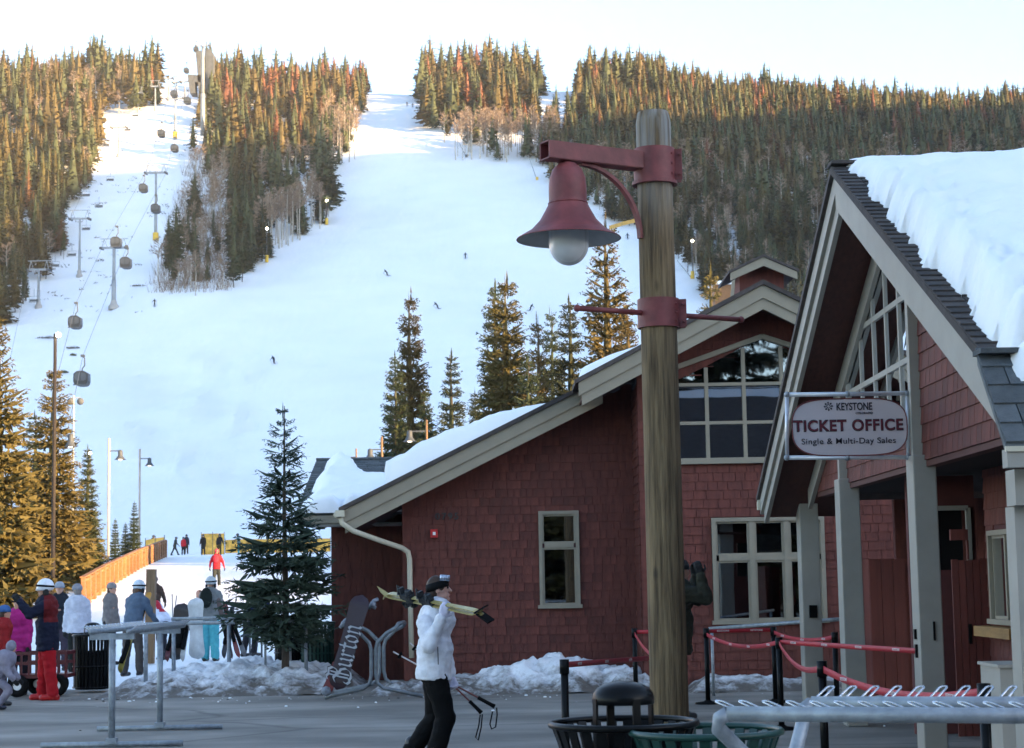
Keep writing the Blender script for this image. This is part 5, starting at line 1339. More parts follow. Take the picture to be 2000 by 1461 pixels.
# floodlight poles on the runs
def flood(px, ly, by, label, pad=True, Y=None, two=False, r=.12, lr=.42):
    g_ = G(px, by) if Y is None else P(px, by, Y); F_ = FPX / g_.y; H = (by - ly) / F_; t = thing('floodlight_pole', label, 'floodlight', g_)
    MB().tube([(0, 0, -.3), (0, 0, H)], r, 8).build('pole', M['lift_dark'], t, world=False)
    MB().box((0, -.1, H), (lr * 2, .3 * lr / .42, .25 * lr / .42)).build('lamp_housing', M['lift_dark'], t, world=False)
    MB().ball((lr * .3, -lr, H - .05), lr * .75, 14).build('lamp', M['lamp_lit'], t, world=False)
    if pad: MB().lathe([(.0, .1), (r * 4, .1), (r * 4, 2.0), (0, 2.0)], (0, 0, 0), 10).build('crash_pad', M['yellow'], t, world=False)
flood(521, 446, 514, 'lit floodlight pole with yellow pad among the bare aspens'); flood(638, 391, 440, 'lit floodlight at the corner of the middle stand')
flood(1353, 469, 545, 'lit floodlight pole by the wooded hillside right of the wooden post'); flood(1197, 194, 215, 'lit floodlight among the skyline trees', pad=False)
flood(175, 884, 935, 'lit floodlight low among the left spruces', pad=False, Y=100, r=.06, lr=.12)
# snow guns and yellow netting at the run edge
for i, (x0, y0, x1, y1, lb) in enumerate([(1031, 302, 1049, 352, 'leaning snow lance at the edge of the run left of the bell lamp'), (1222, 397, 1241, 440, 'leaning snow lance right of the lamp brace'), (890, 266, 911, 308, 'leaning snow lance below the aspens'), (1322, 508, 1352, 545, 'leaning snow lance by the right floodlight pole')]):
    b = G(x1, y1); a = P(x0, y0, b.y); t = thing('snow_lance', lb, 'snow lance', b)
    MB().tube([b, a], .16, 6, r1=.08).build('lance', M['lift_metal'], t); MB().box(b + V((0, 0, .5)), (.9, .6, 1.0)).build('stand', M['yellow'] if i in (0, 3) else M['lift_dark'], t)
def netting(pts, h, label, n=1, name='safety_fence'):
    t = thing(name, label, 'fence', pts[0])
    for a, b in zip(pts[:-1], pts[1:]):
        MB().prism([a, b, b + V((0, 0, h)), a + V((0, 0, h))], (0, .03, 0)).build('net', M['yellow_net'], t)
    for a in pts: MB().tube([a - V((0, 0, .2)), a + V((0, 0, h + .15))], .03, 5).build('post', M['lift_dark'], t)
M['yellow_net'] = mat('yellow_net', (.66, .37, .07), rough=.8, var=.35, scale=2.5)
e1 = P(393, 1086, 172); netting([V((e1.x + i * 1.1, 172 - i * .2, gz(e1.x + i * 1.1, 172))) for i in range(3)], 1.95, 'tall yellow safety net panel at the end of the snow ramp')
netting([V((P(440, 1078, 176).x + i * 2.0, 176, gz(P(440, 1078, 176).x + i * 2, 176))) for i in range(6)], 1.25, 'long yellow safety net behind the young spruce')
netting([P(1190, 449, 440), P(1215, 441, 455), P(1243, 434, 470)], 1.0, 'yellow net at the slope edge behind the lamp brace')
netting([P(284, 1070, 134), P(303, 1066, 133.5), P(321, 1064, 133)], .55, 'yellow net strip above the far end of the cedar fence')
# shrubs and rocks poking through the snow of the lift line
rb = random.Random(8); bt = []
for k in range(95):
    y = rb.uniform(215, 620); x0 = 200 - (y - 215) * .33; x1 = 380 - max(0, y - 250) * .25
    px = rb.uniform(max(15, x0), max(60, x1)); g_ = G(px, y)
    for j in range(rb.randint(3, 9)):
        a = rb.uniform(0, 6.28); l = rb.uniform(.3, 1.1); b_ = np.array(g_) + np.array([rb.uniform(-1.2, 1.2), rb.uniform(-.5, .5), 0]); d = np.array([math.cos(a), math.sin(a), .7]) * l; s_ = np.array([.12, 0, 0])
        bt.append((b_ - s_, b_ + s_, b_ + d))
o = link_mesh('brush_debris', tri_mesh('brush_debris', np.array(bt, np.float32), M['rock'])); tag(o, 'scattered brush and stones showing through the lift line snow', 'brush', kind='stuff')
for (px, py, w, lb) in [(92, 663, 5.5, 'long dark bare patch with shrubs on the snow at left'), (142, 681, 3.0, 'dark shrub below the second gondola cabin'), (143, 697, 1.4, 'tiny dark shrub under the larger shrub'), (271, 560, 4.5, 'low shrub heap below the aspens'), (124, 728, 2.0, 'little dark fir beside the nearest gondola cabin')]:
    g_ = G(px, py); T = []
    rr = np.random.RandomState(int(px))
    for j in range(120):
        a = rr.uniform(0, 6.28); q = rr.rand() ** .5; b_ = np.array([math.cos(a) * w * q * .5, math.sin(a) * 1.0 * q, 0]); l = rr.uniform(.25, .8) * (1.1 - q * .6); d = np.array([rr.uniform(-.5, .5), rr.uniform(-.4, .4), 1]) * l; T.append((b_ - [.1, 0, 0], b_ + [.1, 0, 0], b_ + d))
    o = link_mesh('shrub', tri_mesh('shrub', np.array(T, np.float32), M['rock'] if w > 2.5 else M['needle'])); o.location = g_; tag(o, lb, 'shrub')

# ================================================================== cedar fence along the ramp
fn = thing('cedar_fence', 'sunlit orange cedar fence climbing beside the snow ramp', 'fence', (-19, 80, 0))
A0, A1 = P(160, 1203, 80), P(322, 1091, 132); A0.z = gz(A0.x, A0.y); 
def fpt(t):
    p = A0.lerp(A1, t); zt_ = A0.z * (1 - t) + A1.z * t; return V((p.x, p.y, max(gz(p.x, p.y), 0) * .5 + zt_ * .5))
FH = 1.22; nseg = 24
M['shade_wood'] = mat('shaded_cedar', (.11, .05, .024), rough=.75, var=.25, scale=3, orand=.2)  # infill boards coloured darker to stand in for shade between the posts
dirv = (A1 - A0); dirv.z = 0; dirv.normalize(); outv = V((dirv.y, -dirv.x, 0))
for i in range(nseg + 1):
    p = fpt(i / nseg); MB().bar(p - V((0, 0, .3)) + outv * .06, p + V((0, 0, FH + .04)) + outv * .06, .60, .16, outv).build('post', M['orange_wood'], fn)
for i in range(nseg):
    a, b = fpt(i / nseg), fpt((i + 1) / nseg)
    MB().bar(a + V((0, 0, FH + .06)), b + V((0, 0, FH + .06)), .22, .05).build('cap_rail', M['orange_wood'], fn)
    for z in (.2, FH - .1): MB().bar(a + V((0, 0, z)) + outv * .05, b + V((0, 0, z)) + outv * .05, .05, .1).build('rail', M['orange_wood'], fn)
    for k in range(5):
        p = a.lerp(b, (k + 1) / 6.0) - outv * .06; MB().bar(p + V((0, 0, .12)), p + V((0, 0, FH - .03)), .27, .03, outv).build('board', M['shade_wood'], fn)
wp = tag(MB().bar(P(292, 1296, 40), P(296, 1112, 40), .19, .19, (0, 1, 0)).build('wooden_post', M['post_wood']), 'square brown wooden post among the people at the ski rail', 'post')
# small plaza lamps with bell shades
M['sunlit_post'] = mat('sunlit_post', (.40, .34, .30), rough=.7, var=.15, scale=2)  # post colour lightened to stand in for sunlight on it
M['shaded_post'] = mat('shaded_post', (.022, .018, .016), rough=.8, var=.2, scale=2)  # pole colour darkened to stand in for shade
def small_lamp(px, ty, by, Y, ay, bx, label, s=1.0, r=.07, name='street_lamp', lit=True, mt='post_wood'):
    b = P(px, by, Y); tp = P(px, ty, Y); t = thing(name, label, 'lamp', b)
    MB().tube([b - V((0, 0, .5)), V((b.x, Y, tp.z))], r * s, 8).build('pole', M[mt], t, True)
    za = P(px, ay, Y).z; xb = P(bx, ay, Y).x
    MB().bar((b.x, Y, za), (xb, Y, za), .06 * s, .06 * s).build('arm', M['lift_dark'], t)
    c = V((xb, Y, za)); pr = [(.02, .06), (.11, .03), (.13, -.05), (.135, -.26), (.16, -.30), (.24, -.42), (.33, -.48)]
    MB().lathe([(q * s, z * s) for q, z in pr], c, 16).build('lamp_shade', M['lift_dark'], t, True)
    MB().ball(c + V((0, 0, -.40 * s)), .13 * s, 8).build('bulb', M['warm_bulb'] if lit else M['white'], t, True)
M['warm_bulb'] = emit_mat('warm_bulb', (1.0, .8, .5), 1.2)
small_lamp(211, 856, 1116, 106, 881, 235, 'sunlit lamp post, left one of the pair behind the cedar fence', 1.05, mt='sunlit_post')
small_lamp(272, 877, 1086, 128, 896, 292, 'sunlit lamp post, right one of the pair behind the cedar fence', 1.05, mt='sunlit_post')
small_lamp(746, 853, 905, 70, 878, 723, 'bell lamp rising behind the slate ridge with its lamp on the left', .75, r=.06)
small_lamp(696, 876, 905, 85, 893, 677, 'smaller bell lamp behind the slate ridge', .75, r=.05)
small_lamp(834, 820, 905, 62, 842, 800, 'bell lamp in front of the tall slender spruce behind the roof snow', .72, r=.05)
# tall floodlight pole with a bell lamp halfway
YP = 78; b = P(103, 1160, YP); tp_ = P(108, 652, YP); fp = thing('floodlight_pole', 'tall dark pole at left carrying a floodlight and a bell lamp', 'lamp post', (b.x, YP, gz(b.x, YP)))
MB().tube([V((b.x, YP, gz(b.x, YP) - .4)), V((tp_.x, YP, tp_.z))], .095, 8, r1=.07).build('pole', M['shaded_post'], fp, True)
c = P(113, 655, YP); MB().box(c, (.16, .16, .2)).build('lamp_housing', M['lift_dark'], fp); MB().ball(c + V((.05, -.13, 0)), .11, 8).build('floodlight', M['lamp_lit'], fp)
za = P(105, 852, YP).z; xb = P(138, 852, YP).x; MB().bar((P(105, 852, YP).x, YP, za), (xb, YP, za), .06, .06).build('arm', M['lift_dark'], fp)
MB().lathe([(.02, .1), (.09, .08), (.11, 0), (.115, -.22), (.14, -.27), (.2, -.40), (.27, -.47)], (xb, YP, za), 14).build('lamp_shade', M['lift_dark'], fp, True); MB().ball((xb, YP, za - .40), .11, 8).build('bulb', M['warm_bulb'], fp)
tb = P(144, 800, 95); t = thing('speaker_pole', 'small pole with two round grey speakers between the left spruces', 'lamp', (tb.x, 95, gz(tb.x, 95)))  # grey balls taken for speakers, not lamps
MB().tube([V((tb.x, 95, gz(tb.x, 95))), P(144, 772, 95)], .05, 6).build('pole', M['lift_metal'], t)
MB().bar(P(137, 777, 95), P(157, 777, 95), .05, .05).build('arm', M['lift_metal'], t)
for x in (138, 157): MB().ball(P(x, 784, 95), .19, 10).build('globe', M['lift_grey'], t, True)
# log cabin half hidden behind the golden spruce above the lodge roof
hb = P(1408, 585, 190); t = thing('log_cabin', 'small sunlit log cabin above the lodge roof beside the golden spruce', 'building', hb)
MB().span(hb.x - .6, hb.x + 2.4, 190, 193, hb.z - 25, P(1408, 556, 190).z).build('wall', M['orange_wood'], t)
MB().span(hb.x - 1.0, hb.x + 2.8, 189.4, 193.4, P(1408, 556, 190).z, P(1408, 550, 190).z).build('roof', M['snow'], t)
# ================================================================== plaza furniture
def rot2(v, a): return V((v[0] * math.cos(a) - v[1] * math.sin(a), v[0] * math.sin(a) + v[1] * math.cos(a)))
# ---- flared slat litter bins
def litter_bin(c, R1, Hh, label, mt, dome=True, flare=.33, n=26, name='litter_bin', Rb=None):
    t = thing(name, label, 'litter bin', c); rb = Rb or R1 * .74
    prof = []
    for i in range(11):
        z = .07 + (Hh - .07) * i / 10; u = max(0, (z / Hh - .55) / .45); prof.append((rb + (R1 - rb) * u ** 1.8, z))
    for k in range(n):
        a = 2 * math.pi * k / n; d = V((math.cos(a), math.sin(a), 0)); s = V((-d.y, d.x, 0)); w = 2 * math.pi * rb / n * .30
        m_ = MB(); vs_ = []
        for r, z in prof:
            for q in (-1, 1): vs_.append(d * r + s * (q * w * r / rb) + V((0, 0, z)))
            for q in (1, -1): vs_.append(d * (r - .012) + s * (q * w * r / rb) + V((0, 0, z)))
        fs_ = []
        for i in range(10):
            o = i * 4
            for j in range(4): fs_.append((o + j, o + (j + 1) % 4, o + 4 + (j + 1) % 4, o + 4 + j))
        m_.add(vs_, fs_); m_.build('slat', M[mt], t, world=False, smooth=False)
    ring = [V((math.cos(2 * math.pi * i / 40) * R1, math.sin(2 * math.pi * i / 40) * R1, Hh)) for i in range(42)]
    MB().tube(ring, .017, 8, cap=False).build('rim', M[mt], t, True, world=False)
    for z in (.08, .42):
        ring = [V((math.cos(2 * math.pi * i / 30) * (rb + .006), math.sin(2 * math.pi * i / 30) * (rb + .006), z)) for i in range(32)]
        MB().tube(ring, .014, 6, cap=False).build('band', M[mt], t, world=False)
    MB().lathe([(0, .05), (rb - .03, .05), (rb - .02, Hh * .72), (rb - .035, Hh * .72), (rb - .045, .08), (0, .08)], (0, 0, 0), 24).build('liner', M['black_matte'], t, world=False)
    if dome:
        zd = Hh + .125; R2 = R1 * .43
        pr = [(R2 * .97, -.03), (R2 * 1.0, -.025), (R2 * 1.0, .0), (R2 * .96, .025), (R2 * .82, .052), (R2 * .58, .070), (R2 * .3, .080), (.001, .083)]
        MB().lathe(pr, (0, 0, zd), 28).build('dome_lid', M['black'], t, True, world=False)
        for k in range(4):
            a = R(22) + k * math.pi / 2; d = V((math.cos(a), math.sin(a), 0))
            MB().bar(d * R2 * .97 + V((0, 0, zd)), d * R2 * 1.0 + V((0, 0, Hh * .70)), .04, .012, d).build('lid_strap', M['black'], t, world=False)
    return t
pb_ = PZ(1218, 1413, .95); litter_bin((pb_.x, pb_.y, 0), .36, .95, 'black flared slat bin with a domed lid in front of the wooden post', 'black')
pg_ = PZ(1379, 1429, .93); litter_bin((pg_.x, pg_.y, 0), .355, .93, 'open green flared slat bin beside the black domed bin', 'green', dome=False)
pc_ = P(180, 1340, 30.4); litter_bin((pc_.x, pc_.y, .0), .315, .92, 'dark slatted bin with domed lid behind the empty ski rack', 'black', Rb=.30, n=30)
for px, lb, m in ((560, 'black slatted bin behind the young spruce trunk', 'black'), (618, 'green-rimmed slatted bin by the lodge corner', 'green')):
    q = P(px, 1296, 31.0); litter_bin((q.x, 31.6 if px < 600 else 31.2, .12), .29, .92, lb, m, dome=False, Rb=.275, n=26)
# ---- ski racks
def hairpin(p, d, w, s):
    """wire loop from p along d, legs s apart"""
    s = V(s) * w; return [p - s, p - s + d * .9, p - s * .6 + d, p + s * .6 + d, p + s + d * .9, p + s]
def y_rack(label, A, B, spread, H, join, foot, nprong=0, r=.026, prong_dir=None, extend=0.0, name='ski_rack', closed_end=True, mt='galv', plen=.12):
    """tubular rack: rails along A->B, each end frame is two bent tubes meeting at the middle"""
    A, B = V(A), V(B); ax_ = (B - A).normalized(); sd = V((-ax_.y, ax_.x, 0)); t = thing(name, label, 'ski rack', (A + B) / 2)
    for E, so in ((A, -1), (B, 1)):
        for s in (-1, 1):
            pts = [E + sd * (s * spread) + ax_ * (-so * .12) + V((0, 0, H)), E + sd * (s * spread) + ax_ * (-so * .02) + V((0, 0, H - .015)), E + sd * (s * spread * .92) + ax_ * (so * .012) + V((0, 0, H - .06)),
                   E + sd * (s * spread * .55) + V((0, 0, (H + join) / 2 + .02)), E + sd * (s * .06) + V((0, 0, join + .03)), E + sd * (s * .032) + V((0, 0, join - .07)), E + sd * (s * .032) + V((0, 0, .34)),
                   E + sd * (s * .06) + V((0, 0, .22)), E + sd * (s * .15) + V((0, 0, .15)), E + sd * (s * foot) + V((0, 0, .03))]
            MB().tube(pts, r, 10).build('leg', M[mt], t, True)
    for s in (-1, 1):
        a, b = A + sd * (s * spread) + V((0, 0, H)) + ax_ * .12, B + sd * (s * spread) + V((0, 0, H)) - ax_ * .12
        MB().tube([a, b], r, 12).build('rail', M[mt], t, True)
        for k in range(nprong):
            p = a.lerp(b, (k + .4) / nprong) + V((0, 0, r * .7)); d = V(prong_dir[0 if s < 0 else 1]); MB().tube(hairpin(p, d, .018, ax_), .0045, 6).build('prong', M['steel'], t, True)
    return t
# foreground rack, lower right
n0, n1 = PZ(1422, 1394, 1.10), PZ(2150, 1399, 1.10); f0, f1 = PZ(1585, 1374, 1.10), PZ(2150, 1375, 1.10)
t = thing('ski_rack', 'galvanised ski rack with wire prongs in the lower right foreground', 'ski rack', (2.0, 7.9, 0))
rr_ = .031
for (a, b, s, nm) in ((n0, n1, -1, 'rail'), (f0, f1, 1, 'rail')):
    MB().tube([a, b], rr_, 16).build(nm, M['galv'], t, True)
    L_ = (b - a).length; k = 0; st = .098
    while k * st < L_ - .05:
        p = a + (b - a).normalized() * (.03 + k * st) + V((0, 0, rr_ * .6)); d = V((-.065, .05, .032)) if s < 0 else V((.080, .11, .048))
        MB().tube(hairpin(p, d, .016, (b - a).normalized()), .0048, 6).build('prong', M['steel'], t, True); k += 1
    mid = (n0 + f0) / 2; jx = V((n0.x + .22, (n0.y + f0.y) / 2, 0))
    E = a; o = 1 if s < 0 else -1
    pts = [a + V((.0, 0, 0)), a + V((-.035, .01 * o, -.02)), a + V((-.04, .03 * o, -.06)), V((a.x, a.y, 0)).lerp(V((jx.x, jx.y - .04 * o, 0)), .45) + V((0, 0, .90)), V((jx.x, jx.y - .04 * o, .66)), V((jx.x, jx.y - .04 * o, .3)), V((jx.x, jx.y - .6 * o, .04))]
    MB().tube(pts, rr_, 12).build('leg', M['galv'], t, True)
    q = V((n1.x - .25, (n1.y + f1.y) / 2, 0)); pts = [b, V((q.x, q.y - .04 * o, .66)), V((q.x, q.y - .04 * o, .3)), V((q.x, q.y - .6 * o, .04))]
    MB().tube(pts, rr_, 12).build('leg', M['galv'], t, True)
# empty rack at left: two posts on floor bars, prong rails on top
t = thing('ski_rack', 'empty aluminium ski rack on long floor bars at lower left', 'ski rack', P(265, 1440, 20.5))
pf, pk = P(218, 1457, 19.7), P(312, 1424, 21.9); pf.z = pk.z = 0
wr = lambda px0, px1, py, Y: (P(px0, py, Y), P(px1, py, Y))
for (c, x0, x1) in ((pf, 80, 357), (pk, 190, 434)):
    a, b = P(x0, 1457 if c is pf else 1424, c.y), P(x1, 1457 if c is pf else 1424, c.y); a.z = b.z = .035
    a.y = b.y = c.y
    MB().tube([a, b], .03, 10).build('floor_bar', M['galv'], t, True)
    MB().tube([c + V((0, 0, .03)), c + V((0, 0, 1.14))], .036, 12).build('post', M['galv'], t, True)
    MB().box(c + V((0, 0, .07)), (.11, .11, .06)).build('socket', M['galv'], t)
    MB().span(c.x - .235, c.x + .235, c.y - .03, c.y + .03, 1.125, 1.19).build('cross_plate', M['galv'], t)
dr = (pk - pf).normalized(); sdv = V((-dr.y, dr.x, 0))
for s in (-1, 1):
    a, b = pf + sdv * (s * .20) + V((0, 0, 1.21)) - dr * .12, pk + sdv * (s * .20) + V((0, 0, 1.21)) + dr * .35
    MB().tube([a, b], .028, 10).build('rail', M['galv'], t, True)
    for k in range(20):
        p = a.lerp(b, (k + .4) / 20); MB().tube(hairpin(p, V((s * -.09, 0, .06)), .02, dr), .007, 5).build('prong', M['steel'], t)
yr_ = y_rack('Y-shaped galvanised ski rack holding the dark snowboard', V((P(730, 1350, 27.3).x, 27.3, 0)), V((P(746, 1345, 28.5).x, 28.5, 0)), .36, 1.08, .78, .72, r=.029, mt='galv_dark')
# long ski rail behind the dirty snow
t = thing('ski_rail', 'long double ski rail standing on the snow bank', 'ski rack', (-5, 29.9, 0))
for (x0, y0, x1, y1, Y) in ((285, 1219, 592, 1213, 29.6), (335, 1209, 560, 1205, 30.1)):
    a, b = P(x0, y0, Y), P(x1, y1, Y); dz = V((0, 0, 1)); e = (b - a).normalized()
    MB().tube([a, b - e * .06, b, b + e * .035 - dz * .05, V((b.x + .05, b.y, b.z - .9))], .030, 10).build('rail', M['galv'], t, True)
    for q in ((a.lerp(b, .02), a.lerp(b, .5)) if Y > 30 else (a.lerp(b, .0), )): MB().tube([q, V((q.x, q.y, .05))], .034, 8).build('post', M['galv'], t, True)
MB().tube([P(518, 1215, 29.6), V((P(518, 1215, 29.6).x, 29.6, .1))], .02, 8).build('post', M['galv'], t, True)
# dark stair railing behind it
t = thing('stair_railing', 'dark metal stair railing behind the young spruce', 'railing', (-4.5, 36, 0))
for (x0, y0, x1, y1) in ((485, 1212, 610, 1166), (470, 1243, 610, 1200)): MB().tube([P(x0, y0, 36), P(x1, y1, 36)], .025, 6).build('rail', M['lift_dark'], t)
for x in (488, 511, 545, 585): MB().tube([P(x, 1205 - (x - 488) * .3, 36), V((P(x, 1200, 36).x, 36, 0))], .02, 6).build('baluster', M['lift_dark'], t)

# ---- queue posts and belts
M['belt'] = mat('red_belt', (.34, .012, .022), rough=.55, var=.08)
M['belt2'] = mat('worn_red_belt', (.38, .030, .042), rough=.6, var=.1)
ink = mat('belt_print', (.65, .60, .60), var=0)
stn = {}
def stanchion(key, px, top, label, Y=None, Hs=1.0):
    p = PZ(px, top, Hs) if Y is None else P(px, top, Y); c = V((p.x, p.y, 0)); t = thing('queue_post', label, 'queue post', c, 'belt queue posts'); stn[key] = (t, c)
    MB().lathe([(0, .0), (.175, 0), (.17, .02), (.06, .035), (.04, .05)], (0, 0, 0), 24).build('base', M['black_matte'], t, True, world=False)
    MB().tube([(0, 0, .04), (0, 0, Hs - .1)], .033, 14).build('pole', M['black'], t, True, world=False)
    MB().tube([(0, 0, Hs - .12), (0, 0, Hs)], .041, 14).build('belt_head', M['black'], t, True, world=False)
    return t
stanchion('a', 1102, 1288, 'queue post left of the black domed bin'); stanchion('b', 1239, 1225, 'queue post just left of the wooden pole', 25.5); stanchion('c', 1379, 1227, 'queue post just right of the wooden pole')
stanchion('d', 1510, 1221, 'rear one of the two queue posts beside the far column', 25.0); stanchion('e', 1521, 1245, 'front one of the two queue posts beside the far column'); stanchion('f', 1630, 1235, 'queue post between far and middle columns'); stanchion('g', 1605, 1291, 'thick near queue post in front of the far column'); stanchion('h', 1921, 1335, 'queue post behind the foreground rack at right')
def belt(key, p0, p1, sag, mt='belt', h=.05, n=16, prints=0):
    t = stn[key][0]; p0, p1 = V(p0), V(p1); pts = [p0.lerp(p1, i / n) - V((0, 0, sag * 4 * (i / n) * (1 - i / n))) for i in range(n + 1)]
    m_ = MB(); vs_ = []
    d = (p1 - p0); d.z = 0; d.normalize(); nn_ = V((-d.y, d.x, 0)) * .0015
    for p in pts: vs_ += [p - nn_ - V((0, 0, h / 2)), p + nn_ - V((0, 0, h / 2)), p + nn_ + V((0, 0, h / 2)), p - nn_ + V((0, 0, h / 2))]
    fs_ = [(i * 4 + j, i * 4 + (j + 1) % 4, i * 4 + 4 + (j + 1) % 4, i * 4 + 4 + j) for i in range(n) for j in range(4)]
    m_.add(vs_, fs_); b = m_.build('belt', M[mt], t, True)
    side = -1 if (V((0, -1, 0)).dot(nn_) > 0) else 1
    for k in range(prints):
        u = (k + .5) / prints; c = p0.lerp(p1, u) - V((0, 0, sag * 4 * u * (1 - u))); a = math.atan2(d.y, d.x)
        me = text_mesh('KEYSTONE', .034, ink, 'belt_print', .0005, .0005); e = Matrix.Rotation(a if d.x > 0 else a + math.pi, 3, 'Z') @ Matrix.Rotation(R(90), 3, 'X')
        f = Matrix.Rotation(a if d.x > 0 else a + math.pi, 3, 'Z') @ V((0, -.004, 0))
        link_mesh('belt_print', me, b, True, c + f, e.to_euler())
hd = lambda k, z=.955: stn[k][1] + V((0, 0, z))
belt('a', hd('a'), P(1290, 1284, 20.5), .0, prints=4)
belt('b', hd('b', .93), P(1290, 1290, 20.0), .06, 'belt2'); belt('b', hd('b', .95), P(1330, 1233, 25.0), .0)
belt('c', hd('c', .96), hd('d', .96), .0, prints=2); belt('c', hd('c', .92), hd('e', .95), .10, 'belt2', prints=4)
belt('d', hd('d', .93), hd('f', .95), .07, 'belt2', prints=3)
c3 = V((XWALL - .14, YC3 - .02, P(1804, 1271, YC3).z)); belt('e', hd('e', .95), c3, .0, prints=4)
belt('e', hd('e', .94), hd('g', .95), .12, 'belt2', prints=3); belt('g', hd('g', .94), hd('h', .95), .10, 'belt2', h=.055, prints=3)
MB().box(c3, (.02, .05, .12)).build('belt_clip', M['black'], tick)
# railing behind the queue, along the wall
t = thing('hand_rail', 'grey tube rail along the lodge wall behind the queue posts', 'railing', (4.5, 27, 0))
ra, rb2 = P(1385, 1228, 26.6), P(1660, 1208, 24.8); MB().tube([ra, rb2], .026, 8).build('rail', M['galv'], t, True)
for u in (.02, .97): q = ra.lerp(rb2, u); MB().tube([q, V((q.x, q.y, 0))], .022, 8).build('post', M['galv'], t, True)

# ---- snowboards and skis
def board_mesh(L_, W, th, m, waist=.82, tipup=.06, name='deck'):
    n = 28; vs_ = []; fs_ = []
    for i in range(n + 1):
        u = i / n; y = (u - .5) * L_; e = abs(2 * u - 1)
        w = W / 2 * (waist + (1 - waist) * (e / .75) ** 2 if e < .75 else math.sqrt(max(0.0004, 1 - ((e - .75) / .25) ** 2)))
        z = tipup * max(0, (e - .75) / .25) ** 2
        for s, zz in ((-1, 0), (1, 0), (1, th), (-1, th)): vs_.append((s * w, y, z + zz))
    for i in range(n):
        for j in range(4): fs_.append((i * 4 + j, i * 4 + (j + 1) % 4, i * 4 + 4 + (j + 1) % 4, i * 4 + 4 + j))
    fs_ += [(3, 2, 1, 0), tuple(n * 4 + j for j in range(4))]
    return MB().add(vs_, fs_).mesh(name, m)
def frame_mat(o, xdir, ydir):
    x = V(xdir).normalized(); y = V(ydir).normalized(); z = x.cross(y).normalized(); x = y.cross(z).normalized()
    m = Matrix((x, y, z)).transposed().to_4x4(); m.translation = V(o); return m
def place(t, o, x, y): 
    m = frame_mat(o, x, y); t.location = m.translation; t.rotation_euler = m.to_euler()
# the dark snowboard with blackletter writing; local +z faces the viewer
sb = thing('snowboard', 'dark maroon snowboard with white blackletter writing leaning on the Y-shaped rack', 'snowboard')
lo, hi = P(657, 1346, 27.05), P(707, 1162, 27.2)
lo.z = max(lo.z, .04)
place(sb, (lo + hi) / 2, (1, -.16, -.24), hi - lo)
M['board_maroon'] = mat('board_maroon', (.030, .008, .014), rough=.4, var=.35, scale=2.2, col2=(.030, .018, .030))
SL = (hi - lo).length * 1.01
link_mesh('deck', board_mesh(SL, .295, .012, M['board_maroon'], .86, -.05), sb, world=False)
def pen(strokes, nib=(.035, .055)):
    """broad-nib lettering: strokes are polylines in em units"""
    m_ = MB()
    for st in strokes:
        for (a, b) in zip(st[:-1], st[1:]):
            a, b = V((a[0], a[1], 0)), V((b[0], b[1], 0)); n2 = V((nib[0], nib[1], 0)); 
            m_.add([a - n2, a + n2, b + n2, b - n2], [(0, 1, 2, 3)]); m_.add([a - n2, a + n2, b + n2, b - n2], [(3, 2, 1, 0)])
    return m_
LET = {'B': ([[(.0, .95), (.12, 1.02), (.22, .95), (.2, .5), (.22, .1), (.1, .0), (-.02, .1), (.02, .25)], [(.22, .95), (.42, 1.0), (.52, .86), (.46, .66), (.24, .56)], [(.30, .56), (.50, .50), (.58, .30), (.48, .08), (.28, .0), (.12, .06)], [(-.04, .62), (.1, .72), (.3, .62)], [(.34, .92), (.34, .1)]], .66),
 'u': ([[(.0, .60), (.06, .54), (.06, .12), (.14, .03), (.26, .14)], [(.26, .60), (.32, .54), (.32, .12), (.40, .03)]], .48),
 'r': ([[(.0, .60), (.06, .54), (.06, .10), (.0, .02), (.12, .03)], [(.06, .46), (.18, .60), (.28, .54)]], .36),
 't': ([[(.10, .84), (.10, .12), (.18, .02), (.28, .08)], [(-.02, .58), (.26, .58)]], .34),
 'o': ([[(.14, .62), (.02, .48), (.02, .16), (.14, .02)], [(.14, .62), (.28, .48), (.28, .16), (.14, .02)]], .42),
 'n': ([[(.0, .60), (.06, .54), (.06, .10), (.0, .02), (.12, .03)], [(.06, .48), (.20, .61), (.30, .52), (.30, .10), (.38, .02)]], .46)}
x_ = 0; allm = MB(); outl = MB()
for chh in 'Burton':
    st, adv = LET[chh]; k = 1.15 if chh == 'B' else 1.0; st = [[(a * k + x_, b * k - (.12 if chh == 'B' else 0)) for a, b in s] for s in st]
    q = pen(st); allm.add(q.v, q.f); q = pen(st, (.065, .085)); outl.add(q.v, q.f); x_ += adv * k
sc_ = .98 / x_; hgt = .20
for mm, zo, mk in ((outl, .016, 'ink'), (allm, .019, 'white')):
    mm.v = [((.5 * .72 - b) * (hgt / .72) * 1.12 + .02, (a / x_ - .5) * .86 - .16, zo) for a, b, c in mm.v]
    mm.build('lettering', mat('board_ink', (.01, .01, .03), var=0) if mk == 'ink' else mat('board_white', (.62, .64, .68), var=0), sb, world=False)
def binding(t, y, z, col='black_matte'):
    m_ = MB(); m_.box((0, y, z), (.20, .12, .03)); m_.box((-.11, y, z - .07), (.03, .11, .14)); m_.tube([(-.1, y - .06, z - .03), (0, y - .05, z - .13), (.1, y - .06, z - .03)], .018, 6); m_.tube([(-.1, y + .06, z - .03), (0, y + .05, z - .10), (.1, y + .06, z - .03)], .018, 6); m_.build('binding', M[col], t, world=False)
binding(sb, .50, -.03, 'bind_grey') if 'bind_grey' in M else None
M['bind_grey'] = mat('binding_grey', (.20, .22, .26), rough=.5, var=.4, scale=20)
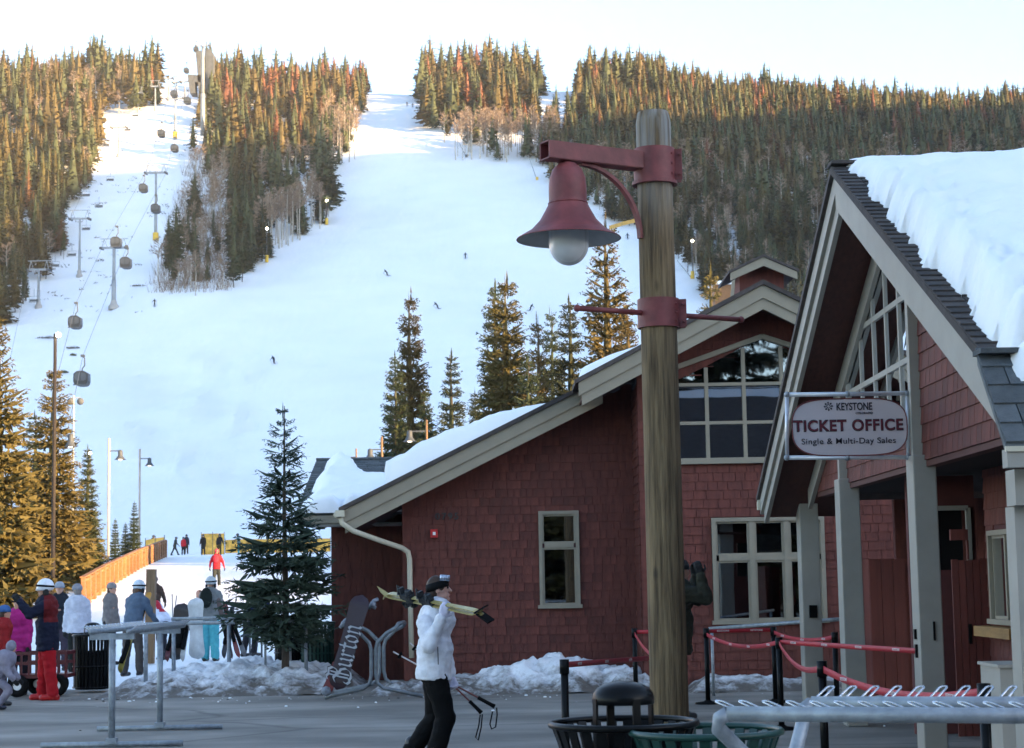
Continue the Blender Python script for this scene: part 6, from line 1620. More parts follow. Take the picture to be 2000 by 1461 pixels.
for (px, py, rx) in ((728, 1180, 1), (672, 1218, -1)):
    p = P(px, py, 27.3); m_ = MB(); m_.tube([p + V((-.06, .03, -.06)), p + V((.02, 0, .05)), p + V((.07, .04, .07))], .03, 8); m_.tube([p + V((-.05, .06, .0)), p + V((.04, .05, -.06))], .028, 8); m_.ball(p, .05, 8); m_.build('binding', M['bind_grey'], sb, True) if False else None
    o = m_.build('binding', M['bind_grey'], None, True); o.parent = sb; o.matrix_parent_inverse = basis(sb).inverted()
s2 = thing('snowboard', 'red snowboard tip leaning behind the dark lettered snowboard', 'snowboard'); lo, hi = P(638, 1352, 27.40), P(662, 1290, 27.6); lo.z = max(.05, lo.z)
place(s2, (lo + hi) / 2, (1, -.1, -.3), hi - lo); link_mesh('deck', board_mesh((hi - lo).length, .16, .012, mat('board_red', (.13, .02, .016), rough=.4, var=.3, scale=3), .86, -.05), s2, world=False)
o = MB().ball(P(637, 1350, 27.2), .075, 8).build('binding', M['bind_grey'], None, True); o.parent = s2; o.matrix_parent_inverse = basis(s2).inverted()
def lean(name, label, lo, hi, W, col, thick=.012, xdir=(1, -.15, 0), cat=None, w2=.8, tip=-.06, bind=True):
    t = thing(name, label, cat or name); lo, hi = V(lo), V(hi); place(t, (lo + hi) / 2, xdir, hi - lo)
    link_mesh('deck' if name == 'snowboard' else 'blade', board_mesh((hi - lo).length, W, thick, mat(name + '_paint', col, rough=.35, var=.3, scale=3, coat=.2), w2, tip), t, world=False)
    if bind:
        m_ = MB(); m_.box((0, -.05, .03), (W * .7, .30, .05)); m_.box((0, -.22, .055), (W * .6, .09, .06)); m_.box((0, .12, .055), (W * .6, .08, .06)); m_.build('binding', M['black_matte'], t, world=False)
    return t
lean('snowboard', 'white snowboard standing against the long ski rail', P(385, 1288, 31.0), P(382, 1167, 31.0), .28, (.62, .64, .66), bind=False)
lean('snowboard', 'black snowboard with a rounded top behind the long ski rail', P(338, 1290, 31.4), P(358, 1178, 31.4), .29, (.03, .025, .028))
lean('ski', 'olive and yellow ski leaning low at the left end of the rail', P(233, 1312, 30.8), P(262, 1228, 31.2), .10, (.30, .24, .05), cat='ski')
lean('ski', 'orange ski tip held up beside the wooden post', P(272, 1218, 35), P(292, 1156, 35), .12, (.45, .22, .03), cat='ski')
for i, (x0, y0, x1, y1, lb, c) in enumerate([(452, 1285, 425, 1165, 'brown ski leaning right of the turquoise trousers', (.10, .06, .05)), (466, 1283, 437, 1172, 'red ski leaning right of the turquoise trousers', (.25, .05, .05)), (478, 1280, 446, 1190, 'grey ski, outermost of the fan by the snow bank', (.2, .2, .22)), (436, 1284, 455, 1180, 'dark ski crossing the fan of skis', (.05, .05, .06)), (355, 1290, 372, 1195, 'white-striped ski beside the white snowboard', (.5, .5, .5)), (325, 1290, 345, 1200, 'dark red ski behind the long rail', (.12, .03, .04))]):
    lean('ski', lb, P(x0, y0, 31.2), P(x1, y1, 31.6), .085, c, cat='ski')
t = thing('ski_pole', 'upright ski poles pair with straps behind the black snowboard', 'ski pole', P(339, 1230, 33))
MB().tube([P(338, 1225, 33), P(336, 1160, 33)], .01, 5).build('shaft', M['galv'], t); MB().tube([P(338, 1225, 33), P(345, 1163, 33)], .01, 5).build('shaft', M['galv'], t)
# ---- red wagon
wg = thing('wagon', 'dark red slatted pull wagon behind the man in red trousers', 'wagon', P(78, 1368, 29.2)); YWg = 29.3
x0, x1 = P(22, 1300, YWg).x, P(131, 1300, YWg).x; wr_ = mat('wagon_red', (.09, .012, .016), rough=.4, var=.2)
zb_, zt_ = P(70, 1325, YWg).z, P(70, 1276, YWg).z
MB().span(x0, x1, YWg, YWg + .55, zb_, zb_ + .06).build('bed', wr_, wg)
for y in (YWg, YWg + .55):
    for z in (zt_, (zb_ + zt_) / 2 + .04): MB().span(x0, x1, y - .012, y + .012, z - .025, z + .025).build('rail', wr_, wg)
    for k in range(8): xx = x0 + (x1 - x0) * (k + .3) / 7.6; MB().span(xx, xx + .03, y - .025, y - .013, zb_ + .06, zt_ + .03).build('slat', wr_, wg)
for xx in (x0 + .02, x1 - .02):
    MB().span(xx - .012, xx + .012, YWg + .013, YWg + .537, zt_ - .03, zt_ + .03).build('end_rail', wr_, wg)
for x in (P(36, 1345, YWg).x, P(56, 1345, YWg).x, P(112, 1345, YWg).x, P(96, 1345, YWg).x):
    y = YWg - .05 if x in (P(36, 1345, YWg).x, P(112, 1345, YWg).x) else YWg + .55
    w_ = MB().lathe([(.07, -.045), (.16, -.045), (.175, -.02), (.175, .02), (.16, .045), (.07, .045), (.07, -.045)], (x, y, .176), 20, M=Matrix.Rotation(R(90), 3, 'X')).build('wheel', M['black_matte'], wg, True)
    MB().lathe([(.0, -.03), (.068, -.03), (.068, .03), (0, .03)], (x, y, .176), 14, M=Matrix.Rotation(R(90), 3, 'X')).build('rim', M['white'], w_)
MB().tube([V((x0, YWg + .27, zb_)), V((x0 - .5, YWg + .2, .9)), V((x0 - .5, YWg + .1, .92))], .014, 6).build('pull_handle', M['black_matte'], wg)
# ================================================================== people
def capsule(mb, a, ra, b, rb, n=12, flat=None):
    a, b = V(a), V(b); d = b - a; L_ = d.length
    if L_ < 1e-5: mb.ball(a, ra, n); return
    d.normalize(); s = d.cross(V((0, 0, 1)))
    if s.length < 1e-3: s = d.cross(V((0, 1, 0)))
    s.normalize(); u = d.cross(s); vs_ = []; rings = []
    for i in range(5): t = math.pi / 2 * i / 4; rings.append((-ra * math.cos(t) , ra * math.sin(t), 0))
    for i in range(5): t = math.pi / 2 * i / 4; rings.append((L_ + rb * math.sin(t), rb * math.cos(t), 1))
    for off, r, _ in rings:
        r = max(r, 1e-4)
        for j in range(n):
            q = 2 * math.pi * j / n; vs_.append(a + d * off + (s * math.cos(q) + u * math.sin(q)) * r)
    k = len(rings); fs_ = [(i * n + j, i * n + (j + 1) % n, (i + 1) * n + (j + 1) % n, (i + 1) * n + j) for i in range(k - 1) for j in range(n)]
    fs_ += [tuple(range(n - 1, -1, -1)), tuple((k - 1) * n + j for j in range(n))]; mb.add(vs_, fs_)
def remesh(mb, name, m, vox, smooth=4, fold=0.0, seed=0, ffreq=(9, 9, 14)):
    me = mb.mesh('tmp', M['white']); o = bpy.data.objects.new('tmp', me); TMP.collection.objects.link(o)
    r = o.modifiers.new('r', 'REMESH'); r.mode = 'VOXEL'; r.voxel_size = vox
    s = o.modifiers.new('s', 'SMOOTH'); s.factor = .6; s.iterations = smooth
    vl_ = TMP.view_layers[0]; vl_.update(); dg = vl_.depsgraph; out = bpy.data.meshes.new_from_object(o.evaluated_get(dg))
    bpy.data.objects.remove(o); bpy.data.meshes.remove(me)
    out.name = name; out.materials.clear(); out.materials.append(m); out.polygons.foreach_set('use_smooth', [True] * len(out.polygons)); out.polygons.foreach_set('material_index', [0] * len(out.polygons))
    if fold > 0:
        n = len(out.vertices); co = np.empty(n * 3, np.float32); no = np.empty(n * 3, np.float32); out.vertices.foreach_get('co', co); out.vertex_normals.foreach_get('vector', no)
        co = co.reshape(-1, 3); no = no.reshape(-1, 3)
        a = np.array([mnoise.noise(V((c[0] * ffreq[0], c[1] * ffreq[1], c[2] * ffreq[2] + seed))) + .5 * mnoise.noise(V((c[0] * 24, c[1] * 24, c[2] * 30 + seed))) for c in co.tolist()], np.float32)
        out.vertices.foreach_set('co', (co + no * (a * fold)[:, None]).ravel()); out.update()
    return out
def cloth(name, c, rough=.75, var=.15, scale=12):
    k = ('cloth', name)
    if k not in M: M[k] = mat(name, c, rough=rough, var=var, scale=scale, bump=.15, bscale=60, spec=.4 if rough < .5 else .10)
    return M[k]
def hand(mb, w, d, up, side, s=1.0, curl=.6, detail=True):
    """w wrist, d direction of the palm, up = back of the hand, side = towards the thumb"""
    w, d, up, side = V(w), V(d).normalized(), V(up).normalized(), V(side).normalized()
    k = w + d * (.085 * s)
    capsule(mb, w, .024 * s, k + side * .016 * s, .024 * s); capsule(mb, w, .024 * s, k - side * .022 * s, .022 * s)
    if not detail: capsule(mb, k, .03 * s, k + (d - up * curl).normalized() * .07 * s, .022 * s); return
    for i, (o, l) in enumerate(((.032, .075), (.011, .085), (-.010, .078), (-.030, .060))):
        a = k + side * (o * s); b = a + (d - up * curl).normalized() * (l * .5 * s); c = b + (d * (1 - curl * 1.3) - up * (curl * 1.6)).normalized() * (l * .5 * s)
        capsule(mb, a, .0105 * s, b, .0095 * s, 8); capsule(mb, b, .0095 * s, c, .008 * s, 8)
    a = w + d * .03 * s + side * .028 * s; b = a + (d * .6 + side * .8 - up * .2).normalized() * .045 * s; c = b + (d * .9 - up * curl * .6).normalized() * .035 * s
    capsule(mb, a, .013 * s, b, .0115 * s, 8); capsule(mb, b, .0115 * s, c, .009 * s, 8)
def human(label, X, Y, z0, H, yaw, jacket, pants, boots=(.02, .02, .022), pose=None, skin=(.5, .27, .19), head='helmet', headcol=(.7, .7, .72), hair=(.05, .03, .02), glove=(.02, .02, .02), puff=1.0,
          vox=.02, wide=1.0, pack=None, goggles=False, ov=None, group=None, longhair=False, bootbulk=1.0, jlen=0.0, panel=None, fold=.017, fit=1.0, detail=False, visor=None):
    k = H / 1.75; pose = pose or {}; t = thing('person', label, 'person', (X, Y, z0), group, yaw)
    lean, bend = R(pose.get('lean', 3)), pose.get('side', 0)
    Rl = Matrix.Rotation(-lean, 3, 'X')      # forward lean (towards +y)
    J = {}
    J['hip'] = V((0, 0, .93)); up = Rl @ V((0, 0, 1)); fw = Rl @ V((0, 1, 0))
    J['chest'] = J['hip'] + up * .36; J['neck'] = J['hip'] + up * .545
    hp = R(pose.get('head', 0)); hy = R(pose.get('headyaw', 0)); Rh = Matrix.Rotation(hy, 3, 'Z') @ Matrix.Rotation(-(lean * .4 + hp), 3, 'X')
    J['head'] = J['neck'] + Rh @ V((0, .02, .155)); hf = Rh @ V((0, 1, 0)); hu = Rh @ V((0, 0, 1)); hs = Rh @ V((1, 0, 0))
    for s, nm in ((1, 'R'), (-1, 'L')):
        sh = J['hip'] + up * .47 + V((s * .175 * wide, 0, 0)); J['sh' + nm] = sh
        f, o, e = pose.get('arm' + nm, (5, 8, 12))
        Ra = Rl @ Matrix.Rotation(R(f), 3, 'X') @ Matrix.Rotation(-s * R(o), 3, 'Y'); d = Ra @ V((0, 0, -1)); J['el' + nm] = sh + d * .285
        Re = Rl @ Matrix.Rotation(R(f + e), 3, 'X') @ Matrix.Rotation(-s * R(o * .4 - pose.get('in' + nm, 0)), 3, 'Y'); d2 = Re @ V((0, 0, -1)); J['wr' + nm] = J['el' + nm] + d2 * .25
        hpj = J['hip'] + V((s * .088, 0, -.03)); J['hp' + nm] = hpj; f, kn = pose.get('leg' + nm, (2, 4)); sp_ = pose.get('spread', 2)
        d = Matrix.Rotation(R(f), 3, 'X') @ Matrix.Rotation(-s * R(sp_), 3, 'Y') @ V((0, 0, -1)); J['kn' + nm] = hpj + d * .43
        d2 = Matrix.Rotation(R(f - kn), 3, 'X') @ Matrix.Rotation(-s * R(sp_), 3, 'Y') @ V((0, 0, -1)); J['an' + nm] = J['kn' + nm] + d2 * .40; J['sd' + nm] = d2
    if ov:
        Mi = (Matrix.Translation((X, Y, z0)) @ Matrix.Rotation(yaw, 4, 'Z')).inverted()
        low0 = min(J['anR'].z, J['anL'].z) - .085
        for q, w in ov.items(): J[q] = (Mi @ V(w)) / k + V((0, 0, low0))
    low = min(J['anR'].z, J['anL'].z) - .085
    for q in list(J):
        if not q.startswith('sd'): J[q] = (J[q] - V((0, 0, low))) * k
    pf = puff * k
    sm = mat('skin_tone', skin, rough=.5, var=.06, scale=12) if ('skin', skin) not in M else M[('skin', skin)]; M[('skin', skin)] = sm
    # ---- body: one continuous skin surface
    b = MB()
    hc = J['head']
    b.ball(hc + hu * .02 * k, (.076 * k, .094 * k, .108 * k), 16, M=Matrix((hs, hf, hu)).transposed()); b.ball(hc + hf * .03 * k - hu * .05 * k, (.056 * k, .062 * k, .068 * k), 14, M=Matrix((hs, hf, hu)).transposed())
    if vox < .025:
        capsule(b, hc + hf * .088 * k + hu * .02 * k, .010 * k, hc + hf * .112 * k - hu * .018 * k, .015 * k, 8); b.ball(hc + hf * .082 * k - hu * .088 * k, (.026 * k, .02 * k, .02 * k), 8)
        b.ball(hc + hf * .090 * k - hu * .052 * k, (.024 * k, .012 * k, .010 * k), 8)
        for s in (-1, 1): b.ball(hc + hs * (s * .078 * k) - hu * .005 * k - hf * .005 * k, (.012 * k, .020 * k, .03 * k), 8, M=Matrix((hs, hf, hu)).transposed())
    capsule(b, J['neck'] - up * .06 * k, .055 * k, hc - hu * .04 * k, .048 * k); capsule(b, J['hip'], .12 * k, J['chest'], .125 * k)
    capsule(b, J['shL'], .05 * k, J['shR'], .05 * k)
    for nm, s in (('R', 1), ('L', -1)):
        capsule(b, J['sh' + nm], .048 * k, J['el' + nm], .038 * k); capsule(b, J['el' + nm], .038 * k, J['wr' + nm], .026 * k)
        capsule(b, J['hp' + nm], .08 * k, J['kn' + nm], .055 * k); capsule(b, J['kn' + nm], .055 * k, J['an' + nm], .038 * k); capsule(b, J['an' + nm], .038 * k, J['an' + nm] + V((0, .12 * k, -.05 * k)), .03 * k)
    link_mesh('body', remesh(b, 'body', sm, vox * (.55 if detail else .8), 3), t, world=False)
    # ---- hands
    g = MB()
    for nm, s in (('R', 1), ('L', -1)):
        d = (J['wr' + nm] - J['el' + nm]).normalized(); sdv = d.cross(V((0, 0, 1)));
        if sdv.length < .2: sdv = V((s, 0, 0))
        upv_ = pose.get('back' + nm, V((s, 0, 0))); upv_ = V(upv_); upv_ = (upv_ - d * d.dot(upv_)).normalized(); sd_ = d.cross(upv_) * s
        hand(g, J['wr' + nm], d, upv_, sd_, 1.25 * k, pose.get('curl' + nm, .55), detail=vox < .025)
    link_mesh('gloves', remesh(g, 'gloves', cloth('glove_%s' % (glove,), glove), min(vox, .012) if vox < .025 else vox, 2), t, world=False)
    # ---- jacket
    j = MB(); Rj = Matrix((V((1, 0, 0)), fw, up)).transposed()
    j.ball(J['chest'] + up * .07 * k, (.205 * pf * wide, .155 * pf, .22 * k), 16, M=Rj); j.ball(J['hip'] + up * (.16 - jlen * .0) * k, (.19 * pf * wide, .15 * pf, .22 * k), 16, M=Rj)
    hem = J['hip'] - up * (.06 + jlen) * k
    for u in (0, .2, .4, .6, .8, 1.0): 
        c = hem.lerp(J['hip'] + up * .12 * k, u); j.lathe([(.001, -.05 * k), (1, -.045 * k), (1.02, 0), (1, .05 * k), (.001, .055 * k)], (0, 0, 0), 18)
        nv = 18 * 5; base_ = len(j.v) - nv
        for q in range(base_, len(j.v)): x, y, z = j.v[q]; j.v[q] = tuple(c + Rj @ V((x * .185 * pf * wide, y * .145 * pf, z)))
    j.ball(J['neck'] - up * .02 * k, (.095 * k, .09 * k, .075 * k), 12, M=Rj); capsule(j, J['shL'] - up * .01 * k, .075 * pf, J['shR'] - up * .01 * k, .075 * pf)
    for nm in 'RL':
        capsule(j, J['sh' + nm], .078 * pf, J['el' + nm], .064 * pf); capsule(j, J['el' + nm], .064 * pf, J['wr' + nm], .046 * pf)
    jm = cloth('jacket_%s' % (jacket,), jacket)
    jme = remesh(j, 'jacket', jm, vox, 3, fold * k, X * 3, (7, 7, 16))
    if panel:   # second colour on part of the jacket: (axis test, colour)
        jme.materials.append(cloth('panel_%s' % (panel[1],), panel[1]))
        for p in jme.polygons:
            if panel[0](p.center / k): p.material_index = 1
    jo = link_mesh('jacket', jme, t, world=False)
    # ---- trousers
    q = MB(); q.ball(J['hip'] - V((0, 0, .04 * k)), (.175 * k * fit, .135 * k * fit, .15 * k), 14)
    for nm in 'RL':
        capsule(q, J['hp' + nm], .105 * k * fit, J['kn' + nm], .082 * k * fit); capsule(q, J['kn' + nm], .082 * k * fit, J['an' + nm] + V((0, 0, .02 * k)), .078 * k * fit)
    link_mesh('trousers', remesh(q, 'trousers', cloth('trousers_%s' % (pants,), pants), vox, 3, fold * k * .9, Y, (8, 8, 13)), t, world=False)
    # ---- boots
    q = MB()
    for nm in 'RL':
        a = J['an' + nm]; bb = bootbulk * k; capsule(q, a + V((0, 0, .10 * k)), .062 * bb, a - V((0, 0, .02 * k)), .062 * bb); capsule(q, a + V((0, -.05 * k, -.045 * k)), .045 * bb, a + V((0, .15 * k, -.045 * k)), .042 * bb)
    link_mesh('boots', remesh(q, 'boots', cloth('boot_%s' % (boots,), boots, .35), vox * .8, 2), t, world=False)
    Mh = Matrix((hs, hf, hu)).transposed()
    # ---- hair / headgear
    if hair:
        h = MB(); h.ball(hc + hu * .035 * k - hf * .018 * k, (.088 * k, .098 * k, .100 * k), 14, M=Mh); h.ball(hc - hf * .055 * k - hu * .035 * k, (.075 * k, .055 * k, .085 * k), 12, M=Mh)
        if longhair: capsule(h, hc - hf * .07 * k - hu * .05 * k, .06 * k, hc - hf * .10 * k - hu * .24 * k, .05 * k)
        me_ = remesh(h, 'hair', mat('hair_tone', hair, rough=.6, var=.3, scale=20, stretch=(1, 1, .2)), max(.009, vox * .7), 2, .006 * k, 3, (20, 20, 6)); link_mesh('hair', me_, t, world=False)
    if head == 'helmet':
        n = 22; prof = [(.001, .150), (.045, .142), (.085, .115), (.112, .07), (.120, .02), (.118, -.03), (.100, -.035), (.10, .0)]
        h = MB(); h.lathe(prof, (0, 0, 0), n); h.v = [tuple(hc + Mh @ (V((x * .93, y * 1.10 - .006 + (.018 if z < -.02 else 0), z + (.03 if y < -.03 and z < 0 else 0) * 0 + .02)) * k)) for x, y, z in h.v]
        ho = h.build('helmet', cloth('helmet_%s' % (headcol,), headcol, .25), t, True, world=False)
        h = MB()
        for s in (-1, 1): h.ball(hc + Mh @ (V((s * .098, -.01, -.045)) * k), (.022 * k, .05 * k, .06 * k), 10, M=Mh)
        h.build('ear_pad', cloth('helmet_pad', (.03, .03, .03)), ho, True, world=True if False else False)
    if head in ('beanie', 'cap'):
        h = MB(); h.lathe([(.001, .155), (.05, .148), (.085, .12), (.106, .08), (.110, .03), (.102, .025)], (0, 0, 0), 18); h.v = [tuple(hc + Mh @ (V((x * .95, y * 1.06 - .004, z)) * k)) for x, y, z in h.v]
        if head == 'cap': h.box(hc + Mh @ (V((0, .135, .045)) * k), (.14 * k, .09 * k, .012 * k), Mh)
        h.build('hat', cloth('hat_%s' % (headcol,), headcol), t, True, world=False)
    if head == 'hood':
        h = MB(); h.ball(hc + hu * .02 * k - hf * .02 * k, (.115 * k, .115 * k, .135 * k), 14, M=Mh); h.build('hood', jm, t, True, world=False)
    if goggles:
        pts = [hc + Mh @ (V((math.sin(a) * .112, math.cos(a) * .128, .055 + .012 * math.cos(a))) * k) for a in [2 * math.pi * i / 24 for i in range(26)]]
        MB().tube(pts, .016 * k, 6, cap=False).build('goggle_strap', cloth('strap_dark', (.015, .015, .016)), t, True, world=False)
    if pack:
        h = MB(); c = J['chest'] + up * .03 * k - fw * (.155 * pf + .06 * k); h.ball(c, (.15 * k, .085 * k, .23 * k), 12, M=Rj); h.ball(c - up * .12 * k - fw * .03 * k, (.12 * k, .07 * k, .09 * k), 10, M=Rj)
        link_mesh('backpack', remesh(h, 'backpack', cloth('pack_%s' % (pack,), pack), vox, 2), t, world=False)
    if vox < .015:   # eyes and lips on near faces
        for s in (-1, 1):
            MB().ball(hc + Mh @ (V((s * .030, .086, .018)) * k), .011 * k, 8).build('eye', cloth('eye', (.03, .02, .015), .2), t, True, world=False)
            MB().tube([hc + Mh @ (V((s * .014, .097, .036)) * k), hc + Mh @ (V((s * .046, .086, .038)) * k)], .004 * k, 5).build('eyebrow', cloth('brow', (.06, .035, .02)), t, True, world=False)
        MB().ball(hc + Mh @ (V((0, .100, -.050)) * k), (.020 * k, .006 * k, .006 * k), 8, M=Mh).build('lips', cloth('lips', (.36, .12, .11)), t, True, world=False)
    t['_'] = 0; del t['_']
    HUM[label] = (t, J, k); return t, J, k
HUM = {}
PI = math.pi
RIGHT, LEFT, AWAY, NEAR = -PI / 2, PI / 2, 0.0, PI   # facing directions

# ---- the woman crossing the plaza with skis on her shoulder
YWm = 16.9
xw = P(852, 1300, YWm).x
wo_, J, k = human('woman in white jacket and black trousers carrying yellow skis on her shoulder', xw - .02, YWm, 0, 1.73, RIGHT, (.70, .71, .76), (.004, .004, .0045), vox=.0125, head=None, hair=(.045, .022, .012), glove=(.62, .60, .72), puff=1.12,
    skin=(.50, .28, .22), fold=.011, fit=1.12, detail=True, jlen=.015,
    pose={'lean': 4, 'legR': (14, 30), 'legL': (0, 34), 'head': -4, 'backR': (1, 0, .0), 'curlR': .9, 'curlL': .9, 'backL': (-1, 0, 0)},
    ov={'shR': P(832, 1218, YWm - .17), 'elR': P(838, 1262, YWm - .30), 'wrR': P(861, 1208, YWm - .33), 'shL': P(850, 1216, YWm + .18), 'elL': P(868, 1268, YWm + .24), 'wrL': P(880, 1318, YWm + .16)})
Mw = Matrix.Translation(wo_.location) @ Matrix.Rotation(RIGHT, 4, 'Z')
hcw = Mw @ J['head']
Mi = Mw.inverted()
def wlocal(o): o.parent = wo_; o.matrix_parent_inverse = Mi
# black headband and raised goggles
pts = []
h = MB(); vs_ = []
for i in range(28):
    a = 2 * PI * i / 28; c_ = math.cos(a); s_ = math.sin(a)
    for z, rr in ((-.035, 1.02), (.035, 1.03), (.035, .96), (-.035, .96)):
        vs_.append(V((s_ * .094 * rr, c_ * .106 * rr - .012, z + .040 + .030 * c_)) * k)
fs_ = [(i * 4 + j, ((i + 1) % 28) * 4 + j, ((i + 1) % 28) * 4 + (j + 1) % 4, i * 4 + (j + 1) % 4) for i in range(28) for j in range(4)]
h.add([J['head'] + q for q in vs_], fs_); h.build('headband', cloth('headband', (.008, .008, .009)), wo_, True, world=False)
g_ = MB(); pts = [J['head'] + V((math.sin(a) * .092, math.cos(a) * .108 - .01, .115 - .01 * math.cos(a))) * k for a in [R(-75 + 150 * i / 12) for i in range(13)]]
for a, b in zip(pts[:-1], pts[1:]): g_.bar(a, b, .018, .055 * k)
g_.build('goggles', mat('goggle_lens', (.55, .62, .75), rough=.12, metal=.6, var=.3, scale=10), wo_, True, world=False)
# pocket zip
zp = MB(); zp.bar(P(855, 1263, YWm - .235), P(856, 1298, YWm - .23), .010, .008, (1, 0, 0)); z_ = zp.build('pocket_zip', cloth('zip', (.015, .015, .03))); wlocal(z_)
zp = MB(); zp.bar(P(849, 1342, YWm - .175), P(849, 1356, YWm - .175), .010, .006, (1, 0, 0)); z_ = zp.build('trouser_patch', M['white']); wlocal(z_)
# skis on the shoulder
M['ski_yellow'] = mat('ski_yellow', (.36, .27, .06), rough=.4, var=.35, scale=3, col2=(.50, .43, .20), coat=.2)
a, b = P(742, 1157, YWm + .52), P(950, 1199, YWm - .80)
dsk = (b - a).normalized()
for i, lb in enumerate(('yellow ski on the woman\'s shoulder, nearer of the pair', 'yellow ski on the woman\'s shoulder, farther of the pair')):
    t = thing('ski', lb, 'ski'); off = V((0, 0, .0)) + V((.004, -.012, .016)) * (1 if i == 0 else -1)
    place(t, (a + b) / 2 + off, (.30, .88, .40), b - a)
    sgn_ = 1 if i == 0 else -1
    link_mesh('blade', board_mesh((b - a).length, .054, .011, M['ski_yellow'], .82, .085 * sgn_), t, world=False)
    L_ = (b - a).length
    MB().box((0, L_ * .47, .055 * sgn_), (.075, .16, .014), Matrix.Rotation(R(24) * sgn_, 3, 'X')).build('tip', M['black_matte'], t, world=False)
    for y0, zz in ((-.36, .045), (-.05, .045)):
        m_ = MB(); m_.box((0, y0, zz * sgn_ * .8), (.06, .17, .045)); m_.box((0, y0 + .04, (zz + .03) * sgn_), (.045, .06, .05)); m_.box((0, y0 - .07, (zz + .035) * sgn_), (.05, .03, .07)); m_.tube([(-.04, y0 - .08, .06 * sgn_), (0, y0 - .12, .13 * sgn_), (.04, y0 - .08, .06 * sgn_)], .010, 6)
        m_.tube([(-.045, y0 + .06, .05 * sgn_), (0, y0 + .02, .11 * sgn_), (.045, y0 + .06, .05 * sgn_)], .009, 6); m_.build('binding', mat('binding_black', (.004, .0045, .005), rough=.5, spec=.15, var=.5, col2=(.05, .055, .06), scale=18) if ('bb',) not in M else M[('bb',)], t, world=False)
# poles in her far hand
M['pole_shaft'] = mat('pole_shaft', (.55, .50, .48), rough=.35, metal=.3, var=.1); M['pole_red'] = mat('pole_red', (.20, .05, .04), rough=.35, var=.2)
for (tx, ty, hx, hy, yy, lb, st) in ((768, 1273, 966, 1380, .20, 'ski pole held low by the woman, its strap farther forward', [(970, 1382), (971, 1396), (968, 1420), (960, 1424), (957, 1414), (962, 1390)]), (801, 1256, 940, 1392, .27, 'ski pole held low by the woman, its strap nearer her legs', [(942, 1395), (940, 1420), (934, 1446), (929, 1440), (935, 1418), (938, 1396)])):
    a, b = P(tx, ty, YWm + yy + .1), P(hx, hy, YWm + yy - .1); t = thing('ski_pole', lb, 'ski pole', b); d = (b - a)
    MB().tube([a, a + d * .55], .007, 8).build('shaft', M['pole_shaft'], t); MB().tube([a + d * .55, a + d * .86], .0085, 8).build('lower_shaft', M['pole_red'], t)
    MB().lathe([(.0, -.01), (.035, -.008), (.03, .008), (0, .012)], a + d * .07, 12, M=d.normalized().to_track_quat('Z', 'Y').to_matrix()).build('basket', M['black_matte'], t)
    MB().tube([a + d * .84, a + d * .87, a + d * .97, b], [.018, .016, .018, .021], 10).build('grip', M['black_matte'], t, True)
    MB().tube([P(x, y, YWm + yy - .1) for x, y in st], .007, 6).build('strap', M['black_matte'], t)

# ---- people by the racks at left
def at(px, Y, py=1300): return P(px, py, Y).x
navy, dred = (.012, .014, .030), (.20, .012, .016)
human('man in navy and red jacket, red trousers and white helmet, hands raised to his face', at(92, 28.4), 28.4, 0, 1.78, LEFT + .25, navy, (.36, .012, .018), boots=(.42, .015, .015), bootbulk=1.25, headcol=(.68, .72, .78), hair=None, puff=1.16, vox=.016, wide=1.0, jlen=.10,
      pose={'armR': (62, 12, 82), 'armL': (62, 12, 82), 'lean': 2, 'inR': 20, 'inL': 20, 'legR': (6, 4), 'legL': (-5, 2)}, panel=(lambda c: c.z > 1.16 and c.y < .06, (.12, .014, .016)), fit=1.15, goggles=True)
human('child in pink jacket with fur hood and dark trousers beside the wagon', at(36, 29.9), 29.9, 0, 1.55, NEAR - .2, (.34, .02, .16), (.015, .013, .02), head=None, hair=(.025, .018, .014), puff=1.22, vox=.018, jlen=.12, longhair=True)
human('child in red coat and blue hat at the left picture edge', at(2, 27.2), 27.2, 0, 1.42, RIGHT + .4, (.25, .018, .02), (.05, .03, .04), head='beanie', headcol=(.05, .12, .30), puff=1.2, vox=.018)
human('small child in pale lilac snowsuit crouching at the left picture edge', at(-8, 26.2), 26.2, 0, 1.12, RIGHT, (.24, .22, .27), (.24, .22, .27), boots=(.03, .03, .05), head='hood', puff=1.45, vox=.018, pose={'lean': 32, 'legR': (50, 85), 'legL': (40, 80), 'armR': (40, 5, 30), 'armL': (40, 5, 30)}, jlen=.05)
human('bearded man in dark jacket and grey cap behind the white-helmeted man', at(116, 38), 38, gz(-9, 38), 1.76, NEAR, (.020, .022, .030), (.05, .04, .06), head='cap', headcol=(.30, .33, .38), hair=(.06, .03, .02), vox=.022)
human('person in white printed jacket and black trousers by the cedar fence', at(151, 36.5), 36.5, 0, 1.74, AWAY + .5, (.52, .53, .60), (.012, .014, .013), head='beanie', headcol=(.24, .24, .27), hair=(.2, .17, .15), vox=.022, puff=1.1, jlen=.02)
human('person in grey-brown coat right of the white printed jacket', at(213, 40), 40, gz(-9, 40), 1.72, RIGHT - .3, (.20, .18, .17), (.02, .02, .025), head='beanie', headcol=(.28, .25, .24), vox=.022)
human('long-haired person in white helmet, blue-grey jacket and patterned trousers at the rail', at(258, 33.5), 33.5, .1, 1.70, AWAY - .4, (.10, .14, .20), (.075, .065, .06), headcol=(.60, .68, .74), hair=(.12, .06, .03), longhair=True, vox=.02, pose={'lean': 18, 'armR': (45, 10, 20), 'armL': (30, 10, 30), 'legR': (10, 10), 'legL': (-4, 4)}, goggles=True)
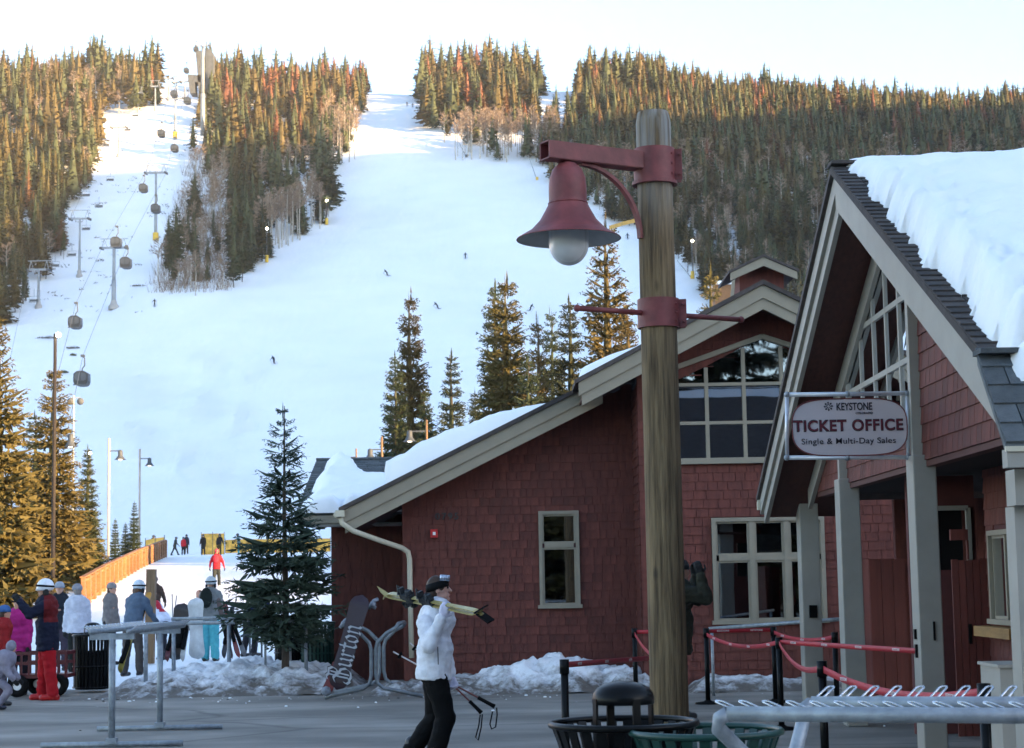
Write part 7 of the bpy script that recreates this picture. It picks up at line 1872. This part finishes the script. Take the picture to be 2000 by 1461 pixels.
human('man in dark brown jacket on the ramp behind the wooden post', at(302, 62), 62, gz(-12, 62), 1.80, AWAY + .2, (.045, .030, .025), (.03, .03, .035), head='cap', headcol=(.12, .11, .11), hair=(.04, .03, .02), vox=.026, pose={'armR': (-10, 22, 45), 'armL': (-10, 22, 45)})
human('person in white jacket with red back print bending over by the wooden post', at(318, 42), 42, gz(-8, 42), 1.68, AWAY + .9, (.62, .66, .78), (.03, .03, .04), headcol=(.35, .42, .5), hair=None, vox=.022, pose={'lean': 48, 'armR': (70, 8, 10), 'armL': (70, 8, 10), 'legR': (15, 20), 'legL': (0, 15)}, puff=1.12, panel=(lambda c: c.y < .30 and c.z > 1.12 and abs(c.x) < .09, (.45, .03, .05)))
human('snowboarder in grey jacket, turquoise trousers and black backpack', at(410, 41), 41, gz(-7, 41), 1.80, AWAY - .25, (.17, .18, .18), (.08, .36, .42), headcol=(.42, .46, .48), hair=None, pack=(.012, .016, .014), vox=.02, goggles=True, fit=1.2, puff=1.1, pose={'armR': (12, 14, 20), 'armL': (25, 10, 40)}, boots=(.03, .025, .02))
human('bare-headed person in dark jacket standing behind the white snowboard', at(391, 44), 44, gz(-7, 44) - .1, 1.62, NEAR - .5, (.05, .045, .05), (.04, .04, .045), head=None, hair=(.10, .045, .02), vox=.024)
human('person in blue jacket bending at the rail beside the young spruce', at(486, 43), 43, gz(-6, 43), 1.72, AWAY - .9, (.020, .028, .10), (.02, .02, .025), headcol=(.10, .12, .14), hair=None, vox=.024, pose={'lean': 40, 'armR': (75, 8, 5), 'armL': (60, 8, 10), 'legR': (15, 20), 'legL': (0, 10)})
human('man in olive jacket half hidden by the wooden pole, elbow raised', P(1322, 1300, 22.3).x, 22.3, 0, 1.86, RIGHT + .15, (.030, .030, .022), (.013, .013, .015), head='beanie', headcol=(.03, .03, .03), hair=None, vox=.018, puff=1.25, jlen=.12, pose={'armR': (80, 8, 118), 'armL': (76, 8, 110), 'lean': 4})
# ---- people on the ramp
human('skier in red jacket with red pack climbing the ramp', at(423, 90, 1100), 90, gz(-14.4, 90), 1.80, AWAY, (.42, .02, .03), (.03, .035, .035), headcol=(.45, .06, .06), hair=None, pack=(.55, .03, .05), vox=.03, boots=(.5, .5, .5), pose={'armR': (5, 25, 25), 'armL': (5, 25, 25), 'legR': (8, 8), 'legL': (-8, 6)})
for (px, Y, H, yaw, jc, pc, lb, po) in [
    (341, 172, 1.75, RIGHT, (.03, .035, .035), (.03, .03, .03), 'dark-clad person striding beside the red jacket at the ramp end', {'legR': (28, 6), 'legL': (-22, 4), 'armR': (45, 5, 10), 'lean': 12}),
    (358, 170, 1.62, AWAY, (.42, .02, .03), (.02, .02, .02), 'person in red jacket and black trousers at the ramp end', {}),
    (364, 178, 1.85, AWAY, (.03, .03, .045), (.05, .03, .02), 'tall dark person behind the red jacket at the ramp end', {}),
    (397, 165, 1.80, NEAR, (.015, .015, .016), (.02, .02, .02), 'person all in black before the yellow net', {'armR': (10, 14, 20)}),
    (428, 150, 1.78, AWAY, (.02, .018, .02), (.07, .05, .02), 'dark person bending with gear above the climbing red skier', {'lean': 28, 'armR': (50, 10, 30)}),
    (467, 150, 1.72, LEFT, (.08, .14, .16), (.06, .26, .30), 'person in teal clothes left of the young spruce', {'lean': 10, 'legR': (10, 14)}),
    (293, 150, 1.75, RIGHT, (.012, .012, .014), (.012, .012, .014), 'black-clad person leaning beyond the far end of the cedar fence', {'lean': 25})]:
    X = at(px, Y, 1080); human(lb, X, Y, gz(X, Y), H, yaw, jc, pc, headcol=(.06, .06, .07), hair=None, vox=.04, pose=po, fold=0)
# ---- tiny skiers on the run: two shared figures
def skier_proto(seed, lean):
    b = MB(); capsule(b, (-.12, 0, .08), .07, (-.1, .18, .5), .09, 8); capsule(b, (.12, 0, .08), .07, (.1, .18, .5), .09, 8); capsule(b, (-.1, .18, .5), .09, (-.05, -.02, .85), .12, 8); capsule(b, (.1, .18, .5), .09, (.05, -.02, .85), .12, 8)
    capsule(b, (0, 0, .85), .16, (0, lean, 1.3), .19, 8)
    for s in (-1, 1): capsule(b, (s * .2, lean, 1.35), .07, (s * .42, lean + .15, 1.05), .06, 8); capsule(b, (s * .42, lean + .15, 1.05), .06, (s * .45, lean + .42, 1.0), .05, 8)
    capsule(b, (0, lean, 1.4), .06, (0, lean + .06, 1.52), .06, 8); b.ball((0, lean + .08, 1.60), (.11, .12, .13), 8)
    body = remesh(b, 'body', cloth('skier_dark', (.02, .022, .03)), .045, 2)
    s = MB(); [s.box((q * .13, .0, .02), (.1, 1.75, .03)) for q in (-1,)]; sk = s.mesh('ski', cloth('ski_dark', (.05, .05, .06)))
    p = MB(); p.tube([(.45, lean + .42, 1.0), (.5, -.1, .1)], .02, 5); p.tube([(-.45, lean + .42, 1.0), (-.5, -.1, .1)], .02, 5); po = p.mesh('poles', cloth('ski_dark', (.05, .05, .06)))
    return body, sk, po
SP = [skier_proto(0, .22), skier_proto(1, .35)]
for i, (px, py, yaw, tl, lb) in enumerate([(537, 714, .6, -14, 'lone skier low on the left half of the run'), (758, 540, .9, -25, 'skier carving high in the middle of the run'), (909, 506, 0, 0, 'skier standing tall right of the run centre'), (857, 604, .7, -28, 'leaning skier above the gap between the tall spruces'), (1034, 608, -.7, 25, 'leaning skier between the middle spruces'),
        (1226, 468, 0, 0, 'skier seen just left of the wooden pole'), (302, 600, PI, 0, 'skier standing below the bare aspens by the lift line'), (806, 210, 0, 0, 'tiny skier at the skyline beside the upper trees'), (795, 208, 0, 0, 'tiny skier at the skyline left of its neighbour'), (1199, 466, .3, 0, 'skier beside the yellow net behind the lamp')]):
    g_ = G(px, py, 200, 860); t = thing('person', lb, 'person', g_, 'skiers far up the run', yaw); t.rotation_euler = (0, R(tl), yaw)
    s_ = 1.15; t.scale = (s_, s_, s_)
    b_, sk, po = SP[i % 2]; link_mesh('body', b_, t, world=False); link_mesh('poles', po, t, world=False)
    for q in (0, .26): o = link_mesh('ski', sk, t, world=False); o.location = (q, 0, 0)

bpy.data.scenes.remove(TMP)

# ------------------------------------------------------------------ thin winter haze over the whole valley
hz_ = MB(); hz_.span(-3200, 3200, -540, 1720, -9, 330); hzo = hz_.build('haze', bpy.data.materials.new('haze_air')); hm = hzo.data.materials[0]; hm.use_nodes = True
hn = hm.node_tree.nodes; hn.clear(); ho_ = hn.new('ShaderNodeOutputMaterial'); hv = hn.new('ShaderNodeVolumePrincipled'); hv.inputs['Color'].default_value = (.92, .95, 1, 1); hv.inputs['Density'].default_value = 0.00008; hm.node_tree.links.new(hv.outputs[0], ho_.inputs['Volume'])
tag(hzo, 'thin pale haze lying over the valley', 'haze', kind='stuff')
